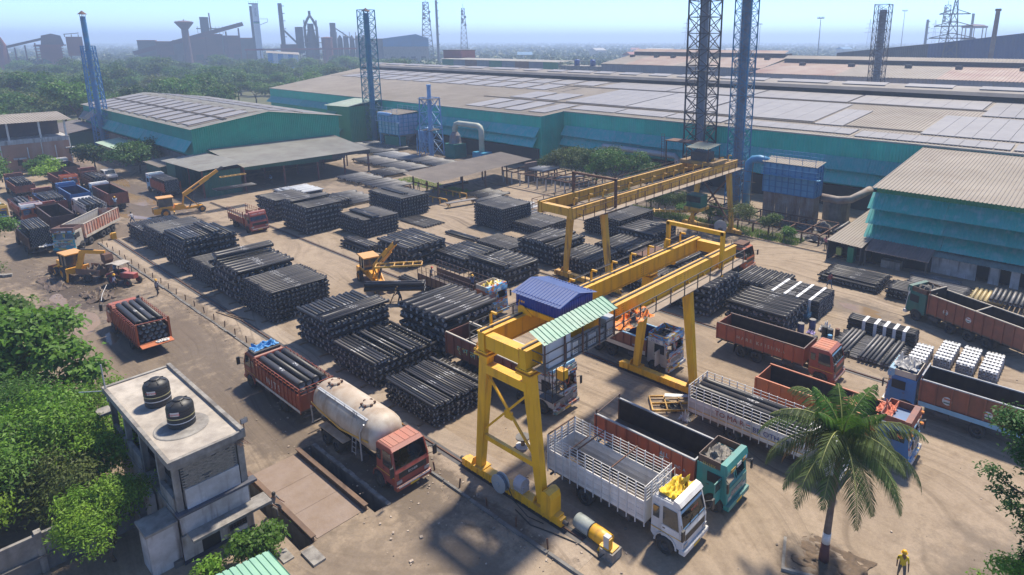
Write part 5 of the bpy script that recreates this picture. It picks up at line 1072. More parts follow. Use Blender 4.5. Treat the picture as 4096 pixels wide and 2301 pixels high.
# extra loose pipes on top of stacks
def extra(x0,x1,y0,y1,z,dirx,d,cnt,label=None,sp=None,L=5.9,m=None,n=10):
    for i in range(cnt):
        t = (i+.5)*(sp or d)
        if dirx: pipe((x0+x1)/2+random.uniform(-.12,.12), y0+t, z, random.choice((0,math.pi))+random.uniform(-.012,.012), L, d*.97, m, label, GP, n)
        else: pipe(x0+t, (y0+y1)/2+random.uniform(-.12,.12), z, math.pi/2+random.choice((0,math.pi))+random.uniform(-.012,.012), L, d*.97, m, label, GP, n)
extra(-49.6,-47.4,24,29.9,.12+3.0+.16,False,.33,6,'black iron pipe lying crosswise on the stack above the blue bundle truck')
extra(-84.9,-78.6,23.8,0,3.9,True,.36,9,'black iron pipe on the heaped top facing the red tractor'); extra(-84.5,-78.4,26.9,0,4.2,True,.36,3)
lb7 = 'black iron pipe lying along the low stack behind the tanker barrel'
extra(-46.3,-40.2,23.7,0,2.05,True,.29,5,lb7); extra(-46.3,-40.2,25.3,0,2.05,True,.29,1,lb7); extra(-46.3,-40.2,26.0,0,2.05,True,.29,2,lb7,.32); extra(-46.3,-40.2,26.9,0,2.05,True,.29,4,lb7); extra(-46.3,-40.2,28.8,0,2.05,True,.29,1,lb7)
lb8 = 'black iron pipe on top of the low stack behind the red tanker cab'
extra(-38.6,-32.8,23.5,0,1.62,True,.215,7,lb8); extra(-38.6,-32.8,25.2,0,1.62,True,.215,10,lb8); extra(-38.6,-32.8,27.5,0,1.7,True,.34,1,'thicker black pipe lying alone on the low stack by the yellow leg')
extra(-81,-75.4,45.6,0,2.75,True,.25,5); extra(-54,-48.2,44.4,0,2.3,True,.38,3,'black iron pipe lying slantwise behind the rusty railed truck')
extra(-70.6,-66.6,23.8,29.6,4.15,False,.44,4,'black iron pipe heaped on the left of the tall stack'); extra(-88,-84,40,45.6,4.15,False,.32,6); extra(-52,-49.4,52.4,58.2,2.75,False,.32,7); extra(-54.6,-51.8,66,74,2.75,False,.25,9); extra(-87.5,-82,55.2,0,3.15,True,.25,4)
extra(-69,-62.8,52.7,0,.25,True,.38,3,'black iron pipe of three lying alone in the middle yard',.42)
layer(-79.3,-73,52.4,56,.16,True,.22,n=6); layer(-74.5,-68.5,40.7,42,1.05,True,.36)
extra(-70.6,-69,49,0,.2,True,.3,3); extra(-59,-53.5,38.5,0,.2,True,.34,3,L=5.6); extra(-52,-47,39.4,0,.2,True,.32,3,L=5.2)
# silver topped stack, far row
pstack(-106,-100,46.4,52,1.5,.24,False,None,None,6); layer(-106,-100,46.4,52,1.75,False,.24,m_pipesilver,n=7); layer(-105,-100.6,47,51.6,2.0,True,.24,m_pipesilver,n=7,keep=lambda i,c:i<7)
pstack(-97.6,-92,47.4,52.6,1.4,.34,True,None,None,7,irregular=.3); extra(-96,-90.5,49,0,1.75,True,.3,4)
# grey pipe fields on ground racks
def field(x0,x1,y0,y1,d,m,z=.62,skip=.02,L=None):
    k = int((x1-x0)/d)
    for i in range(k):
        if random.random() < skip: continue
        pipe(x0+(i+.5)*d, (y0+y1)/2+random.uniform(-.15,.15)+.25*math.sin(i*.7), z, math.pi/2, (L or (y1-y0)), d*.97, m, None, None, 7)
field(-112.6,-104.6,61.2,66.8,.3,m_pipedull); field(-104.3,-96.4,61.4,67.2,.26,m_pipedull); field(-112.5,-106,67.8,73.4,.36,m_pipe)
field(-127,-107,73.2,79,.36,m_pipedull); field(-129,-118,79.6,85.2,.4,m_pipegrey); field(-147,-130,81,87,.36,m_pipedull); field(-117.5,-106.5,80.6,86.4,.4,m_pipedull); field(-146,-131,87.3,91,.36,m_pipedull,L=3.6); field(-105.5,-99.5,75.5,81,.5,m_pipegrey)
field(-101,-92,52.6,57.8,.26,m_pipedull,.4); field(-84,-78,68.5,74,.26,m_pipe,.5); field(-79,-72.5,66,71.6,.28,m_pipedull,.5); field(-72,-65.5,66.5,72,.28,m_pipesilver,.4,.55)
for i in range(4): pipe(-88.0+i*.42,69.2,1.5,math.pi/2,5.4,.4,m_pipesilver if i<3 else m_pipe,'silver coated pipe on the trestle by the pipe shelter' if i<3 else 'black pipe beside the silver ones on the trestle','pipes on the trestle')
for i in range(9): pipe(-84+i*.5,86.5,2.5,math.pi/2,5.2,.42,m_pipegrey)
pipe(-72.5,83.5,2.6,math.pi/2-.5,5.0,.4,m_pipegrey)
# flat stacks by the teal shed
pstack(-23.3,-17.1,68.5,73.6,.66,.215,True,None,None,8); extra(-22.6,-17.4,69,0,.86,True,.215,12,L=5.6); pstack(-16.2,-10.4,68.2,71.4,1.15,.22,True,None,None,8); layer(-15.6,-9.8,72,76.4,.3,True,.26,m_pipedull); layer(-16,-11,76.6,78,.2,True,.3,m_pipedull)
for i in range(14): pipe(-9.3+i*.42,74.4,.35 if i<4 or i>10 else .75,math.pi/2,3.8,.4,m_pipecream if (i<4 or i>10) else m_pipedull,('cream coated pipe lying behind the green cabbed truck' if (i<4 or i>10) else 'dull grey pipe among the cream ones behind the green cabbed truck'),'cream and grey pipes behind the green truck')
layer(-9.5,-6.5,73,76.2,.2,True,.36,m_pipecream,n=8)
layer(-16.7,-11.1,52.4,57.5,.16,True,.2,m_pipedull); 
for a,k in ((-16.0,4),(-13.9,5),(-12.1,2)):
    for i in range(k): pipe(a+i*.32,54.9,.42,math.pi/2,5.2,.3,m_pipedull,'dull grey pipe laid across the flat layer in front of the strapped bundle','loose pipes on the flat layer')
# strapped bundles
m_strap = M('white_strapping',(.72,.72,.72),(.6,.6,.6),3,.5)
def bundle(label, x0, x1, y0, y1, h, d, dirx, m, straps, group=None, z0=.05):
    o = empty('pipe_bundle', ((x0+x1)/2,(y0+y1)/2,z0), 0, label, 'pipe bundle', group); wx, wy = (x1-x0)/2, (y1-y0)/2
    nl = max(1,int(h/d)); cn_ = int((2*wy if dirx else 2*wx)/d); L = 2*wx if dirx else 2*wy
    for k in range(nl):
        for i in range(cn_):
            t = -(cn_-1)*d/2+i*d
            pipe((random.uniform(-.06,.06)) if dirx else t, t if dirx else random.uniform(-.06,.06), (k+.5)*d, (0 if dirx else math.pi/2)+(math.pi if (i+k)%2 else 0), L, d*.95, m, parent=o)
    hw = cn_*d/2+.015; hh = nl*d+.012
    for s in straps:
        p = -L/2+L*s; mb = MB(); wd = .14
        for (a,b_,c,e) in ((-hw,hw,hh-.012,hh),(-hw,-hw+.012,0,hh),(hw-.012,hw,0,hh)):
            if dirx: mb.box(p-wd,p+wd,a,b_,c,e)
            else: mb.box(a,b_,p-wd,p+wd,c,e)
        mb.build('strap', m_strap, o)
    return o
for i,nm in enumerate(('nearest','middle','farthest')): bundle('strapped bundle of black pipes by the blue drums, %s of three rows' % nm, -25.2,-19.5,58.3+i*1.45,59.6+i*1.45,1.75,.215,True,m_pipe,(.18,.4,.62,.84),'strapped black bundles')
bundle('strapped black pipe bundle lying before the flat grey layer', -16.7,-11.0,57.9,59.4,1.35,.2,True,m_pipe,(.25,.42,.56,.7,.84))
for i,(x,y,nm) in enumerate(((-10.05,55.6,'leftmost'),(-8.45,57.6,'second from left'),(-6.85,57.6,'third from left'),(-5.25,57.6,'rightmost'))): bundle('white wrapped bundle of grey pipes behind the blue cab, '+nm, x-.64,x+.64,y-2.1,y+2.1,.76,.25,False,m_pipesilver,(.12,.27,.42,.57,.72,.87),'white wrapped grey bundles')
def finish_mass():
    """the lower layers and far stacks: beyond counting, one object"""
    Vs, Fs, Ms, Us, off = [], [], [], [], 0; cols = 0
    for idx, (L, d, n, x, y, z, ang, ms_, tilt) in enumerate(MASS):
        V, F, Mi, UV = pipe_tpl(L, d, n); c, s = math.cos(ang), math.sin(ang)
        W = np.empty_like(V); X = V[:,0]; Zt = V[:,2]
        if tilt: ct, st_ = math.cos(tilt), math.sin(tilt); X, Zt = X*ct+Zt*st_, -X*st_+Zt*ct
        W[:,0] = x+X*c-V[:,1]*s; W[:,1] = y+X*s+V[:,1]*c; W[:,2] = z+Zt
        Vs.append(W); Fs.append(F+off); off += len(V); Ms.append(np.where(Mi==1, 1, ms_)); U = UV.copy(); U[:,1] = np.clip(U[:,1],0,.9999)+idx; Us.append(U)
    V = np.concatenate(Vs); F = np.concatenate(Fs); me = bpy.data.meshes.new('stacked_pipes')
    me.vertices.add(len(V)); me.vertices.foreach_set('co', V.ravel()); me.loops.add(F.size); me.loops.foreach_set('vertex_index', F.ravel().astype(np.int32))
    me.polygons.add(len(F)); me.polygons.foreach_set('loop_start', np.arange(len(F), dtype=np.int32)*4); me.polygons.foreach_set('material_index', np.concatenate(Ms).astype(np.int32))
    for m in mass_mats: me.materials.append(m)
    u = me.uv_layers.new(name='UVMap'); u.data.foreach_set('uv', np.concatenate(Us).ravel()); me.polygons.foreach_set('use_smooth', np.ones(len(F), bool)); me.update(calc_edges=True); me.validate()
    tag(link('stacked_pipes', me), 'black and grey iron pipes forming the lower layers and far stacks', 'pipes', kind='stuff')
    tag(tm_all.build('dunnage_timber', m_wood), 'timber bearers under the pipe stacks', 'timber', kind='stuff')
    print('MASS pipes', len(MASS), 'tris', len(F)*2)
# ================================================================ TRUCKS
def paint(name, c, c2=None, dust=.2, streak=(.2,.14,.1), samt=.3, rough=.45, scale=1.2): return M('paint_'+name, c, c2, scale, rough, streak=streak, samt=samt, dust=dust, orand=1, ovar=.14)
P_white = paint('white',(.70,.70,.69),(.58,.57,.55)); P_red = paint('red',(.31,.06,.04),(.23,.05,.035),samt=.4,dust=.3); P_oxide = paint('oxide',(.38,.08,.032),(.27,.06,.03),samt=.6,dust=.1); P_brown = paint('brown',(.25,.075,.04),(.16,.055,.035),samt=.65,dust=.1,streak=(.08,.05,.04))
P_teal = paint('teal',(.02,.27,.25),(.03,.2,.19)); P_blue = paint('blue',(.03,.17,.42),(.04,.13,.3)); P_navy = paint('navy',(.02,.06,.28),(.02,.05,.2),dust=.05); P_orange = paint('orange',(.52,.12,.03),(.4,.1,.03)); P_green = paint('green',(.01,.13,.11),(.02,.1,.08)); P_rusty = paint('rusty',(.14,.075,.05),(.085,.05,.04),samt=.7,dust=.1,streak=(.05,.035,.03))
P_cream = paint('cream',(.55,.5,.4),(.42,.37,.3)); P_dkred = paint('darkred',(.24,.03,.03),(.17,.03,.03)); P_yellow = paint('yellow',(.7,.42,.05),(.55,.33,.05)); P_ltblue = paint('ltblue',(.25,.5,.68),(.2,.4,.55)); P_silver = M('paint_silver',(.5,.5,.5),(.4,.4,.4),2,.4,metal=.4)
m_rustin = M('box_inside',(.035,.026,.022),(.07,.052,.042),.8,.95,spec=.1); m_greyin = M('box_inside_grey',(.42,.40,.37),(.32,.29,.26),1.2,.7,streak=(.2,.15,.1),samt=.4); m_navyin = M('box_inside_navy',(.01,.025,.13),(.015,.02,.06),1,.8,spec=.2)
def decor(name, cols, scale=5.5):
    """hand painted bands and patches"""
    if name in MATS: return MATS[name]
    m = bpy.data.materials.new(name); m.use_nodes = True; n = m.node_tree.nodes; lk = m.node_tree.links; b = n['Principled BSDF']
    tc = n.new('ShaderNodeTexCoord'); mp = n.new('ShaderNodeMapping'); mp.inputs['Scale'].default_value = (scale*.6,scale*.6,scale*1.4); lk.new(tc.outputs['Object'], mp.inputs[0])
    v = n.new('ShaderNodeTexVoronoi'); v.inputs['Scale'].default_value = 1; v.distance = 'CHEBYCHEV'; lk.new(mp.outputs[0], v.inputs['Vector'])
    sx = n.new('ShaderNodeSeparateColor'); lk.new(v.outputs['Color'], sx.inputs[0]); cr = n.new('ShaderNodeValToRGB'); cr.color_ramp.interpolation = 'CONSTANT'
    while len(cr.color_ramp.elements) < len(cols): cr.color_ramp.elements.new(.5)
    for i, c in enumerate(cols): cr.color_ramp.elements[i].position = i/len(cols); cr.color_ramp.elements[i].color = (*c,1)
    lk.new(sx.outputs[0], cr.inputs[0]); lk.new(cr.outputs[0], b.inputs['Base Color']); b.inputs['Roughness'].default_value = .5; MATS[name] = m; return m
D_art = decor('painted_art',[(.5,.52,.55),(.10,.3,.55),(.5,.5,.48),(.45,.12,.05),(.4,.42,.42),(.6,.4,.06),(.15,.15,.2)]); D_art2 = decor('painted_art_dark',[(.12,.12,.12),(.4,.4,.4),(.3,.07,.04),(.08,.2,.2),(.55,.52,.5),(.2,.18,.15)]); D_blue = decor('painted_art_blue',[(.1,.35,.6),(.25,.5,.7),(.08,.25,.5),(.5,.3,.05),(.4,.1,.05)])
_wh = {}
def wheel(parent, x, y, r=.5, w=.3, side=1, hub=None, name='wheel'):
    k = (r, w, side)
    if k not in _wh:
        a = MB().lathe([(r*.55,-w/2),(r*.92,-w/2),(r,-w*.36),(r,w*.36),(r*.92,w/2),(r*.55,w/2)],(0,0,0),22,'y').mesh('tyre', m_rubber, True)
        s = side; b = MB().lathe([(0,s*w*.14),(r*.16,s*w*.14),(r*.2,s*w*.05),(r*.42,s*w*.02),(r*.5,s*w*.36),(r*.57,s*w*.42),(r*.57,-s*w*.4)],(0,0,0),18,'y').mesh('rim', hub or m_steel)
        _wh[k] = (a, b)
    a, b = _wh[k]; t = link(name, a, parent, (x,y,r)); link('rim', b, t); return t
def bev(o, w=.04, s=2):
    m = o.modifiers.new('bevel', 'BEVEL'); m.width = w; m.segments = s; m.limit_method = 'ANGLE'; m.angle_limit = R(35); return o
def screen_mat():
    m = bpy.data.materials.new('clear_windscreen'); m.use_nodes = True; n = m.node_tree.nodes; lk = m.node_tree.links; n.clear()
    t = n.new('ShaderNodeBsdfTransparent'); t.inputs[0].default_value = (.55,.6,.6,1); g = n.new('ShaderNodeBsdfGlossy'); g.inputs['Roughness'].default_value = .04; g.inputs[0].default_value = (.8,.85,.9,1)
    fr = n.new('ShaderNodeFresnel'); fr.inputs[0].default_value = 1.75; mx = n.new('ShaderNodeMixShader'); out = n.new('ShaderNodeOutputMaterial')
    lk.new(fr.outputs[0], mx.inputs[0]); lk.new(t.outputs[0], mx.inputs[1]); lk.new(g.outputs[0], mx.inputs[2]); lk.new(mx.outputs[0], out.inputs[0]); return m
m_screen = screen_mat(); m_seat = M('seat_cloth',(.10,.05,.04),(.05,.04,.04),4,.9,orand=1,ovar=.4); m_dash = M('dash_grey',(.14,.13,.12),(.09,.085,.08),3,.7)
def cab_inside(c, x0, hw, zs):
    MB().box(x0+1.35,x0+1.82,-hw*.88,hw*.88,zs-.55,zs-.06).build('dashboard', m_dash, c)
    for y in (-.55,.5): MB().box(x0+.35,x0+.85,y-.25,y+.25,zs-.75,zs-.35).box(x0+.25,x0+.42,y-.24,y+.24,zs-.35,zs+.45).build('seat', m_seat, c)
    MB().lathe([(.2,-.02),(.23,0),(.2,.02)],(x0+1.28,.5,zs+.02),14).build('steering_wheel', m_black, c)
    for i in range(4): q = random.uniform(-hw*.75,hw*.75); MB().cbox((x0+random.uniform(1.5,1.75),q,zs-.03),random.uniform(.1,.2),random.uniform(.1,.35),random.uniform(.04,.12),random.uniform(0,3)).build('dash_clutter', random.choice((P_white,P_yellow,P_red,m_dash)), c)
def cab_flat(o, x0, mc, W=2.4, H=2.95, roofc=None, logo=None, visor=None, stripe=None, glassband=None, plate=True):
    """modern forward control cab, back wall at x0, 1.95 m long"""
    x = lambda v: x0+v; hw = W/2; ax = LASTAX
    pr = [(x(0),.8,1),(x(0),H-.12,.95),(x(.12),H,.9),(x(1.4),H+.02,.9),(x(1.64),H-.14,.93),(x(1.9),1.72,.995),(x(1.98),1.5,1),(x(1.98),.68,1),(x(1.7),.6,1),(x(.2),.62,1)]
    c = bev(MB().ext(pr,-hw,hw,(4,)).build('cab', mc, o), .06, 3); cab_inside(c, x0, hw, 1.72)
    for y in (-1,1): MB().bar((x(1.9),y*hw*.96,1.72),(x(1.64),y*hw*.9,H-.14),.1,.06).build('screen_pillar', mc, c)
    if roofc: MB().box(x(.2),x(1.38),-hw*.82,hw*.82,H+.02,H+.045).build('roof_panel', roofc, c); [MB().box(x(.25),x(1.35),y-.02,y+.02,H+.045,H+.065).build('roof_rib', roofc, c) for y in (-.8,-.4,0,.4,.8)]
    # windscreen
    def wsq(t0, t1, ya, off=.014):
        P = []
        for t in (t0, t1):
            for y in (-ya*(1-.05*t), ya*(1-.05*t)): P.append((x(1.9+(1.64-1.9)*t)+off, y, 1.72+(H-.14-1.72)*t+off*.25))
        return [P[0],P[1],P[3],P[2]]
    MB().poly(wsq(.02,.97,hw*.94)).build('windscreen', m_screen, c)
    if glassband: MB().poly(wsq(.78,.92,hw*.9,.02)).build('screen_band', glassband, c); MB().poly(wsq(.06,.13,hw*.9,.02)).build('screen_band', glassband, c)
    for y in (-.5,.35): MB().bar((x(1.9)+.03,y,1.78),(x(1.8)+.04,y+.45,2.1),.025).build('wiper', m_black, c)
    MB().box(x(1.985),x(2.0),-hw*.8,hw*.8,1.12,1.5).build('grille', m_black, c)
    for y in (-1,1): 
        MB().box(x(1.97),x(2.03),y*.96-.17,y*.96+.17,.82,1.02).build('headlight', m_galv, c)
        yy = y*hw; s = y
        MB().hexa([(x(.75),yy*1.003,1.7),(x(1.72),yy*1.003,1.66),(x(1.72),yy*1.003,1.66),(x(.75),yy*1.003,1.7),(x(.72),yy*.962,H-.3),(x(1.55),yy*.962,H-.3),(x(1.55),yy*.955,H-.3),(x(.72),yy*.955,H-.3)]).build('side_window', m_glass, c)
        MB().box(x(.14),x(.5),min(yy*.962,yy*1.0),max(yy*.962,yy*1.0)+.004,1.85,H-.45).build('quarter_window', m_glass, c)
        d = MB().box(x(.68),x(1.74),min(yy,yy*1.008),max(yy,yy*1.008),.95,1.64).build('door', mc, c); MB().box(x(.76),x(.9),yy*1.012-.01,yy*1.012+.01,1.45,1.5).build('handle', m_black, d)
        a = MB(); nseg = 9
        for i in range(nseg):
            t0, t1 = math.pi*i/nseg, math.pi*(i+1)/nseg; a.hexa([(ax+.62*math.cos(t0),yy-.02,.52+.62*math.sin(t0)),(ax+.62*math.cos(t0),yy+s*.07,.52+.62*math.sin(t0)),(ax+.62*math.cos(t1),yy+s*.07,.52+.62*math.sin(t1)),(ax+.62*math.cos(t1),yy-.02,.52+.62*math.sin(t1)),
                (ax+.7*math.cos(t0),yy-.02,.52+.7*math.sin(t0)),(ax+.7*math.cos(t0),yy+s*.07,.52+.7*math.sin(t0)),(ax+.7*math.cos(t1),yy+s*.07,.52+.7*math.sin(t1)),(ax+.7*math.cos(t1),yy-.02,.52+.7*math.sin(t1))])
        a.build('wheel_arch', mc, c)
        dk = MB(); dk.poly([(ax+.61*math.cos(math.pi*i/10),yy+s*.004,.52+.61*math.sin(math.pi*i/10)) for i in range(11)]); dk.build('arch_liner', m_black, c)
        mi = MB(); mi.bar((x(1.85),yy,2.1),(x(2.15),yy+s*.3,2.15),.04).bar((x(1.85),yy,1.6),(x(2.15),yy+s*.3,1.75),.03).box(x(2.1),x(2.2),yy+s*.3-.12,yy+s*.3+.12,1.6,2.2); mi.build('mirror', m_black, c)
        if stripe: MB().box(x(.05),x(1.9),min(yy*1.01,yy*1.016),max(yy*1.01,yy*1.016),1.2,1.25).build('stripe', stripe, c)
    b = bev(MB().box(x(1.75),x(2.12),-hw*1.02,hw*1.02,.42,.72).build('bumper', mc, c), .04)
    MB().box(x(2.122),x(2.13),-hw*.9,hw*.9,.6,.68).build('bumper_strip', m_white, b)
    if plate: MB().box(x(2.125),x(2.14),-.3,.3,.45,.58).build('number_plate', M('plate_yellow',(.7,.45,.03),None,2,.5), b)
    if logo: text(logo, .2, m_white, c, (x(2.005),0,1.3), (R(90),0,R(90)))
    return c
def cab_tata(o, x0, mc, md, W=2.45, H=2.75, visor=True, rack=None, tag_=None, face=None, dooropen=False):
    """older square cab with split windscreen, painted visor and roof tray"""
    x = lambda v: x0+v; hw = W/2; ax = LASTAX
    pr = [(x(0),.8,1),(x(0),H,.97),(x(1.5),H+.03,.95),(x(1.66),H-.1,.96),(x(1.88),1.75,1),(x(1.94),1.62,1),(x(1.94),.7,1),(x(0.2),.7,1)]
    c = bev(MB().ext(pr,-hw,hw,(3,)).build('cab', mc, o), .05, 2); cab_inside(c, x0, hw, 1.74)
    for s in (-1,1):
        P = []
        for t in (.08,.82):
            for y in (.1, hw*.88): P.append((x(1.88-.22*t)+.015, s*y, 1.75+(H-.1-1.75)*t))
        MB().poly([P[0],P[1],P[3],P[2]]).build('windscreen', m_screen, c); MB().box(x(1.72),x(1.78),min(s*.0,s*.1),max(s*.0,s*.1),1.75,H-.1).build('screen_pillar', face or md, c); MB().box(x(1.66),x(1.84),min(s*hw*.88,s*hw*.97),max(s*hw*.88,s*hw*.97),1.75,H-.1).build('screen_pillar', face or md, c); MB().box(x(1.6),x(1.72),min(0,s*hw*.95),max(0,s*hw*.95),1.75+(H-1.85)*.82,H-.08).build('screen_header', face or md, c)
        P2 = [(p[0]+.006,p[1],p[2]) for p in P]; fr = MB(); [fr.bar(P2[a],P2[b],.06,.03) for a,b in ((0,1),(1,3),(3,2),(2,0))]; fr.build('windscreen_frame', face or md, c)
        yy = s*hw
        MB().box(x(.7),x(1.6),min(yy*.985,yy*1.004),max(yy*.985,yy*1.004),1.78,H-.28).build('side_window', m_dark, c)
        d = MB().box(x(.62),x(1.68),min(yy,yy*1.01),max(yy,yy*1.01),.9,1.74).build('door', mc, c); MB().box(x(.7),x(.86),yy*1.015-.012,yy*1.015+.012,1.55,1.6).build('handle', m_steel, d)
        dk = MB(); dk.poly([(ax+.64*math.cos(math.pi*i/10),yy+s*.016,.5+.62*math.sin(math.pi*i/10)) for i in range(11)]); dk.build('arch_liner', m_black, c)
        MB().box(x(1.945),x(1.99),s*.88-.2,s*.88+.2,.9,1.12).build('headlight', m_galv, c)
        mi = MB(); mi.bar((x(1.9),yy,2.3),(x(2.12),yy+s*.22,2.35),.04).box(x(2.08),x(2.16),yy+s*.22-.09,yy+s*.22+.09,1.75,2.35); mi.build('mirror', m_black, c)
        MB().tube((x(1.96),s*hw*.98,.8),(x(1.75),s*hw*.99,H+.3),.035,6).build('pillar_tube', face or md, c)
    MB().box(x(1.945),x(1.965),-hw*.96,hw*.96,.78,1.64).build('nose_panel', face or md, c)
    MB().box(x(1.966),x(1.985),-hw*.6,hw*.6,1.0,1.35).build('grille', M('grille_bars',(.3,.3,.3),(.08,.08,.08),9,.5), c)
    b = bev(MB().box(x(1.8),x(2.15),-hw*1.03,hw*1.03,.42,.72).build('bumper', face or md, c), .03); MB().box(x(2.152),x(2.165),-.3,.3,.46,.6).build('number_plate', M('plate_yellow',(.7,.45,.03)), b)
    if visor:
        v = MB().ext([(x(1.5),H-.02),(x(1.92),H-.12),(x(1.96),H+.16),(x(1.86),H+.52),(x(1.5),H+.5)],-hw,hw).build('visor', md, c)
        for k in range(3): MB().box(x(1.965),x(1.985),-.85+k*.7,-.35+k*.7,H-.08,H+.14).build('visor_board', m_white if k%2 else D_blue, v)
    t = MB(); t.box(x(.05),x(1.5),-hw*.95,-hw*.9,H+.05,H+.5); t.box(x(.05),x(1.5),hw*.9,hw*.95,H+.05,H+.5); t.box(x(.05),x(.1),-hw*.95,hw*.95,H+.05,H+.5); t.build('roof_tray', rack or md, c)
    if tag_: text(tag_, .3, P_navy, c, (x(.8),-hw*.96,H+.27), (R(90),0,0))
    return c
def solidbox(o, L, zf, zt, n, mo, mi, W=2.45, tail=True, band=None, topm=None, x0=0, ribm=None, headh=0, rail=0, plank=False):
    hw = W/2; wd = L/n; b = MB().box(x0,x0+L,-hw,hw,zf-.12,zf).build('cargo_floor', M('bed_planks',(.11,.085,.065),(.07,.055,.045),2,.85), o)
    k = (round(wd,3), round(zt-zf,3), mo.name, mi.name)
    if k not in _wh:
        mb = MB(); h = zt-zf; mb.box(.0,wd-.0,-.025,.025,0,h)
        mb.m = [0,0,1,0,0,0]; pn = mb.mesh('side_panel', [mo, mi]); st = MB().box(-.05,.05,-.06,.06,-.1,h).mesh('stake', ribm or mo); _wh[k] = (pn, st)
    pn, st = _wh[k]
    for i in range(n):
        for s in (-1,1):
            if s < 0: q = link('side_panel', pn, o, (x0+(i+1)*wd, -hw, zf)); q.rotation_euler = (0,0,math.pi)
            else: link('side_panel', pn, o, (x0+i*wd, hw, zf))
    for i in range(n+1):
        for s in (-1,1): link('stake', st, o, (x0+i*wd, s*(hw+.05), zf))
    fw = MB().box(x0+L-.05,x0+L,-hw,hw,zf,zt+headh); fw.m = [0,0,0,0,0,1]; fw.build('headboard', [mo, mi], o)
    if tail: MB().box(x0,x0+.05,-hw,hw,zf,zt).build('tailgate', mo, o)
    tm = MB()
    for s in (-1,1): tm.box(x0-.03,x0+L+.03,s*hw-.06,s*hw+.06,zt,zt+.08)
    tm.box(x0+L-.06,x0+L+.03,-hw+.07,hw-.07,zt+headh,zt+headh+.07); tm.build('top_rail', topm or mo, o)
    if band:
        for s in (-1,1): MB().box(x0,x0+L,s*(hw+.12)-.01,s*(hw+.12)+.01,zf-.1,zf+.24).build('skirt_band', band, o)
def railbox(o, L, zf, zs, zt, n, mo, W=2.4, nr=5, inner=None, bars=True, x0=0, tail=True, slat=True, head=True):
    hw = W/2; h = zs-zf; MB().box(x0,x0+L,-hw,hw,zf-.12,zf).build('cargo_floor', M('bed_planks',(.11,.085,.065)), o); wd = L/n
    for s in (-1,1):
        if slat:
            ns = 7; bl = (math.floor(h/ns*100)/100)
            for i in range(ns): MB().box(x0,x0+L,s*hw-.03-.012*(i%2),s*hw+.03+.012*(i%2),zf+i*h/ns,zf+(i+1)*h/ns-.006).build('side_plank', inner or mo, o)
        else: MB().box(x0,x0+L,s*hw-.03,s*hw+.03,zf,zs).build('side_panel', inner or mo, o)
        for i in range(n+1): MB().box(x0+i*wd-.025,x0+i*wd+.025,s*(hw+.07)-.025,s*(hw+.07)+.025,zf-.22,zt).build('stake', mo, o)
        for k in range(nr): z = zs+(zt-zs)*(k+1)/nr; MB().box(x0,x0+L,s*hw-.015,s*hw+.015,z-.028,z).build('side_rail', mo, o)
    for (xx,flag) in ((x0,tail),(x0+L,head)):
        if not flag: continue
        MB().box(xx-.03,xx+.03,-hw,hw,zf,zs).build('end_panel', inner or mo, o)
        for k in range(nr): z = zs+(zt-zs)*(k+1)/nr; MB().box(xx-.02,xx+.02,-hw,hw,z-.035,z).build('end_rail', mo, o)
        for y in (-hw,-hw/2,0,hw/2,hw): MB().box(xx-.035,xx+.035,y-.035,y+.035,zf,zt).build('stake', mo, o)
def chassis(o, L, axles, W=2.4, r=.5, zf=1.1, fl=None, dual=True):
    """axles: distances from the rear end; the last steers"""
    mb = MB()
    for y in (-.42,.42): mb.box(.15,L-.6,y-.05,y+.05,.62,.9)
    for i in range(int(L)): mb.box(.5+i,.58+i,-.42,.42,.66,.86)
    for a in axles: mb.tube((a,-W/2+.25,r),(a,W/2-.25,r),.09,8)
    mb.build('chassis', m_black, o)
    for i, a in enumerate(axles):
        st = i == len(axles)-1 or a > L*.62
        for s in (-1,1): wheel(o, a, s*(W/2-.02 if st else W/2-.2), r, .3 if st else .54, s)
        if not st: 
            for s in (-1,1): MB().box(a-.05,a+.02,s*(W/2-.25)-.22,s*(W/2-.25)+.22,.5,zf-.15).build('spring', m_black, o)
    global LASTAX; LASTAX = axles[-1]
    f = (axles[-1]+axles[-2])/2
    [MB().tube((f-.5,s*(W/2-.3),.72),(f+.4,s*(W/2-.3),.72),.28,12).build('fuel_tank', fl or m_steel, o) for s in (-1,1)]
    for s in (-1,1): MB().box(axles[0]-.62,axles[0]-.58,s*(W/2-.25)-.25,s*(W/2-.25)+.25,.25,zf-.12).build('mud_flap', m_black, o)
    MB().box(0,.1,-W/2+.1,W/2-.1,.55,.68).build('rear_guard', m_steel, o)
def truck(label, x, y, rz, name='cargo_truck', cat='truck'): return empty(name, (x,y,0), rz, label, cat)
def side_text(o, s, x, z, size, m, hw, side=-1, sx=1): text(s, size, m, o, (x, side*hw, z), (R(90),0,0 if side<0 else math.pi), sx=sx)
def badge(o, x, z, r, hw, side=-1):
    mb = MB()
    for (rr, off) in ((r,0),): mb.poly([(x+rr*math.cos(i*.3491)*(1), side*(hw), z+rr*math.sin(i*.3491)) for i in range(18)])
    b = mb.build('painted_badge', M('badge_white',(.55,.58,.6),None,3,.5), o)
    MB().box(x-r*.7,x+r*.7,side*(hw+.004)-.002,side*(hw+.004)+.002,z+r*.25,z+r*.6).build('badge_band', P_orange, b); MB().box(x-r*.7,x+r*.7,side*(hw+.004)-.002,side*(hw+.004)+.002,z-r*.6,z-r*.3).build('badge_band', P_green, b)
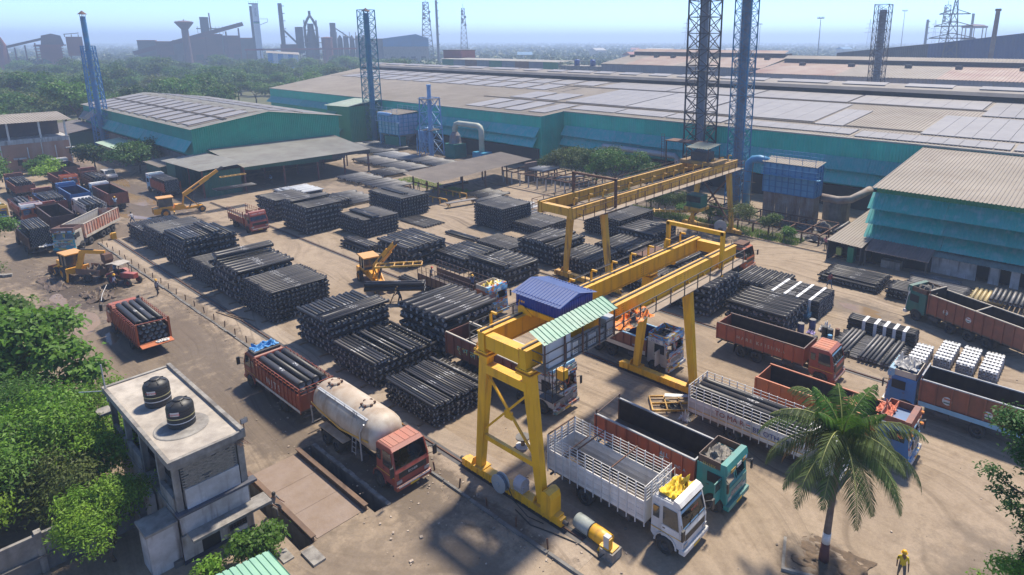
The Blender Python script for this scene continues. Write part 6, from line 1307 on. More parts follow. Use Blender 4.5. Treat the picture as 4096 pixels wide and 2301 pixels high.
def load(o_loc, rz, L, zf, ncols, nrows, d, label, mat=None, group=None, x0=.2, W=2.2, topn=None, far=False):
    """pipes stacked in a truck bed, world coordinates"""
    c, s = math.cos(rz), math.sin(rz)
    for r_ in range(nrows):
        k = ncols-(r_%2); 
        if topn and r_ == nrows-1: k = topn
        for i in range(k):
            yy = (i-(k-1)/2)*d*(1.02 if not (topn and r_==nrows-1) else 1.12); xx = x0+L/2+random.uniform(-.08,.08)
            X, Y = o_loc[0]+xx*c-yy*s, o_loc[1]+xx*s+yy*c
            pipe(X, Y, zf+d*.5+r_*d*.87, rz+(math.pi if (i+r_)%2 and not far else 0)+random.uniform(-.006,.006), L, d*.97, mat, label if (label and (r_ >= nrows-2 or not far)) else None, group, 8)
# ---- T4 white truck, foreground
t = truck('white high railed truck with yellow sheet on its cab roof', -23.1, 25.7, 0); chassis(t, 9.4, [2.8,8.25])
railbox(t, 6.95, 1.12, 2.4, 3.35, 12, P_white, nr=5, inner=P_white)
for xx,zz in ((.02,3.38),(2.3,3.38),(4.7,3.38)): MB().bar((xx,-1.2,zz),(xx,1.2,zz),.06).build('cross_pole', m_rust, t)
MB().bar((1.1,-1.2,2.45),(1.1,1.2,2.45),.05).build('cross_pole', m_rust, t)
c = cab_flat(t, 7.3, P_white, H=2.98, glassband=P_ltblue, stripe=P_yellow)
MB().ext([(8.55,2.98),(8.95,2.86),(9.05,3.02),(8.9,3.2),(8.6,3.26)],-1.1,1.1).build('wind_deflector', P_white, c)
rk = MB(); [rk.bar((7.4,y,3.02),(8.5,y,3.02),.03) for y in (-1,1)]; [rk.bar((7.4,y,3.02),(7.4,y,3.5),.03) for y in (-.9,-.45,0,.45,.9)]; rk.bar((7.4,-.9,3.5),(7.4,.9,3.5),.03); rk.build('roof_rack', P_white, c)
lad = MB(); [lad.bar((7.42,-1.1+k*.0,1.9+i*.3),(7.75,-1.14,1.9+i*.3),.025) for k in (0,) for i in range(4)]; lad.bar((7.42,-1.14,1.7),(7.42,-1.1,3.0),.03).bar((7.75,-1.16,1.7),(7.75,-1.1,3.0),.03); lad.build('cab_ladder', P_white, c)
cloth('roof_sheet_bundle','bright yellow sheet bundled on the white truck cab roof','tarpaulin',(-15.05,25.75,3.03),1.0,1.7,.28,M('yellow_sheet',(.75,.52,.02),(.65,.42,.02),2,.6),5)
text('जय माता दी', .16, P_red, c, (9.19,0,2.52), (R(76),0,R(90)))
# ---- T5 teal cab, red-brown box
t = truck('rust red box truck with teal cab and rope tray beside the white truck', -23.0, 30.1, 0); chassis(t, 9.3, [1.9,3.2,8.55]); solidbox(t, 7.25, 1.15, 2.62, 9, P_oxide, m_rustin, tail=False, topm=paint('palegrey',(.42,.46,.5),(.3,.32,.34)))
for s in (-1,1): MB().box(.0,.08,s*1.22-.05,s*1.22+.05,1.15,3.0).build('tail_post', P_rusty, t)
MB().bar((.04,-1.2,2.7),(.04,1.2,2.95),.05).build('tail_bar', P_rusty, t)
c = cab_tata(t, 7.35, P_teal, P_teal, H=2.65, rack=P_rusty, face=P_teal); side_text(c, '2515EX', 8.15, 2.78, .26, M('gold_letters',(.5,.4,.1),None,2,.5), 1.235); side_text(t, 'ALL', 5.2, 2.1, .4, P_ltblue, 1.26); badge(t, 5.0, 1.9, .2, 1.258); side_text(t,'INDIA',6.3,1.7,.28,P_ltblue,1.26)
od = MB().box(8.9,8.95,-2.0,-1.25,1.0,2.35).build('open_door', P_teal, c); MB().box(8.951,8.96,-1.9,-1.35,1.75,2.25).build('door_window', m_glass, od)
cloth('rope_coil','coils of grey rope heaped in the teal cab roof tray','rope',(-15.0,30.2,2.72),1.2,1.5,.22,M('rope_grey',(.3,.28,.25),(.12,.11,.1),9,.9),8)
# ---- T6 white TOMAR BROTHERS
t = truck('white railed truck lettered along its side carrying thick black pipes', -20.0, 36.6, 0); chassis(t, 10.2, [3.3,8.9]); railbox(t, 8.1, 1.0, 2.1, 3.0, 14, P_white, nr=4, inner=P_white)
side_text(t, 'TO MA R', 3.1, 1.72, .52, P_dkred, 1.315); side_text(t, 'BR OTH ERS', 6.1, 1.62, .5, P_navy, 1.315); badge(t, 4.45, 1.7, .22, 1.312)
for s in (-1,1): MB().box(0,8.1,s*1.285-.004,s*1.285+.004,1.3,1.35).build('yellow_stripe', P_yellow, t)
c = cab_flat(t, 8.2, P_white, H=2.9); load((-20.0,36.6), 0, 7.6, 1.0, 4, 4, .52, 'thick black pipe loaded in the white lettered truck', None, 'pipes on the lettered truck', topn=3)
# ---- T7 blue cab behind palm
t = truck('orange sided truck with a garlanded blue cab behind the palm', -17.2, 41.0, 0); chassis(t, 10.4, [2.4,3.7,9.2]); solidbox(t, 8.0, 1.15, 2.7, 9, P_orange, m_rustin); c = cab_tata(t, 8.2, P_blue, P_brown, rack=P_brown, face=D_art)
for (xx,yy,zz) in ((10.1,-1.2,2.9),(10.15,-1.2,2.5),(9.4,-1.25,2.2),(9.6,-1.25,2.15),(10.15,1.1,3.0),(10.2,1.15,2.2)): tg = MB().lathe([(0,-.12),(.12,-.05),(.12,.05),(0,.12)],(xx,yy,zz),8).build('garland', M('garland_yellow',(.8,.45,.03),(.75,.12,.1),9,.6), c)
cloth('roof_bundle','orange cloth bundle on the garlanded blue cab','tarpaulin',(-8.9,41.2,2.86),1.0,1.3,.25,M('orange_cloth',(.6,.18,.1),(.5,.14,.08),2,.7),12)
cloth('roof_bundle','pink cloth bundle at the front of the orange sided bed','tarpaulin',(-11.0,40.6,2.75),.9,.9,.25,M('pink_cloth',(.62,.22,.16),(.5,.2,.14),2,.7),14)
# ---- T8 blue cab at right edge
t = truck('long brown box truck with blue cab running off the right edge', .6, 47.7, math.pi); chassis(t, 11.0, [2.2,5.1,9.5]); solidbox(t, 8.7, 1.2, 3.0, 9, P_brown, m_rustin, band=P_ltblue, topm=paint('palegrey',(.42,.46,.5),(.3,.32,.34)), headh=.25); c = cab_tata(t, 8.95, P_blue, P_ltblue, H=2.7, rack=P_cream, face=D_art); badge(t, 7.0, 2.0, .3, 1.262, 1); badge(t, 4.6, 1.9, .28, 1.262, 1)
cloth('roof_bundle','grey plastic sheeting heaped on the right edge blue cab','tarpaulin',(-9.3,47.8,3.2),1.5,2.0,.3,M('grey_sheeting',(.32,.32,.33),(.2,.2,.2),2,.5),15)
# ---- T9 green cab
a9 = R(157.7); L9 = 10.9; ca, sa = math.cos(a9), math.sin(a9); fx_, fy_ = -12.4, 64.3; lx, ly = 9.5, 1.15
t = truck('green cabbed brown truck parked slantwise by the puddle', fx_-(lx*ca-ly*sa), fy_-(lx*sa+ly*ca), a9); chassis(t, L9, [2.9,4.5,6.25,9.5]); solidbox(t, 8.4, 1.2, 3.0, 10, P_brown, m_rustin, band=None, topm=P_cream, headh=.35); c = cab_tata(t, 8.7, P_green, P_green, H=2.75, rack=P_rusty, face=P_white); MB().bar((4.1,-1.2,3.05),(4.1,1.2,3.05),.08).build('cross_pole', P_cream, t); badge(t, 6.7, 1.9, .25, 1.262, 1); badge(t, 4.6, 2.0, .25, 1.262, 1)
p9 = Vector((fx_-(lx*ca-ly*sa), fy_-(lx*sa+ly*ca),0)); q9 = p9+Vector((9.3*ca,9.3*sa,0)); cloth('roof_bundle','dark sheet folded over the green cab tray','tarpaulin',(q9.x,q9.y,3.0),1.6,2.0,.25,M('dark_sheet',(.12,.11,.1),(.06,.06,.06),2,.7),16)
# ---- T10 red cab
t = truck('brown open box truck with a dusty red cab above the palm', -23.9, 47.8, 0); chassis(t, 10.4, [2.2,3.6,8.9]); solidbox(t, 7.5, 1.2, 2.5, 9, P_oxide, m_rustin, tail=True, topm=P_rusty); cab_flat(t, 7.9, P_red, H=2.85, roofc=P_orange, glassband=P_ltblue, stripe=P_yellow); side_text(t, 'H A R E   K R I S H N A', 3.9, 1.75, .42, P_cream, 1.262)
# ---- T11 painted 2518C
t = truck('gaily painted truck with empty navy box under the crane legs', -32.7, 41.0, 0); chassis(t, 8.1, [1.1,2.6,7.0]); solidbox(t, 6.1, 1.35, 2.55, 8, P_brown, m_navyin, band=P_cream, topm=P_ltblue, headh=.15); c = cab_tata(t, 6.2, P_silver, D_art, H=2.8, tag_=None, rack=D_blue, face=D_art); MB().box(6.3,7.7,-1.27,-1.22,2.62,2.95).build('name_board', P_white, c); side_text(c, '2518C', 7.0, 2.78, .32, P_navy, 1.275); badge(t, 2.1, 1.95, .24, 1.262); side_text(t, 'AIP', 1.2, 2.0, .26, P_white, 1.262); side_text(t, 'HR SVR', 5.2, 1.75, .26, P_ltblue, 1.262)
MB().bar((3.2,-1.2,2.62),(3.2,1.2,2.62),.06).build('cross_pole', P_ltblue, t); text('सड़क', .22, P_red, c, (8.17,0,1.55), (R(90),0,R(90)))
tri = MB().poly([(8.16,-.2,2.55),(8.16,.2,2.55),(8.2,0,2.15)]).build('warning_triangle', P_red, c); ob_ = MB().box(7.4,7.45,-1.9,-1.25,.95,2.2).build('open_door', P_silver, c)
cloth('roof_bundle','black tarpaulin roped on the gaily painted cab','tarpaulin',(-25.7,41.0,2.95),1.3,1.6,.18,m_black,17)
# ---- T12 painted truck under crane
t = truck('dark painted truck with lettered brown box behind the near crane leg', -39.2, 30.9, 0); chassis(t, 12.2, [2.5,3.7,8.6,10.7]); solidbox(t, 9.5, 1.25, 3.0, 10, P_brown, m_rustin, band=None, topm=P_cream, tail=True); c = cab_tata(t, 9.9, P_silver, D_art2, H=2.95, rack=D_art2, face=D_art2); side_text(t, 'शुभ लाभ', 2.9, 2.0, .75, M('gold_teal_letters',(.7,.5,.08),(.15,.55,.45),4,.5,lo=.45,hi=.55), 1.262, sx=1.3)
for k in (2.4,5.0,7.4): MB().bar((k,-1.2,3.06),(k,1.2,3.06),.06).build('cross_pole', P_cream, t)
MB().hexa([(10.0,-1.15,3.4),(11.7,-1.15,3.5),(11.7,1.15,3.5),(10.0,1.15,3.4),(10.0,-1.15,3.46),(11.7,-1.15,3.7),(11.7,1.15,3.7),(10.0,1.15,3.46)]).build('roof_sheet', P_ltblue, c)
for s in (-1,1): MB().bar((12.0,s*.05,2.3),(11.95,s*.3,2.75),.05).build('chevron', P_orange, c)
# ---- T13 rusty railed truck
t = truck('rusty railed truck being loaded beside the hanging pipes', -54.2, 39.0, 0); chassis(t, 11.2, [2.4,3.7,9.6]); railbox(t, 8.9, 1.2, 2.1, 3.0, 12, P_rusty, nr=2, inner=P_rusty, slat=False, tail=False); c = cab_tata(t, 9.1, P_orange, D_blue, H=2.7, rack=P_cream, face=D_blue)
cloth('roof_bundle','yellow and white sheets on the cab right of the rusty truck','tarpaulin',(-44.1,39.1,2.95),1.3,1.9,.25,M('yellow_white_sheet',(.7,.5,.06),(.6,.62,.65),1.6,.6,lo=.48,hi=.55),18)
# ---- T14 orange cab at the crane end
t = truck('brown truck with orange cab waiting at the end of the crane', -41.0, 66.6, 0); chassis(t, 10.6, [2.4,3.7,9.3]); railbox(t, 8.2, 1.25, 1.9, 2.7, 10, P_rusty, nr=2, inner=P_rusty, slat=False); c = cab_flat(t, 8.5, P_orange, H=2.85); rk = MB(); [rk.bar((8.7,y,2.95),(9.9,y,2.95),.05) for y in (-.9,0,.9)]; rk.box(8.7,9.9,-.9,.9,2.95,3.2); rk.build('roof_rack', m_rust, c)
# ---- T15 red truck
t = truck('small red railed truck standing alone on the left roadway', -96.0, 36.5, 0); chassis(t, 7.4, [1.9,6.2]); railbox(t, 5.0, 1.1, 1.9, 2.8, 7, P_oxide, nr=2, inner=P_oxide, slat=False, tail=False, head=True); c = cab_flat(t, 5.25, P_red, H=2.6, glassband=P_red); MB().ext([(6.4,2.6),(6.95,2.35),(7.1,2.5),(6.9,2.95),(6.45,3.0)],-1.1,1.1).build('name_visor', P_red, c); text('ISTNEER * PRANCE', .2, m_white, c, (7.03,0,2.7), (R(75),0,R(90)))
# ---- T1 red truck with pipes, rear towards viewer
t = truck('red truck loaded with black pipes, open tail towards the road', -60.0, 14.95, math.pi); chassis(t, 8.9, [2.2,7.0]); railbox(t, 6.9, 1.05, 2.35, 2.75, 13, P_oxide, nr=2, inner=P_oxide, slat=False, tail=False); cab_flat(t, 7.1, P_oxide, H=2.4)
MB().bar((.04,-1.2,2.7),(.04,1.2,2.85),.08).build('tail_bar', P_oxide, t); MB().hexa([(-.9,-1.2,.95),(0,-1.2,1.0),(0,1.2,1.0),(-.9,1.2,.95),(-.9,-1.2,1.0),(0,-1.2,1.06),(0,1.2,1.06),(-.9,1.2,1.0)]).build('lowered_tailgate', P_orange, t)
for s in (-1,1): MB().box(-.05,.05,s*1.2-.06,s*1.2+.06,1.05,2.9).build('tail_post', P_orange, t)
load((-60.0,14.95), math.pi, 6.3, 1.08, 5, 4, .42, 'black pipe packed in the red truck with the lowered tail', None, 'pipes packed in the red truck', .15); load((-60.0,14.95), math.pi, 6.0, 2.45, 4, 1, .5, 'thick black pipe riding on top of the red truck load', None, 'pipes on top of the red truck', .5)
cloth('sack','white sack lying on the lowered tail of the red truck','sack',(-59.5,15.4,1.06),.5,.9,.1,P_white,20)
# ---- T2 red truck with the blue bundle
t = truck('red and white lettered truck with blue tarpaulin on its cab', -40.0, 18.95, math.pi); chassis(t, 9.2, [2.8,7.95]); railbox(t, 6.9, 1.15, 2.3, 2.8, 12, P_oxide, nr=2, inner=P_oxide, slat=True, tail=True); cab_flat(t, 7.1, P_red, H=2.75, stripe=P_yellow); side_text(t, 'N J T S', 3.9, 1.75, .75, P_white, 1.29, 1)
for s in (-1,1): MB().box(0,6.9,s*1.29-.006,s*1.29+.006,1.0,1.2).build('white_skirt', P_white, t)
load((-40.0,18.95), math.pi, 6.2, 1.18, 4, 3, .5, 'thick black pipe loaded low in the red and white truck', None, 'pipes in the red and white truck', .2); load((-40.0,18.95), math.pi, 6.0, 2.5, 4, 1, .52, 'thick black pipe roped on top of the red and white truck', None, 'pipes on the red and white truck', .4)
cloth('roof_bundle','blue tarpaulin roll roped on the red and white truck cab','tarpaulin',(-48.0,19.0,2.95),.9,1.9,.2,M('blue_tarp',(.06,.28,.6),(.05,.2,.45),2,.5),21)
MB().box(7.3,8.5,-1,1,2.8,2.95).build('roof_tray', m_steel, t)
# ---- T3 cement tanker
t = truck('dusty white cement tanker with red cab parked by the weighbridge', -39.0, 19.0, 0, 'cement_tanker', 'tanker truck'); chassis(t, 10.1, [2.1,3.5,8.4])
m_tank = M('tanker_white',(.58,.52,.43),(.40,.31,.22),.7,.6,streak=(.27,.16,.085),samt=.8,sscale=1.3,dust=.35)
prof = [(.0,-.12),(.55,-.1),(.95,.1),(1.18,.5),(1.24,.9),(1.24,6.6),(1.18,7.1),(.95,7.5),(.55,7.7),(0,7.75)]
tb_ = MB().lathe(prof,(.25,0,2.55),30,'x').build('tank', m_tank, t, True); tb_.data.transform(Matrix.Translation((0,0,0)))
for v in tb_.data.vertices:
    f = (v.co.x-.25)/7.7; k = max(0, 1-abs(f-.55)*2)
    if v.co.z < 2.55: v.co.z = 2.55+(v.co.z-2.55)*(1+.22*k)
MB().ext([(.5,1.3),(7.6,1.3),(7.2,1.55),(4.5,1.2),(1.0,1.6)],-.5,.5).build('saddle', m_steel, t)
for s in (-1,1): MB().bar((.6,s*1.25,2.5),(4.0,s*1.2,1.95),.02,.12).build('stripe', P_yellow, t); MB().bar((4.0,s*1.2,1.95),(7.4,s*1.24,2.5),.02,.12).build('stripe', P_yellow, t)
for xx in (1.7,5.6):
    h = MB().lathe([(.36,3.74),(.36,3.86),(.3,3.92),(0,3.94)],(xx,0,0),14).build('hatch', m_tank, t); [MB().box(xx+.4*math.cos(a)-.06,xx+.4*math.cos(a)+.06,.4*math.sin(a)-.06,.4*math.sin(a)+.06,3.78,3.92).build('hatch_clamp', m_rust, h) for a in [i*1.047 for i in range(6)]]
wk = MB(); wk.box(1.0,6.8,-.95,-.55,3.5,3.55); [wk.bar((1.0+i*1.15,-.95,3.5),(1.0+i*1.15,-.95,3.72),.03) for i in range(6)]; wk.bar((1.0,-.95,3.72),(6.8,-.95,3.72),.03); wk.build('catwalk', m_galv, t)
lad = MB(); [lad.bar((5.5+k,-1.3,1.0),(5.45+k,-.95,3.75),.035) for k in (0,.42)]; [lad.bar((5.5,-1.3+.35*i/8,1.1+i*.32),(5.9,-1.3+.35*i/8,1.1+i*.32),.03) for i in range(9)]; lad.build('ladder', m_galv, t)
MB().path([(6.6,-1.28,.9),(6.6,-1.3,2.8),(7.0,-1.2,3.5)],.05,6).path([(.5,-1.2,.9),(.5,-1.25,2.2)],.05,6).build('air_pipe', m_galv, t)
for s in (-1,1): MB().box(1.35,4.4,s*1.0-.28,s*1.0+.28,1.08,1.14).build('mudguard', m_tank, t)
MB().path([(-.4,.2,1.1),(.2,.2,1.2),(.6,0,1.4)],.12,8).build('discharge_pipe', m_galv, t)
cab_flat(t, 8.05, P_red, H=2.9, roofc=M('dusty_red_roof',(.42,.15,.1),(.36,.17,.12),1,.7), logo='EICHER', stripe=P_yellow)
# ---- T16 beside the green hut
t = truck('red and white truck stacked with thin black pipes by the green hut', -120.2, 36.0, math.pi); chassis(t, 9.0, [2.2,3.5,7.8]); railbox(t, 6.8, 1.15, 2.5, 2.7, 9, P_oxide, nr=1, inner=P_oxide, slat=False, tail=False); cab_tata(t, 7.0, P_ltblue, P_white, rack=P_white); load((-120.2,36.0), math.pi, 6.4, 1.15, 11, 11, .2, None)
# ---- T17 orange truck with turquoise cab
t = truck('long patched orange truck with turquoise cab turning out of the lot', -106.9, 23.6, R(-39)); chassis(t, 11.4, [1.9,3.2,4.5,7.6,9.6]); solidbox(t, 8.7, 1.3, 3.0, 14, paint('patched',(.50,.14,.06),(.58,.46,.36),.15,samt=.7), m_greyin, topm=P_cream, band=P_cream); c = cab_tata(t, 9.1, P_cream, M('brown_visor',(.15,.08,.06),(.2,.12,.1),1,.7), H=2.7, rack=M('brown_visor',(.15,.08,.06)), face=decor('painted_turquoise',[(.02,.3,.38),(.05,.4,.45),(.4,.42,.42),(.1,.1,.12),(.02,.3,.38),(.45,.4,.1)],4))
# ---- parking crowd at left
t = truck('dark truck heaped with black pipes, tail towards the digger', -99.3, 14.7, math.pi); chassis(t, 9.2, [2.2,3.5,8.0]); solidbox(t, 7.0, 1.2, 2.4, 8, P_rusty, m_rustin, tail=False); cab_flat(t, 7.2, P_rusty, H=2.6); load((-99.3,14.7), math.pi, 6.2, 1.2, 9, 11, .24, None)
cloth('sack','white sacks on the tail of the dark pipe truck','sack',(-98.9,15.0,1.2),.5,1.4,.12,P_white,23)
t = truck('empty rust brown open truck behind the turquoise cab', -106.6, 18.4, math.pi); chassis(t, 10.6, [2.2,3.5,9.2]); solidbox(t, 8.4, 1.3, 3.0, 9, P_rusty, m_rustin); cab_tata(t, 8.6, P_orange, P_brown)
t = truck('white framed truck carrying black pipes behind the orange box', -111.2, 23.2, math.pi); chassis(t, 8.6, [2.0,7.2]); railbox(t, 6.4, 1.2, 2.0, 2.9, 8, P_white, nr=2, inner=P_white, slat=False, tail=False); cab_flat(t, 6.6, P_white, H=2.7); load((-111.2,23.2), math.pi, 6, 1.2, 5, 4, .42, None); load((-111.2,23.2), math.pi, 5.8, 2.55, 4, 1, .42, None)
t = truck('empty brown truck with dark interior beside the wet road', -116.4, 27.3, math.pi); chassis(t, 10.8, [2.2,3.5,9.4]); solidbox(t, 8.6, 1.3, 3.0, 9, P_brown, m_rustin); cab_tata(t, 8.8, P_white, P_white)
t = truck('empty blue sided truck in the middle of the lot', -121.6, 23.7, math.pi); chassis(t, 9.6, [2.2,3.5,8.2]); solidbox(t, 7.4, 1.3, 2.8, 8, P_blue, m_navyin); cab_tata(t, 7.6, P_blue, P_blue)
t = truck('blue and brown truck layered with thin pipes beyond the empty one', -119.5, 20.2, math.pi); chassis(t, 9.6, [2.2,3.5,8.2]); solidbox(t, 7.4, 1.3, 2.5, 8, P_brown, m_rustin, topm=P_blue); cab_tata(t, 7.6, P_blue, P_brown); load((-119.5,20.2), math.pi, 6.4, 1.3, 10, 9, .22, None)
t = truck('orange cabbed truck with railed load facing the digger', -126.0, 16.9, 0); chassis(t, 9.8, [2.2,3.5,8.6]); railbox(t, 7.4, 1.3, 2.0, 2.7, 8, P_oxide, nr=3, inner=P_oxide, slat=False); c = cab_tata(t, 7.6, P_orange, P_white, face=P_orange); load((-126.0,16.9), 0, 6.8, 1.3, 5, 3, .42, None); load((-126.0,16.9), 0, 6.6, 2.5, 3, 1, .42, None)
t = truck('pipe laden truck at the far left of the lot', -137.5, 19.6, math.pi); chassis(t, 9.6, [2.2,3.5,8.2]); solidbox(t, 7.4, 1.3, 2.4, 8, P_brown, m_rustin); cab_tata(t, 7.6, P_blue, P_brown); load((-137.5,19.6), math.pi, 6.6, 1.3, 7, 6, .32, None)
t = truck('brown truck with orange cab far back in the lot', -146.5, 25.6, 0); chassis(t, 9.8, [2.2,3.5,8.6]); solidbox(t, 7.4, 1.3, 2.6, 8, P_brown, m_rustin); cab_tata(t, 7.6, P_orange, P_orange)
t = truck('dark truck with thick pipes next to the white car', -134.5, 29.4, math.pi); chassis(t, 9.2, [2.2,3.5,8.0]); railbox(t, 7.0, 1.2, 1.9, 2.6, 8, P_rusty, nr=2, inner=P_rusty, slat=False, tail=False); cab_tata(t, 7.2, P_brown, P_brown); load((-134.5,29.4), math.pi, 6.4, 1.2, 5, 4, .42, None)
t = truck('pale blue truck with yellow cab top at the left edge', -127.8, 13.3, 0); chassis(t, 9.8, [2.2,3.5,8.6]); solidbox(t, 7.4, 1.3, 2.5, 8, P_ltblue, m_rustin); cab_tata(t, 7.6, P_ltblue, P_yellow, rack=P_yellow)
t = truck('rusty open truck behind the bushes at the lot corner', -150.0, 28.6, math.pi); chassis(t, 9.6, [2.2,3.5,8.2]); solidbox(t, 7.4, 1.3, 2.7, 8, P_rusty, m_rustin); cab_tata(t, 7.6, P_white, P_white)
# white car
t = empty('white_car', (-148.2,33.4,0), 0, 'white off-road car on the wet road by the bushes', 'car')
c = bev(MB().ext([(0,.45),(0,1.1),(.15,1.8),(2.6,1.85),(3.2,1.2),(4.1,1.05),(4.2,.9),(4.2,.45)],-.88,.88).build('body', P_white, t), .06, 3); MB().hexa([(2.62,-.75,1.8),(3.22,-.78,1.22),(3.22,.78,1.22),(2.62,.75,1.8),(2.66,-.75,1.81),(3.26,-.78,1.23),(3.26,.78,1.23),(2.66,.75,1.81)]).build('windscreen', m_glass, c)
for s in (-1,1): MB().box(.4,2.5,s*.885-.004,s*.885+.004,1.25,1.7).build('side_window', m_glass, c); [wheel(t, xx, s*.78, .36, .24, s) for xx in (.8,3.3)]; MB().box(4.2,4.22,s*.65-.12,s*.65+.12,.75,.92).build('headlight', m_galv, c)
MB().box(4.1,4.3,-.88,.88,.4,.6).build('bumper', m_black, c)
# ================================================================ YARD MACHINES
def mobile_crane(label, x, y, rz, tip, root, steer=0):
    """pick and carry crane: cab at the rear, jib over the front axle; tip/root in local coordinates"""
    o = empty('mobile_crane', (x,y,0), rz, label, 'mobile crane')
    ch = MB(); ch.box(-.3,3.0,-.55,.55,.75,1.15); ch.box(3.0,5.3,-.3,.3,.62,.95); ch.build('chassis', m_equip, o)
    bev(MB().box(-1.25,-.2,-.95,.95,.55,1.45).build('counterweight', m_equip, o), .08)
    for k in range(4): MB().box(-1.26,-1.25,-.9,.9,.65+k*.2,.7+k*.2).build('grille_slat', m_steel, o)
    bev(MB().ext([(1.5,1.1),(3.0,1.0),(2.8,1.5),(1.6,1.65)],-.5,.5).build('bonnet', m_equip, o), .05)
    for s in (-1,1): wheel(o, .2, s*1.0, .62, .42, s, m_equip, 'wheel'); wheel(o, 5.1, s*.85, .5, .34, s, m_equip, 'wheel')
    MB().bar((5.1,-.8,.5),(5.1,.8,.5),.16).build('front_axle', m_equip, o)
    cb = MB().box(-.5,1.3,-.75,.75,1.25,1.55).build('cab', m_equip, o); MB().box(-.45,1.25,-.7,.7,1.55,2.75).build('cab_glass', M('cab_glass',(.06,.075,.08),(.03,.04,.04),1,.1,spec=.8), cb)
    for px_,py_ in ((-.48,-.74),(1.28,-.74),(1.28,.74),(-.48,.74),(.4,-.74),(.4,.74)): MB().bar((px_,py_,1.5),(px_*.98,py_,2.85),.07).build('cab_post', m_black, cb)
    bev(MB().box(-.65,1.5,-.9,.9,2.82,2.98).build('cab_roof', M('cab_roof_orange',(.72,.33,.05),(.6,.28,.06),1,.5,dust=.3), cb), .05); MB().box(.0,.5,-.3,.3,1.5,2.3).build('seat', m_black, cb)
    r = Vector(root); t = Vector(tip); m = r.lerp(t,.62); d = (t-r).normalized()
    fm = MB(); fm.bar((2.6,-.3,1.0),(r.x,r.y-.25,r.z),.14).bar((2.6,.3,1.0),(r.x,r.y+.25,r.z),.14).bar((4.9,-.25,.8),(r.x,r.y-.25,r.z),.12).bar((4.9,.25,.8),(r.x,r.y+.25,r.z),.12); fm.build('jib_frame', m_equip, o)
    MB().bar(r,m,.5,.6).build('jib', m_equip, o); MB().bar(r.lerp(t,.55),r.lerp(t,.88),.36,.44).build('jib_section', m_equip, o); MB().bar(r.lerp(t,.84),t,.26,.32).build('jib_tip', m_steel, o)
    MB().bar((r.x+.6,0,.9),r.lerp(t,.32)-Vector((0,0,.25)),.18).build('lift_cylinder', m_steel, o)
    jn = MB().bar(r.lerp(t,.2)+Vector((0,0,.02)),r.lerp(t,.4)+Vector((0,0,.02)),.52,.25).build('name_plate', m_steel, o)
    MB().tube(t+Vector((0,-.2,-.1)),t+Vector((0,.2,-.1)),.18,10).build('sheave', m_steel, o)
    return o
c1 = mobile_crane('yellow mobile crane with long raised jib near the green hut', -108.4, 30.7, R(82), (8.6,-.6,6.6), (3.0,0,2.9))
h1 = empty('lifting_frame', (-106.3,40.5,5.05), R(88), 'yellow lifting frame hanging from the long raised jib', 'lifting beam')
for s in (-1,1): MB().bar((-1.9,s*.4,0),(1.9,s*.4,0),.1).build('frame_bar', m_yelold, h1); MB().bar((s*1.7,0,0),(-.6,0,1.5),.03).build('sling', m_steel, h1)
for k in range(6): MB().bar((-1.9+k*.76,-.4,0),(-1.9+k*.76,.4,0),.08).build('cross_bar', m_yelold, h1); MB().bar((-1.9+k*.76,.4,0),(-1.9+k*.76,.4,-1.7),.02).build('chain', m_steel, h1)
for i in range(9): pipe(-105.5-i*.22, 40.6, 3.2, R(88), 6.0, .2, m_pipe, 'thin black pipe of the lift hanging from the long jib', 'pipes hanging from the long jib')
c2 = mobile_crane('orange mobile crane lifting four thick pipes in mid yard', -61.6, 36.4, R(-14), (7.2,1.0,6.2), (2.8,0,2.3))
h2_ = empty('lifting_frame', (-54.3,35.6,3.6), R(50), 'rusty yellow lifting frame above the four hanging pipes', 'lifting beam')
for s in (-1,1): MB().bar((-2.3,s*.55,0),(2.3,s*.55,0),.12,.18).build('frame_bar', m_yelold, h2_); MB().bar((s*2.1,0,.1),(-.2,0,2.3),.03).build('sling', m_steel, h2_); MB().bar((s*2.2,.3,-.1),(s*2.2,.3,-1.9),.02).build('chain', m_steel, h2_)
for k in range(6): MB().bar((-2.3+k*.92,-.55,0),(-2.3+k*.92,.55,0),.1).build('cross_bar', m_yelold, h2_)
for i,(dy,dz) in enumerate(((-.3,0),(.22,.05),(-.1,.42),(.4,.45))): pipe(-53.6-dy*.7, 34.5+dy*.7, 1.55+dz, R(44), 6.0, .46, m_pipe, 'thick black pipe hanging from the orange mobile crane', 'pipes hanging from the orange crane')
# backhoe digger
jb = empty('backhoe_digger', (-87.3,15.1,0), R(8), 'yellow backhoe digger scooping mud into the tractor trailer', 'digger')
bev(MB().box(-2.6,1.2,-.5,.5,.7,1.3).build('chassis', m_equip, jb), .05); bev(MB().box(-2.6,-.9,-.6,.6,1.2,1.75).build('bonnet', m_equip, jb), .08)
cb = MB().box(-.9,.9,-.8,.8,1.2,1.45).build('cab', m_equip, jb); MB().box(-.85,.85,-.75,.75,1.45,2.8).build('cab_glass', M('cab_glass',(.06,.075,.08)), cb); bev(MB().box(-1.05,1.1,-.9,.9,2.82,2.98).build('cab_roof', M('cab_roof_orange',(.72,.33,.05)), cb), .05)
for px_,py_ in ((-.9,-.78),(.9,-.78),(.9,.78),(-.9,.78),(0,-.78)): MB().bar((px_,py_,1.4),(px_,py_,2.85),.07).build('cab_post', m_black, cb)
for s in (-1,1): wheel(jb, .2, s*.95, .75, .45, s, m_equip); wheel(jb, -2.2, s*.85, .5, .32, s, m_equip); MB().bar((1.3,s*.9,1.4),(1.5,s*1.2,.05),.16).build('stabiliser', m_equip, jb)
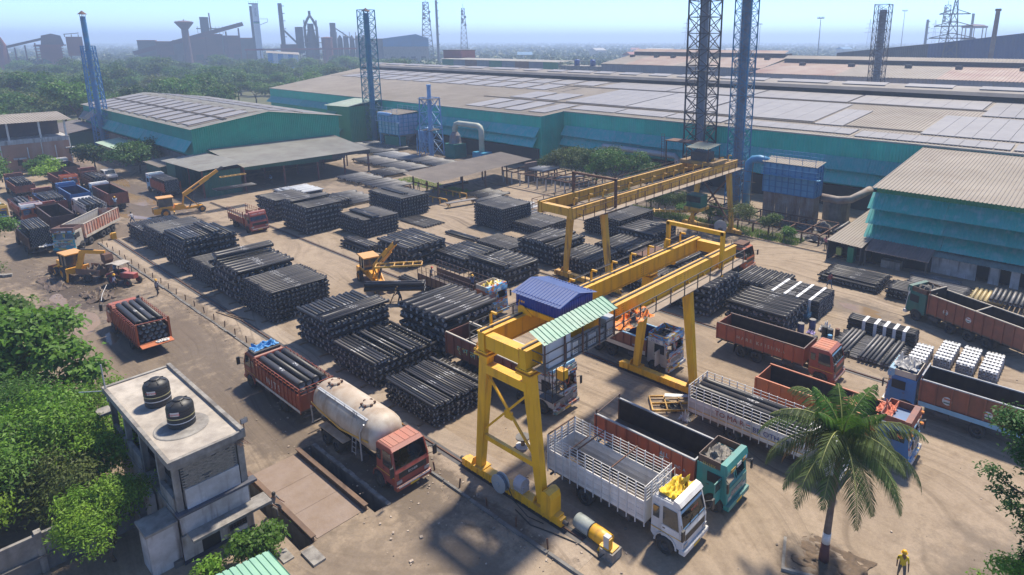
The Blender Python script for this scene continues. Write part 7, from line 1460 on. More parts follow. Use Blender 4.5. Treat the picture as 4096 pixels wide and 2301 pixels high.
MB().box(1.2,1.45,-1.1,1.1,.9,1.5).build('slew_frame', m_equip, jb); MB().ext([(-4.1,.15),(-3.3,.1),(-3.3,1.0),(-3.5,1.0),(-3.9,.4)],-1.1,1.1).build('loader_bucket', m_rust, jb)
for s in (-1,1): MB().bar((-3.4,s*.7,.6),(-1.0,s*.7,1.5),.14,.22).build('loader_arm', m_equip, jb)
bm = MB().bar((1.5,0,1.1),(2.0,.5,3.3),.26,.55).build('boom', m_equip, jb); MB().bar((1.95,.45,3.25),(3.9,1.9,3.1),.22,.4).build('dipper_arm', m_equip, jb); MB().bar((1.9,.4,3.5),(3.0,1.2,3.45),.12).build('ram', m_steel, jb)
MB().ext([(3.7,3.0),(4.6,3.0),(4.8,2.4),(4.3,1.9),(3.7,2.2)],1.5,2.3).build('digging_bucket', m_rust, jb)
text('JCB', .5, m_black, bm, (1.62,-.02,2.3), (R(90),R(-75),0))
# tractor with trailer
tr_ = empty('farm_tractor', (-81.2,17.9,0), R(27), 'red farm tractor with a canvas canopy on the mud', 'tractor')
bev(MB().box(.5,2.3,-.32,.32,.75,1.35).build('bonnet', paint('tractor',(.40,.06,.05),(.3,.05,.04)), tr_), .06); MB().box(-.4,.8,-.3,.3,.5,.9).build('gearbox', m_rust, tr_)
for s in (-1,1): wheel(tr_, 0, s*.75, .68, .36, s, P_dkred); wheel(tr_, 1.9, s*.65, .4, .2, s, P_dkred); MB().ext([(-.75,.9),(-.6,1.35),(0,1.5),(.5,1.3),(.6,1.2),(0,1.4),(-.55,1.2)],s*.75-.2,s*.75+.2).build('fender', paint('tractor',(.4,.06,.05)), tr_)
for px_ in (-.6,.8):
    for s in (-1,1): MB().bar((px_,s*.6,1.2),(px_,s*.6,2.35),.04).build('canopy_post', m_rust, tr_)
MB().ext([(-.8,2.3),(.1,2.5),(1.0,2.35),(1.0,2.3),(.1,2.45),(-.8,2.25)],-.75,.75).build('canopy', M('canopy_canvas',(.40,.36,.31),(.3,.27,.23),2,.8), tr_); MB().box(-.4,.05,-.25,.25,1.0,1.5).build('seat', m_black, tr_); MB().bar((.6,0,1.3),(.35,0,1.65),.04).build('steering_column', m_black, tr_); MB().tube((1.6,.2,1.3),(1.6,.2,1.9),.04,6).build('exhaust', m_black, tr_)
tl = empty('tipping_trailer', (-84.4,16.6,0), R(30), 'rusty mud laden trailer hitched behind the red tractor', 'trailer')
tb2 = MB(); tb2.box(-1.6,1.5,-.95,.95,.85,.95); tb2.box(-1.6,1.5,-.99,-.95,.85,1.5); tb2.box(-1.6,1.5,.95,.99,.85,1.5); tb2.box(1.46,1.5,-.95,.95,.85,1.5); tb2.build('tub', P_rusty, tl)
for s in (-1,1): wheel(tl, -.3, s*.85, .48, .3, s)
MB().bar((1.5,0,.8),(2.7,0,.65),.1).build('drawbar', P_rusty, tl)
m_mud = M('wet_mud',(.075,.052,.038),(.12,.085,.06),1.5,.6,bump=.6)
cloth('mud_heap','dark wet mud heaped in the tractor trailer','mud',(-84.4,16.6,1.0),2.6,1.7,.5,m_mud,31); cloth('mud_bank','dark dug mud bank beside the tractor','mud',(-78.6,15.2,.0),4.0,2.4,.35,m_mud,32); cloth('mud_bank','black sludge scraped up around the digger','mud',(-86.5,13.2,.0),6.0,2.2,.22,m_mud,33)
# ================================================================ PEOPLE
PEOPLE = []
m_skin = M('brown_skin',(.16,.08,.05),(.13,.065,.04),4,.6); m_helm = M('yellow_helmet',(.8,.42,.01),(.75,.38,.01),2,.3); m_shoe = M('dark_shoe',(.03,.025,.02),None,4,.6)
def person(label, x, y, rz, shirt, pants, stride=.25, arms=((.1,.1),(.1,.1)), bend=0, helmet=None, z=0, scale=1.0, short=True, sit=False):
    """arms: (forward swing, elbow bend) for left and right"""
    V, E, Rr, Z = [], [], [], []
    def add(p, r, parent=None, zone='shirt'):
        V.append(Vector(p)); Rr.append(r); i = len(V)-1
        if parent is not None: E.append((parent, i)); Z.append(zone)
        return i
    cb_, sb = math.cos(bend), math.sin(bend)
    up = lambda a, h, l: (a+sb*h, l, .92+cb_*h)
    pel = add((0,0,.92), .14); wa = add(up(0,.2,0), .125, pel, 'shirt'); chs = add(up(0,.42,0), .155, wa); nk = add(up(.01,.56,0), .06, chs, 'skin'); hd = add(up(.03,.68,0), .095, nk, 'skin'); add(up(.04,.79,0), .075, hd, 'skin')
    for s, (sw, eb) in zip((1,-1), arms):
        sh = add(up(0,.48,s*.2), .065, chs); ex = Vector(V[sh])+Vector((.28*math.sin(sw), s*.04, -.28*math.cos(sw))); el_ = add(ex, .045, sh); fx__ = ex+Vector((.25*math.sin(sw+eb),0,-.25*math.cos(sw+eb))); wr = add(fx__, .035, el_, 'skin' if short else 'shirt'); dirv = (fx__-ex).normalized(); pm = add(fx__+dirv*.08, .038, wr, 'skin'); add(fx__+dirv*.16, .022, pm, 'skin'); add(fx__+dirv*.1+Vector((.05,0,.0)), .016, pm, 'skin')
    for s in (1,-1):
        st = stride*s; hp = add((0,s*.1,.86), .1, pel, 'pants')
        if sit: kn = add((.42,s*.14,.84), .075, hp, 'pants'); an = add((.46,s*.14,.45), .05, kn, 'pants'); add((.6,s*.14,.42), .04, an, 'shoe'); continue
        kn = add((st*.55+.04,s*.11,.48), .072, hp, 'pants'); an = add((st-.02,s*.11,.09+(.06 if st<0 else 0)), .045, kn, 'pants'); add((st+.17,s*.12,.04), .04, an, 'shoe')
    me = bpy.data.meshes.new('person'); me.from_pydata([tuple(v) for v in V], E, []); o = link('person', me, None, (x,y,z), rz); o.scale = (scale,)*3
    md = o.modifiers.new('skin','SKIN'); sv = me.skin_vertices[0].data
    for i, r in enumerate(Rr): sv[i].radius = (r, r*.92 if i else r)
    sv[0].use_root = True; ss = o.modifiers.new('sub','SUBSURF'); ss.levels = 1; ss.render_levels = 1
    tag(o, label, 'person'); PEOPLE.append((o, V, E, Z, [shirt, m_skin, pants, m_shoe]))
    if helmet is not None:
        c = Vector(V[5]); hm = MB().lathe([(.155,-.01),(.125,0),(.122,.05),(.1,.1),(.05,.135),(0,.14)],(c.x,c.y,c.z-.01),14).build('helmet', helmet, o, True)
    else:
        c = Vector(V[5]); MB().lathe([(.1,-.1),(.11,-.02),(.1,.05),(.05,.1),(0,.11)],(c.x-.025,c.y,c.z-.02),10).build('hair', m_black, o, True)
    return o
def finish_people():
    dg = bpy.context.evaluated_depsgraph_get(); zi = {'shirt':0,'skin':1,'pants':2,'shoe':3}
    for (o, V, E, Z, ms_) in PEOPLE:
        me = bpy.data.meshes.new_from_object(o.evaluated_get(dg)); o.modifiers.clear(); o.data = me; me.materials.clear(); [me.materials.append(m) for m in ms_]
        A_ = np.array([V[a] for a,b in E]); B_ = np.array([V[b] for a,b in E])
        for p in me.polygons:
            c = np.array(p.center); ab = B_-A_; t_ = np.clip(((c-A_)*ab).sum(1)/np.maximum((ab*ab).sum(1),1e-9),0,1); k = int(np.argmin(((A_+ab*t_[:,None]-c)**2).sum(1))); p.material_index = zi[Z[k]]; p.use_smooth = True
S = lambda n, c, c2=None: M('cloth_'+n, c, c2, 6, .85)
dk = S('dark',(.025,.025,.035)); jeans = S('jeans',(.05,.10,.18)); grey = S('grey_trouser',(.12,.11,.10))
person('worker in yellow shirt and yellow helmet walking at bottom right', -5.05, 30.6, R(-70), S('yellow',(.62,.46,.02),(.5,.36,.02)), grey, .22, ((.2,.2),(-.25,.3)), .05, m_helm)
person('man in checked shirt and helmet walking on the dirt road', -74.1, 19.4, R(-60), S('check',(.35,.33,.34),(.16,.15,.17)), dk, .2, ((.25,.3),(-.1,.2)), 0, m_helm)
person('man in striped shirt and helmet standing by the tractor', -79.3, 16.9, R(60), S('stripe_navy',(.05,.08,.2),(.4,.42,.5)), dk, .1, ((.4,.5),(.2,.4)), .1, m_helm)
person('bareheaded man in white shirt striding towards the digger', -107.4, 26.4, R(-130), S('white',(.55,.56,.58)), jeans, .32, ((.35,.3),(-.3,.2)), .06)
person('man in dark clothes bending by the truck bed with a plank', -52.8, 34.5, R(200), dk, dk, .18, ((.5,.5),(.6,.3)), .55, m_helm)
person('man in maroon shirt and jeans walking beside the flat stack', -21.6, 67.2, R(-30), S('maroon',(.22,.05,.06)), jeans, .26, ((.6,1.2),(-.2,.2)), 0)
person('man in pink shirt standing by the slatted hut', -26.7, 80.2, R(-80), S('pink',(.5,.16,.22)), dk, .08, ((.1,.1),(.1,.1)), 0)
person('worker in yellow helmet standing below the far crane', -45.4, 73.8, R(-60), S('khaki',(.42,.38,.18)), grey, .1, ((.1,.2),(.1,.2)), 0, m_helm)
person('worker in red shirt and yellow helmet behind the near crane end', -42.3, 75.0, R(-120), S('red',(.4,.04,.04)), dk, .1, ((.2,.3),(.1,.2)), 0, m_helm)
person('worker in blue check standing in the rusty truck bed', -47.6, 39.6, R(150), S('bluecheck',(.08,.12,.22),(.16,.2,.3)), dk, .12, ((1.4,.1),(.3,.5)), 0, m_helm, 1.21)
person('red helmeted man reaching at the tail of the rusty truck', -55.6, 40.4, R(10), S('greyblue',(.2,.22,.26)), dk, .15, ((.9,.4),(.6,.4)), .2, M('red_helmet',(.6,.06,.03),None,2,.35))
person('man in white standing on the pipe shelter edge', -88.9, 78.0, R(-60), S('white2',(.6,.6,.6)), grey, .1, ((.3,1.0),(.2,.6)), 0, M('white_helmet',(.7,.7,.7),None,2,.4))
person('worker in pale shirt bending at the shelter corner', -93.3, 66.2, R(-20), S('pale',(.5,.48,.45)), jeans, .15, ((.7,.4),(.6,.3)), .4)
person('worker in red shirt beside the one bending at the shelter', -92.2, 67.2, R(160), S('red2',(.36,.06,.06)), dk, .12, ((.3,.4),(.2,.3)), .1)
person('blue helmeted man crouched over pipes under the canopy', -118.6, 51.8, R(-40), S('blueshirt',(.25,.4,.55)), dk, .1, ((.7,.5),(.7,.5)), .5, M('blue_helmet',(.05,.2,.5),None,2,.4))
person('yellow helmeted head above the leftmost pipe stack', -103.0, 30.6, R(-60), S('tan',(.4,.33,.2)), dk, .1, ((.1,.1),(.1,.1)), 0, m_helm)
person('man in pale blue climbing the tail of the empty brown truck', -115.6, 26.6, R(170), S('paleblue',(.35,.5,.62)), grey, .15, ((1.8,.3),(1.6,.3)), .05, m_helm, .9)
person('man seated at the tractor wheel in blue', -81.6, 17.7, R(27), S('blue3',(.1,.25,.4)), dk, .1, ((.9,.4),(.9,.4)), .1, None, .62, 1, True, True)
person('man sitting on the steps beside the concrete building', -33.2, 12.55, R(20), S('grey3',(.2,.2,.2)), grey, .1, ((.7,.6),(.7,.6)), .2, None, -.35, 1, True, True)
# ================================================================ SMALL THINGS
# yellow pallet frame on the ground
pf = empty('pallet_frame', (-22.0,36.6,0), R(42), 'yellow steel grid frame lying on the ground by the crane beam', 'steel frame')
for s in (-1,0,1): MB().bar((-1.6,s*.95,.22),(1.6,s*.95,.22),.1,.14).build('long_bar', m_yelold, pf)
for k in range(4): MB().bar((-1.6+k*1.066,-.95,.24),(-1.6+k*1.066,.95,.24),.09,.12).build('cross_bar', m_yelold, pf)
for k in range(5): MB().bar((1.65,-.8+k*.4,.3),(2.1,-.8+k*.4,.3),.1).build('fork', m_yelold, pf)
for s in (-1,1): MB().box(-1.65,-1.5,s*.95-.1,s*.95+.1,0,.16).build('foot', m_steel, pf); MB().box(1.5,1.65,s*.95-.1,s*.95+.1,0,.16).build('foot', m_steel, pf)
cloth('black_slings','black slings coiled inside the yellow grid frame','sling',(-22.0,36.4,.05),1.4,1.0,.15,m_black,41)
tag(MB().hexa([(-22.9,36.9,.5),(-21.2,38.0,.55),(-21.1,37.75,.5),(-22.75,36.6,.45),(-22.9,36.9,.53),(-21.2,38.0,.58),(-21.1,37.75,.53),(-22.75,36.6,.48)]).build('metal_strip', m_galv), 'bent silver metal strip lying across the yellow frame', 'strip')
cloth('white_sack','white sack slumped by the lettered truck rear','sack',(-20.4,35.6,.02),.8,.6,.3,P_white,42)
# cable reel
cr2 = empty('cable_drum', (-26.9,26.1,0), 0, 'small wooden cable drum standing behind the crane tie bar', 'cable drum')
MB().lathe([(0,0),(.48,0),(.48,.07),(.14,.07)],n=18).build('lower_flange', P_white, cr2); MB().lathe([(.14,.07),(.14,.62)],n=14).build('core', m_wood, cr2); MB().lathe([(.14,.62),(.48,.62),(.48,.7),(.1,.7),(0,.7)],n=18).build('upper_flange', m_concdk, cr2)
# yellow barrel sections and rail end stop
by = empty('yellow_pipe_section', (-18.4,22.9,.42), R(-4), 'short grey and yellow pipe section beside the crane rail end', 'pipe')
for (a,b_,m) in ((-1.15,0,M('dusty_green_grey',(.34,.36,.34),(.26,.3,.27),2,.7)),(.03,1.2,m_yel)): MB().lathe([(.36,a),(.4,a+.02),(.42,(a+b_)/2),(.4,b_-.02),(.36,b_),(.35,a)],(0,0,0),22,'x').build('barrel', m, by, True)
MB().lathe([(.41,-.02),(.43,0),(.43,.03),(.41,.05)],(0,0,0),22,'x').build('joint_band', m_black, by)
es = empty('rail_end_stop', (-16.9,22.5,0), 0, 'yellow rail end stop with a grey box at the rail end', 'end stop')
MB().box(-.4,.45,-.4,.4,0,.5).build('block', m_conc, es); MB().box(-.5,.35,-.3,.3,.5,.58).build('plate', m_yel, es); MB().hexa([(-.75,-.2,0),(-.4,-.2,0),(-.4,.2,0),(-.75,.2,0),(-.45,-.2,.6),(-.4,-.2,.6),(-.4,.2,.6),(-.45,.2,.6)]).build('ramp', m_yel, es); MB().box(-.25,.1,-.28,.0,.58,1.25).build('switch_box', M('switch_grey',(.5,.52,.52),None,2,.5), es); MB().box(.12,.18,-.3,-.05,.2,1.2).build('bracket', m_yel, es)
tag(MB().path([(-23,21.6,.05),(-21.5,21.3,.06),(-20,21.7,.05),(-18.6,22.0,.05),(-17.2,21.9,.06),(-16.9,22.2,.4)],.035,6).build('ground_cable', m_black), 'black supply cable lying along the crane rail', 'cable')
tag(MB().path([(-23.9,21.9,.9),(-23.2,21.7,.45),(-22,21.6,.12),(-21,21.8,.1)],.03,6).build('reel_cable', m_black), 'black cable running down from the crane cable reel', 'cable')
# yellow gate post at the apron end
gp_ = tag(MB().box(-100.7,-100.3,22.1,22.6,0,.9).box(-101.1,-100.7,22.05,22.65,0,.7).build('rail_buffer', m_yel), 'yellow buffer block at the far end of the near rail', 'buffer')
# drums by the bundles
for i,(x,y,h,r,c,lb_) in enumerate(((-19.7,54.6,.9,.3,M('drum_navy',(.03,.06,.2),(.02,.04,.12),3,.5),'dark blue drum with pale lid nearest the red cab'),(-19.2,56.1,.9,.3,M('drum_navy',(.03,.06,.2)),'dark blue drum with pale lid against the strapped bundles'),(-17.8,55.4,.85,.26,m_black,'tall black drum beside the white plastic scraps'),(-17.3,55.3,.8,.26,m_black,'black drum right of the white scraps'),(-16.9,56.0,.7,.2,m_rust,'rusty thin drum behind the black ones'),(-17.1,54.7,.5,.2,m_blue,'small blue tub at the foot of the black drums'),(-18.2,54.2,.25,.22,m_black,'low black bucket on the ground by the drums'))):
    d = empty('steel_drum', (x,y,0), 0, lb_, 'drum'); MB().lathe([(0,0),(r,0),(r,h*.33),(r*1.04,h*.35),(r,h*.37),(r,h*.64),(r*1.04,h*.66),(r,h*.68),(r,h)],n=16).build('shell', c, d); MB().lathe([(r,h),(r*.95,h+.01),(0,h-.01)],n=16).build('lid', m_conc if i<2 else c, d)
cloth('plastic_scraps','crumpled white plastic scraps by the drums','scraps',(-18.1,56.3,.02),1.0,.8,.4,P_white,51); cloth('plastic_scraps','small lilac wrapping scraps between the drums','scraps',(-18.9,55.0,.02),.7,.5,.15,M('lilac_scrap',(.4,.33,.6),None,3,.6),52); cloth('blue_rope_tangle','tangle of pale blue rope on the stack end','rope',(-20.2,57.4,.3),.5,.8,.7,M('blue_rope',(.12,.3,.5),(.05,.1,.15),9,.8),53)
# yellow trestle beams near the pipe shelter
for (xa,ya,xb,yb,lb_) in ((-92,67.0,-81.8,67.5,'long yellow trestle rail beside the pipe shelter'),(-86.3,62.5,-81.0,62.8,'short yellow trestle rail in front of the shelter')):
    o = empty('trestle_rail', ((xa+xb)/2,(ya+yb)/2,0), math.atan2(yb-ya,xb-xa), lb_, 'trestle'); L_ = math.hypot(xb-xa,yb-ya)
    MB().box(-L_/2,L_/2,-.1,.1,.85,1.05).build('rail', m_yelold, o); n = int(L_/1.7)
    for i in range(n+1): MB().box(-L_/2+i*L_/n-.08,-L_/2+i*L_/n+.08,-.08,.08,0,.85).build('leg', m_yelold, o)
bq = empty('work_bench', (-79.2,64.2,0), R(78), 'low pipe bench on yellow legs in the far yard', 'bench')
MB().box(-2.6,2.6,-.45,.45,.75,.85).build('top', m_pipedull, bq)
for x in (-2.2,2.2): MB().bar((x,-.4,0),(x*.9,0,.75),.12).bar((x,.4,0),(x*.9,0,.75),.12).build('leg', m_yelold, bq)
# steel racks: rusty beams on stubs
def rack(label, x0, x1, y0, y1, z, nx, ny, m=m_rust):
    o = empty('pipe_rack', ((x0+x1)/2,(y0+y1)/2,0), 0, label, 'rack'); hx_, hy_ = (x1-x0)/2, (y1-y0)/2
    for i in range(nx):
        x = -hx_+2*hx_*i/(nx-1); MB().bar((x,-hy_,z),(x,hy_,z),.14,.16).build('cross_beam', m, o)
        for j in range(ny): y = -hy_+2*hy_*j/(ny-1); MB().box(x-.09,x+.09,y-.09,y+.09,0,z-.1).build('post', m_galv if z>1.8 else m, o)
    for j in range(ny): y = -hy_+2*hy_*j/(ny-1); MB().bar((-hx_,y,z+.16),(hx_,y,z+.16),.14).build('long_beam', m, o)
rack('raised steel pipe rack left of the round bushes', -87,-69.5,80.8,88.5,2.1,9,3); rack('rusty beam rack behind the young trees under the far crane', -61,-45,83.5,90,1.4,7,3); rack('long rusty beam rack beside the rusty filter skirt', -44,-28,81.2,88.6,1.2,8,3)
rack('low rack beams under the grey pipes by the canopy', -113,-96.2,62,66.6,.42,8,2); rack('low rack beams under the far grey pipe rows', -128,-106,74.2,78.2,.42,9,2)
cloth('scrap_heap','dark scrap and rags heaped behind the beam rack','scrap',(-30.5,88.5,0),5,2.5,.7,M('scrap_mix',(.25,.23,.21),(.06,.05,.05),2,.8),61); cloth('scrap_heap','scattered debris along the rack edge by the hut','scrap',(-28.5,83,0),6,2,.35,M('scrap_mix',(.25,.23,.21)),62)
for i,(x,m,d) in enumerate(((-27.6,m_rust,.5),(-26.9,m_pipedull,.5),(-26.3,m_pipegrey,.4),(-25.8,m_pipegrey,.35))): pipe(x,88.5,.9,math.pi/2,6,d,m if m is not m_rust else m_pipedull,['rusty brown pipe behind the slatted hut roof','thick dull pipe behind the slatted hut roof','pale grey pipe behind the slatted hut roof','thinnest grey pipe behind the slatted hut roof'][i],'pipes behind the slatted hut')
# reel and motor at far crane foot
fr_ = empty('cable_drum', (-39.9,77.0,0), R(30), 'pale cable drum on a stand at the far crane foot', 'cable drum'); MB().lathe([(.1,-.25),(.85,-.25),(.85,-.18),(.4,-.16),(.4,.16),(.85,.18),(.85,.25),(.1,.25)],(0,0,1.2),20,'y').build('reel', m_galv, fr_); MB().box(-.3,.3,-.3,.3,0,1.0).build('stand', m_steel, fr_); tag(MB().lathe([(0,.0),(.4,.0),(.4,.8),(0,.8)],(-41.2,77.0,.4),14).build('rusty_motor', m_rust), 'rusty round motor beside the pale cable drum', 'motor')
# rubble, stones and litter
rubble = MB(); rr = random.Random(9)
for i in range(1500):
    k = rr.random()
    if k < .35: x, y = rr.uniform(-100,-18), 20.3+rr.gauss(0,.45)
    elif k < .6: x, y = rr.uniform(-45,-12), rr.uniform(15,22)
    elif k < .8: x, y = rr.gauss(-82,6), rr.gauss(13.8,1.6)
    else: x, y = rr.uniform(-60,0), rr.uniform(22,62)
    s = abs(rr.gauss(.02,.03))+.015; P = [(x+rr.uniform(-s,s), y+rr.uniform(-s,s), rr.uniform(0,s)) for _ in range(8)]
    rubble.cbox((x,y,s*.35), s*rr.uniform(.8,2), s*rr.uniform(.8,2), s*.8, rr.uniform(0,3))
tag(rubble.build('rubble', M('rubble_stone',(.34,.28,.22),(.2,.16,.13),4,.9,island=.6)), 'loose stones and litter scattered over the yard', 'rubble', kind='stuff')
for i,(x,y,a,l) in enumerate(((-62.8,22.0,.2,4.2),(-61.6,22.6,.28,3.6),(-69.5,22.6,.9,1.4),(-98,23.2,.1,3),(-88,47.2,.4,1.6),(-57,50,.1,2.4),(-53.4,34.2,1.2,2.2))):
    o = MB().bar((-l/2,0,.06),(l/2,0,.07),.1,.08).build('loose_plank', m_wood, None, loc=(x,y,0), rz=a)
    if i == 6: o.rotation_euler = (0,-1.1,.4); o.location.z = .9
    tag(o, ['grey timber lying beside the dense thin pipe stack','second grey timber beside the dense thin pipe stack','short plank lying by the apron rail','timber lying at the far end of the apron','short plank in front of the far tall stack','plank lying near the double rail','plank leaning by the bending man'][i], 'plank')
gv = MB(); 
for i in range(900):
    x, y = rr.gauss(-23.7,.8), rr.gauss(28.2,.9); s = rr.uniform(.02,.06); gv.cbox((x,y,s*.4), s*1.4, s, s, rr.uniform(0,3))
tag(gv.build('gravel', M('dark_gravel',(.06,.06,.065),(.12,.12,.12),4,.8,island=.4)), 'dark gravel patch behind the white truck', 'gravel', kind='stuff')
# palm planter kerb
pk = empty('palm_planter', (-8.4,29.4,0), R(20), 'broken concrete kerb and soil round the palm foot', 'planter')
MB().box(-2.0,1.0,-1.5,-1.35,0,.16).build('kerb', m_conc, pk); MB().box(-2.0,-1.85,-1.35,.8,0,.16).build('kerb', m_conc, pk)
cloth('planter_soil','dark lumpy soil and roots round the palm foot','soil',(-8.1,29.5,-.02),3.2,2.4,.1,M('planter_earth',(.15,.105,.068),(.09,.065,.045),2,.95,bump=.5),71)
# power wires, caution tape
tag(MB().path([(-79.5,16.3,.7),(-77.5,15.4,.5),(-75.5,14.8,.45)],.03,5).build('caution_tape', P_white), 'white caution tape strung between the tractor and the red truck', 'tape')
wr = MB(); prs = [(-178,33,9.6),(-185,42,12.5)]
for k in range(3): wr.path([(-172-k,34+k,8.5+k*.4),(-178,38,8.3+k*.4),(-185,42.2,9.5+k*.5)],.05,4)
tag(wr.build('service_wires', m_steel), 'service wires slung from the brown house to the blue chimney', 'wires')
# ================================================================ PLANTS
def leafmat(name, c1, c2, trans=.35, isl=.35): return M(name, c1, c2, .8, .55, trans=trans, island=isl, space='Object', spec=.3, ovar=.28, ohue=.018)
L_bright = leafmat('leaf_bright',(.20,.33,.03),(.11,.23,.022)); L_mid = leafmat('leaf_mid',(.095,.19,.03),(.055,.13,.024)); L_dark = leafmat('leaf_dark',(.055,.12,.028),(.033,.08,.02)); L_olive = leafmat('leaf_olive',(.11,.155,.035),(.065,.105,.028)); L_glossy = leafmat('leaf_glossy',(.095,.22,.026),(.055,.15,.018),.4)
def leaf_mesh(name, lobes, nl, size, m, seed, aspect=.5, clump=14, spread=.5, up=.5, shell=.55):
    """leaf faces gathered in clumps through the crown's volume; lobes: (cx,cy,cz,rx,ry,rz)"""
    r = np.random.default_rng(seed); lob = np.array(lobes, float); vol = lob[:,3]*lob[:,4]*lob[:,5]; nc = max(4, nl//clump); li = r.choice(len(lob), nc, p=vol**.8/(vol**.8).sum())
    d = r.normal(size=(nc,3)); d /= np.linalg.norm(d,axis=1)[:,None]; d[:,2] = np.where(d[:,2] < -.35, -d[:,2], d[:,2]); rad = (shell+(1-shell)*r.random(nc))**.8
    C = lob[li,:3]+d*lob[li,3:]*rad[:,None]*r.uniform(.8,1.12,(nc,1))
    ci = np.repeat(np.arange(nc), clump); n = len(ci)
    P = C[ci]+r.normal(size=(n,3))*spread*np.array([1,1,.6]); nrm = d[ci]*.8+r.normal(size=(n,3))*.55+np.array([0,0,up]); nrm /= np.linalg.norm(nrm,axis=1)[:,None]
    a = np.cross(nrm, r.normal(size=(n,3))); a /= np.linalg.norm(a,axis=1)[:,None]; b = np.cross(nrm,a); s = size*r.uniform(.6,1.3,(n,1)); w_ = s*aspect
    drop = np.array([0,0,-.25])*s
    V = np.stack([P-a*s*.5, P+b*w_*.5+nrm*s*.06, P+a*s*.5+drop, P-b*w_*.5+nrm*s*.06],1).reshape(-1,3)
    me = bpy.data.meshes.new(name); me.vertices.add(len(V)); me.vertices.foreach_set('co', V.ravel()); me.loops.add(n*4); me.loops.foreach_set('vertex_index', np.arange(n*4,dtype=np.int32)); me.polygons.add(n); me.polygons.foreach_set('loop_start', np.arange(n,dtype=np.int32)*4)
    me.materials.append(m); me.update(calc_edges=True); return me
def trunk_mesh(h, r, lobes, seed, m=m_bark):
    mb = MB(); q = random.Random(seed); top = Vector((q.uniform(-.3,.3),q.uniform(-.3,.3),h)); mid = Vector((q.uniform(-.3,.3),q.uniform(-.3,.3),h*.5))
    mb.path([(0,0,-.2),mid,top],[r,r*.75,r*.5],7)
    for (cx,cy,cz,rx,ry,rz) in lobes:
        a = top.lerp(mid, q.random()*.6); e = Vector((cx,cy,cz)); md = a.lerp(e,.5)+Vector((q.uniform(-.3,.3),q.uniform(-.3,.3),.1)); mb.path([a,md,e],[r*.4,r*.28,r*.1],5)
    return mb.mesh('trunk', m, True)
def tree(label, x, y, lobes, nl, size, m, seed, th, tr, cat='tree', name='broadleaf_tree', z=0, **k):
    o = empty(name, (x,y,z), 0, label, cat); link('crown', leaf_mesh('crown', lobes, nl, size, m, seed, **k), o); link('trunk', trunk_mesh(th, tr, lobes, seed), o); return o
def blob(seed, n, R_, H_, zc, flat=.6):
    q = random.Random(seed); return [(q.uniform(-R_,R_)*.75, q.uniform(-R_,R_)*.75, zc+q.uniform(-.5,.5)*H_, R_*q.uniform(.35,.6), R_*q.uniform(.35,.6), R_*flat*q.uniform(.35,.6)) for _ in range(n)]
# foreground thicket, bottom left
tree('big leaved tree leaning over the road left of the concrete building', -54.5, 6.2, [(-4.5,-2.5,6.2,2.6,2.4,1.5),(-1.5,-.2,6.0,2.4,2.2,1.5),(.8,1.4,4.6,2.0,1.6,1.2),(-3,1.8,5.4,2.2,1.8,1.3),(2.2,2.4,3.4,1.6,1.2,.9),(-1,-2.4,4.6,2.4,2,1.4),(-7,-1.5,5.0,2.4,2.2,1.6)], 11500, .46, L_glossy, 11, 3.6, .28, aspect=.55, clump=9, spread=.38, up=.7)
tree('tall big leaved tree behind the first at the left edge', -63.0, 5.2, [(-2,-.6,5.6,2.6,2.2,1.6),(.4,1.2,5.4,2.2,1.8,1.4),(2.4,1.6,4.4,1.8,1.4,1.1),(.5,-1.6,4.8,2.0,1.6,1.2)], 5200, .45, L_glossy, 32, 3.4, .25, aspect=.55, clump=9, spread=.38, up=.7)
tree('second big leaved tree at the left edge beyond the thicket', -60.0, 2.2, [(-2,-.6,4.6,2.6,2.2,1.6),(.4,1.2,4.4,2.2,1.8,1.4),(3,2.2,3.6,1.8,1.4,1.1),(.5,-1.6,3.8,2.0,1.6,1.2)], 5200, .42, L_glossy, 12, 3, .25, aspect=.55, clump=9, spread=.38, up=.7)
th = [(-46.0,4.0,5,'bright feathery bush against the building side',13,7500,2.7,4.6),(-49.0,1.4,6,'tall bright thicket bush in the left foreground',14,9000,3.0,4.8),(-44.6,6.0,4,'rounded yellow green bush touching the building wall',15,6500,2.0,4.4),(-43.8,2.6,5,'middle thicket bush above the stained wall',16,8500,2.5,4.2),(-54.0,.4,5,'shaded thicket bush at the left border',17,7500,3.0,4.6),(-40.8,4.6,4,'small leafed bush behind the stained wall',18,6000,1.8,3.2),(-42.0,.6,5,'dense bush at the bottom left corner',19,7000,1.9,3.0),(-46.0,-1.2,4,'lower left corner bush of large pale leaves',20,6000,2.6,3.8),(-50.5,5.6,5,'leafy bush under the big leaved tree',21,6500,2.4,3.6),(-58.5,4.6,5,'shaded bush behind the big leaved tree',22,5000,2.6,3.2)]
th += [(-42.6,7.0,4,'bush pressed between the building side and thicket',81,5000,1.5,3.4),(-47.6,7.6,5,'dark bush behind the tank roof corner',82,6000,2.0,3.8),(-44.0,-.2,5,'wide bright bush second from the corner',85,7500,2.4,3.8),(-52.0,3.4,6,'tangled bush filling the middle of the thicket',86,8000,2.8,4.2)]
for i,(x,y,n,lb_,sd,nl,R_,zc) in enumerate(th): tree(lb_, x, y, blob(sd,n+7,R_*1.15,2.2,zc*.72,.75), int(nl*1.15), .22 if i%3 else .27, (L_bright,L_bright,L_bright,L_mid,L_mid,L_olive,L_bright,L_glossy,L_mid,L_mid)[i%10], sd, 1.6, .12, 'bush', 'thicket_bush', clump=16, spread=.34, aspect=.4)
tree('bushy tree in front of the stained wall beside the office porch', -36.0, 5.7, blob(25,11,1.9,1.9,2.4,.95), 13000, .17, L_bright, 25, 1.2, .1, 'tree', 'small_tree', clump=16, spread=.24, aspect=.4)
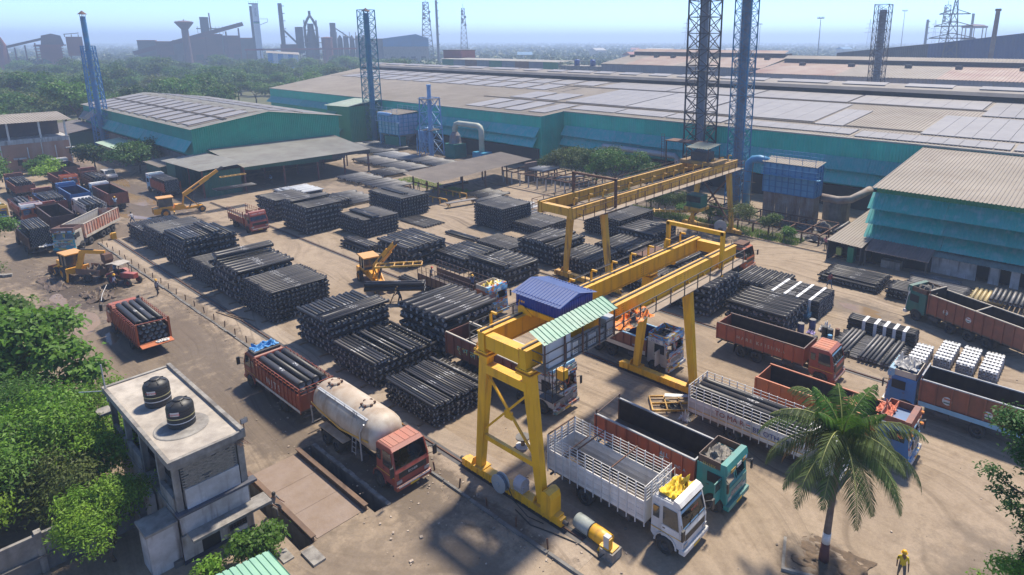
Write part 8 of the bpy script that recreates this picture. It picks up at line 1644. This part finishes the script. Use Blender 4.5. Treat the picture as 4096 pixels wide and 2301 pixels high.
tree('glossy leaved shrub by the weighbridge end', -30.2, 10.7, blob(26,7,1.15,1.0,1.4,.95), 3600, .26, L_glossy, 26, .8, .07, 'bush', 'shrub', clump=8, spread=.22)
tree('grass tuft shrub under the shrub by the mint roof', -31.0, 8.3, blob(27,4,.6,.4,.5,.7), 900, .2, L_bright, 27, .3, .04, 'bush', 'shrub', clump=8, spread=.2)
# right foreground tree
tree('dark glossy tree reaching in from the right edge', .6, 24.4, [(-1.9,0,13.3,.7,.7,.5),(-1.3,.4,13.0,.9,.8,.6),(-.2,.3,13.2,1.2,1,.8),(-1.1,0,12.2,.9,.7,.5),(-2.2,-.3,11.4,.4,.4,.3),(-1.8,-.4,10.9,.45,.4,.3),(-1.4,-.3,10.3,.5,.4,.3),(-.4,.2,11.4,.9,.8,.6),(.8,0,12,1.2,1,.9),(-.9,-.2,9.6,.5,.5,.35),(-.6,-.4,8.6,.7,.6,.4),(-1.2,-.3,8.1,.5,.5,.3),(.5,0,9.6,.9,.8,.7)], 17000, .15, leafmat('leaf_blue_green',(.07,.18,.045),(.045,.12,.03),.4), 28, 11.5, .16, clump=12, spread=.16, aspect=.45, up=.8)
tree('bright leaved tree at the bottom right corner', -.2, 22.8, [(-.4,0,8.9,.7,.6,.4),(-.9,-.2,8.0,.6,.6,.4),(.2,0,8.3,.9,.8,.5),(-.5,.2,7.4,.8,.7,.4)], 3200, .14, L_bright, 29, 7.2, .12, clump=12, spread=.16, aspect=.45, up=.8)
# young trees and weeds along the far rail
for i,(x,y,h,lb_) in enumerate(((-57.5,80.6,2.6,'young tree nearest the raised rack'),(-55.2,81.6,3.0,'young tree beside the first under the far girder'),(-52.0,80.4,3.4,'bushy young tree in the middle of the far weedy strip'),(-49.2,81.4,3.2,'young tree left of the far crane leg'),(-46.4,80.6,2.8,'young tree behind the far crane leg'),(-43.0,80.8,2.4,'low young tree between the far crane legs'),(-38.2,79.6,3.6,'bright young tree right of the far crane leg'),(-34.2,81.2,2.4,'weedy shrub beside the rusty rack'),(-31.6,80.6,1.4,'low creeper patch by the rack end'),(-60.5,79.9,1.5,'small shrub at the strip end'))):
    h *= 1.3; tree(lb_, x, y, blob(40+i,6,h*.5,h*.3,h*.62,1.0), 2000, .24, (L_olive,L_mid,L_mid)[i%3], 40+i, h*.5, .06, 'tree', 'young_tree', clump=10, spread=.25)
for i,(x,y,r_,h,lb_) in enumerate(((-82.0,89.5,3.2,5.4,'leftmost round dark bush before the teal wall'),(-77.6,90.5,3.4,5.8,'second round bush before the teal wall'),(-73.0,91.0,3.4,6.0,'third round bush with ragged top'),(-67.4,89.6,4.4,5.6,'bright spreading bush at the right of the row'),(-61.8,91.2,2.4,4.6,'thin dark bush at the right end of the row'))):
    tree(lb_, x, y, blob(60+i,8,r_,h*.5,h*.72,.9), 5200, .34, (L_olive,L_olive,L_dark,L_mid,L_dark)[i], 60+i, h*.4, .2, 'bush', 'round_bush', clump=14, spread=.4)
# left side trees
for i,(x,y,r_,h,nl,m,lb_) in enumerate(((-98.5,9.2,2.6,5.6,4200,L_mid,'tree at the left edge beside the dark pipe truck'),(-103,8.2,2.2,4.6,3200,L_mid,'lower tree behind the left edge tree'),(-147.5,39.0,4.6,5.2,5200,L_mid,'spreading bush between the pale roof shed and the wet road'),(-156,33.6,2.8,5.4,3200,L_dark,'slender dark tree in front of the brown house'),(-163.5,25.5,2.4,2.6,2200,L_mid,'rounded bush at the foot of the brown house'),(-161,18.5,2.8,4.6,3200,L_mid,'tree at the left edge below the brown house'),(-152,17.0,2.4,3.6,2400,L_mid,'second tree at the left edge by the parked trucks'),(-152,25.4,2.4,3.2,1800,L_bright,'bright shrub behind the parked trucks'),(-143,13,3,5,2400,L_mid,'left edge tree over the yellow topped cab'))):
    tree(lb_, x, y, blob(70+i,8,r_,h*.4,h*.7,.85), nl, .34 if i<2 else .5, m, 70+i, h*.5, .18, 'tree', 'broadleaf_tree', clump=12, spread=.4)
tg = tree('white trunked tree base planter', -95.8, 9.6, blob(79,3,.5,.3,.5,.6), 300, .25, L_mid, 79, .4, .04, 'bush', 'shrub'); tg['label'] = 'small shrub beside stone blocks at the left road edge'
for i in range(4): tag(MB().cbox((0,0,.15),.8,.45,.3).build('stone_block', m_conc, None, loc=(-94.6+i*.5,8.6+i*.55,0), rz=.4*i), ['nearest','second','third','farthest'][i]+' pale stone block at the left road edge', 'stone block', 'stone blocks at the road edge')
# coconut palm
pm_ = empty('coconut_palm', (-8.4,29.4,0), 0, 'coconut palm standing in the dirt at lower right', 'palm tree')
tp = [(0,0,-.1),(.0,.05,1.2),(.05,.12,3.0),(.12,.2,5.0),(.15,.3,6.6),(.15,.35,7.2)]; MB().path(tp,[.26,.2,.165,.15,.15,.2],12).build('trunk', M('palm_trunk',(.20,.145,.11),(.12,.085,.065),3,.9,streak=(.08,.06,.05)), pm_, True)
MB().path([(.0,.04,1.05),(.02,.07,1.65)],[.215,.205],12).build('painted_band', m_white, pm_, True); MB().path([(0,0,0),(0,.04,1.04)],[.268,.215],12).build('red_oxide_band', M('oxide_band',(.14,.05,.04),(.1,.04,.035),3,.8), pm_, True)
L_palm = leafmat('palm_leaf',(.125,.175,.05),(.075,.12,.035),.35,.4); L_palmy = leafmat('palm_leaf_young',(.09,.19,.02),(.06,.14,.02),.35,.2); L_palmd = leafmat('palm_leaf_dry',(.26,.13,.03),(.12,.06,.03),.2,.3); m_rach = M('palm_rachis',(.30,.30,.08),(.2,.22,.06),3,.6)
q = random.Random(3)
def frond(az_, el_, L_, droop, m, twist=0):
    n = 34; pts = []; p = Vector((.15,.35,7.15)); e = el_
    for i in range(n+1):
        pts.append(p.copy()); t = i/n; e2 = el_-droop*t**1.4; p = p+Vector((math.cos(az_)*math.cos(e2), math.sin(az_)*math.cos(e2), math.sin(e2)))*(L_/n)
    V, F = [], []; side = Vector((-math.sin(az_), math.cos(az_), 0))
    for i in range(3, n):
        t = i/n; d = (pts[i+1]-pts[i-1]).normalized(); ln = 1.15*(math.sin(math.pi*min(1,t*.9+.13))**.6)*(1-.35*t)
        for h in (0, .5):
            c = pts[i].lerp(pts[i+1] if i < n else pts[i], h)
            for s in (-1,1):
                dirv = (side*s*.85+d*.55+Vector((0,0,-.35-.5*q.random()))).normalized(); k = ln*q.uniform(.85,1.1); wv = d*.035; mid = c+dirv*k*.55+Vector((0,0,.02)); end = c+dirv*k+Vector((0,0,-.12*k-.1*q.random()))
                b = len(V); V += [tuple(c-wv*.5), tuple(c+wv*.5), tuple(mid+wv), tuple(mid-wv*.9), tuple(end)]; F += [(b,b+1,b+2,b+3),(b+3,b+2,b+4)]
    me = bpy.data.meshes.new('frond'); me.from_pydata(V,[],F); me.materials.append(m); fo = link('frond', me, pm_); MB().path(pts[::3],[.045-.035*i/11 for i in range(len(pts[::3]))],5).build('rachis', m_rach, fo)
for i in range(9): frond(i*2*math.pi/9+.35, .15+q.uniform(-.1,.15), q.uniform(4.7,5.3), 1.7+q.uniform(-.15,.25), L_palm)
for i in range(8): frond(i*2*math.pi/8+.1, -.25+q.uniform(-.1,.1), q.uniform(4.0,4.6), 1.25+q.uniform(-.1,.2), L_palmd if i in (4,) else L_palm)
for i in range(6): frond(i*2*math.pi/6+.6, .7+q.uniform(-.1,.15), q.uniform(4.0,4.7), 1.7+q.uniform(-.2,.2), L_palm)
for i in range(6): frond(i*2*math.pi/6, 1.15+q.uniform(-.1,.1), q.uniform(2.4,3.2), .8, L_palmy)
# ---- trees beyond the sheds: individuals
crowns = []
for v in range(6):
    lb_ = blob(100+v, 9, 5.2, 4, 7.5, .85); crowns.append((leaf_mesh('crown', lb_, 2300, .85, (L_mid,L_dark,L_olive,L_mid,L_dark,L_mid)[v], 100+v, clump=12, spread=.8), trunk_mesh(5, .35, lb_[:4], 100+v)))
def inside(x, y):
    if -262 < x < 40 and 92 < y < 275: return True
    if -222 < x < -110 and 22 < y < 92: return True
    return x > -120 and y < 100
q = random.Random(21); pl = []
while len(pl) < 230:
    a = R(q.uniform(55,84)); d = 190+400*q.random()**1.3; x, y = -d*math.sin(a), d*math.cos(a)
    if inside(x,y) or any((x-u)**2+(y-v)**2 < 30 for u,v,_ in pl): continue
    pl.append((x,y,d))
pl.sort(key=lambda t: t[2])
def wood_label(x, y, d):
    a = math.degrees(math.atan2(-x,y)); k = ['broadleaf tree at the near edge of the wood','broadleaf tree midway in the wood','hazy broadleaf tree deep in the wood'][0 if d < 290 else 1 if d < 420 else 2]
    w_ = 'behind the brown house' if a > 77 else 'left of the blue chimney' if a > 73 else 'behind the gabled shed roof' if a > 65 else 'below the white steelworks tower' if a > 60 else 'past the left end of the big shed'
    return k+' '+w_
for i,(x,y,d) in enumerate(pl):
    cm, tm_ = crowns[q.randrange(6)]; s = q.uniform(.75,1.3); o = empty('wood_tree', (x,y,-.3), q.uniform(0,6.3), wood_label(x,y,d), 'tree', 'trees of the hazy wood'); o.scale = (s,s,s*q.uniform(.85,1.1)); link('crown', cm, o); link('trunk', tm_, o)
# far woods as one mass
def far_woods():
    r = np.random.default_rng(5); n = 12500; u = r.random(n); a = np.radians(r.uniform(2,86,n)); d = 330+4000*u**2.3
    x, y = -d*np.sin(a), d*np.cos(a); dens = np.sin(x*.011+1)+np.sin(y*.009)+np.sin((x+y)*.006+2)+np.sin((x-y)*.017)*.6
    ok = (dens > -1.1)|(r.random(n) < .35); ok &= ~((x > -300)&(y > 90)&(y < 420)&(d < 470)&(a < np.radians(47))); ok &= ~((d > 585)&(d < 715)&(a > np.radians(50))&(r.random(n) < .8)); ok &= ~((d < 590)&(a > np.radians(56))); x, y, d = x[ok], y[ok], d[ok]; n = len(x)
    k = 34; P = np.repeat(np.stack([x,y,np.full(n,0.)],1),k,0); s = np.repeat(r.uniform(.7,1.35,n),k)[:,None]; dv = r.normal(size=(n*k,3)); dv /= np.linalg.norm(dv,axis=1)[:,None]; dv[:,2] = np.abs(dv[:,2])
    hgt_ = np.repeat(r.uniform(3.2,6.5,n),k); P = P+dv*s*np.array([4.6,4.6,4.2])*r.uniform(.55,1.05,(n*k,1)); P[:,2] += hgt_
    nr_ = dv+r.normal(size=dv.shape)*.45; nr_ /= np.linalg.norm(nr_,axis=1)[:,None]; aa = np.cross(nr_, r.normal(size=dv.shape)); aa /= np.linalg.norm(aa,axis=1)[:,None]; bb = np.cross(nr_,aa); sz = s*r.uniform(1.3,2.4,(n*k,1))
    V = np.stack([P-aa*sz,P+bb*sz*.7,P+aa*sz,P-bb*sz*.7],1).reshape(-1,3); N = n*k
    me = bpy.data.meshes.new('far_woods'); me.vertices.add(len(V)); me.vertices.foreach_set('co',V.ravel()); me.loops.add(N*4); me.loops.foreach_set('vertex_index',np.arange(N*4,dtype=np.int32)); me.polygons.add(N); me.polygons.foreach_set('loop_start',np.arange(N,dtype=np.int32)*4); me.materials.append(leafmat('leaf_far',(.06,.11,.035),(.04,.08,.028),.2,.3)); me.update(calc_edges=True)
    tag(link('far_woods', me), 'distant woods fading into haze towards the horizon', 'woods', kind='stuff')
far_woods()
# grass along the weedy strip
def grass(name, label, x0, x1, y0, y1, n, h, seed):
    r = np.random.default_rng(seed); p = np.stack([r.uniform(x0,x1,n), r.uniform(y0,y1,n), np.zeros(n)],1); a = r.uniform(0,6.28,n); wv = np.stack([np.cos(a),np.sin(a),np.zeros(n)],1)*.03; hh = np.stack([r.normal(size=n)*.12, r.normal(size=n)*.12, h*r.uniform(.4,1.2,n)],1)
    V = np.stack([p-wv,p+wv,p+hh],1).reshape(-1,3); me = bpy.data.meshes.new(name); me.from_pydata(V.tolist(),[],np.arange(n*3).reshape(-1,3).tolist()); me.materials.append(L_bright); tag(link(name, me), label, 'grass', kind='stuff')
grass('weeds','short green weeds along the strip below the far crane',-62,-30,78.9,82.5,9000,.45,1)
grass('roadside_weeds','weeds along the track beside the pipe shelter',-104,-84,68,72,3500,.4,2)
finish_mass(); finish_people()
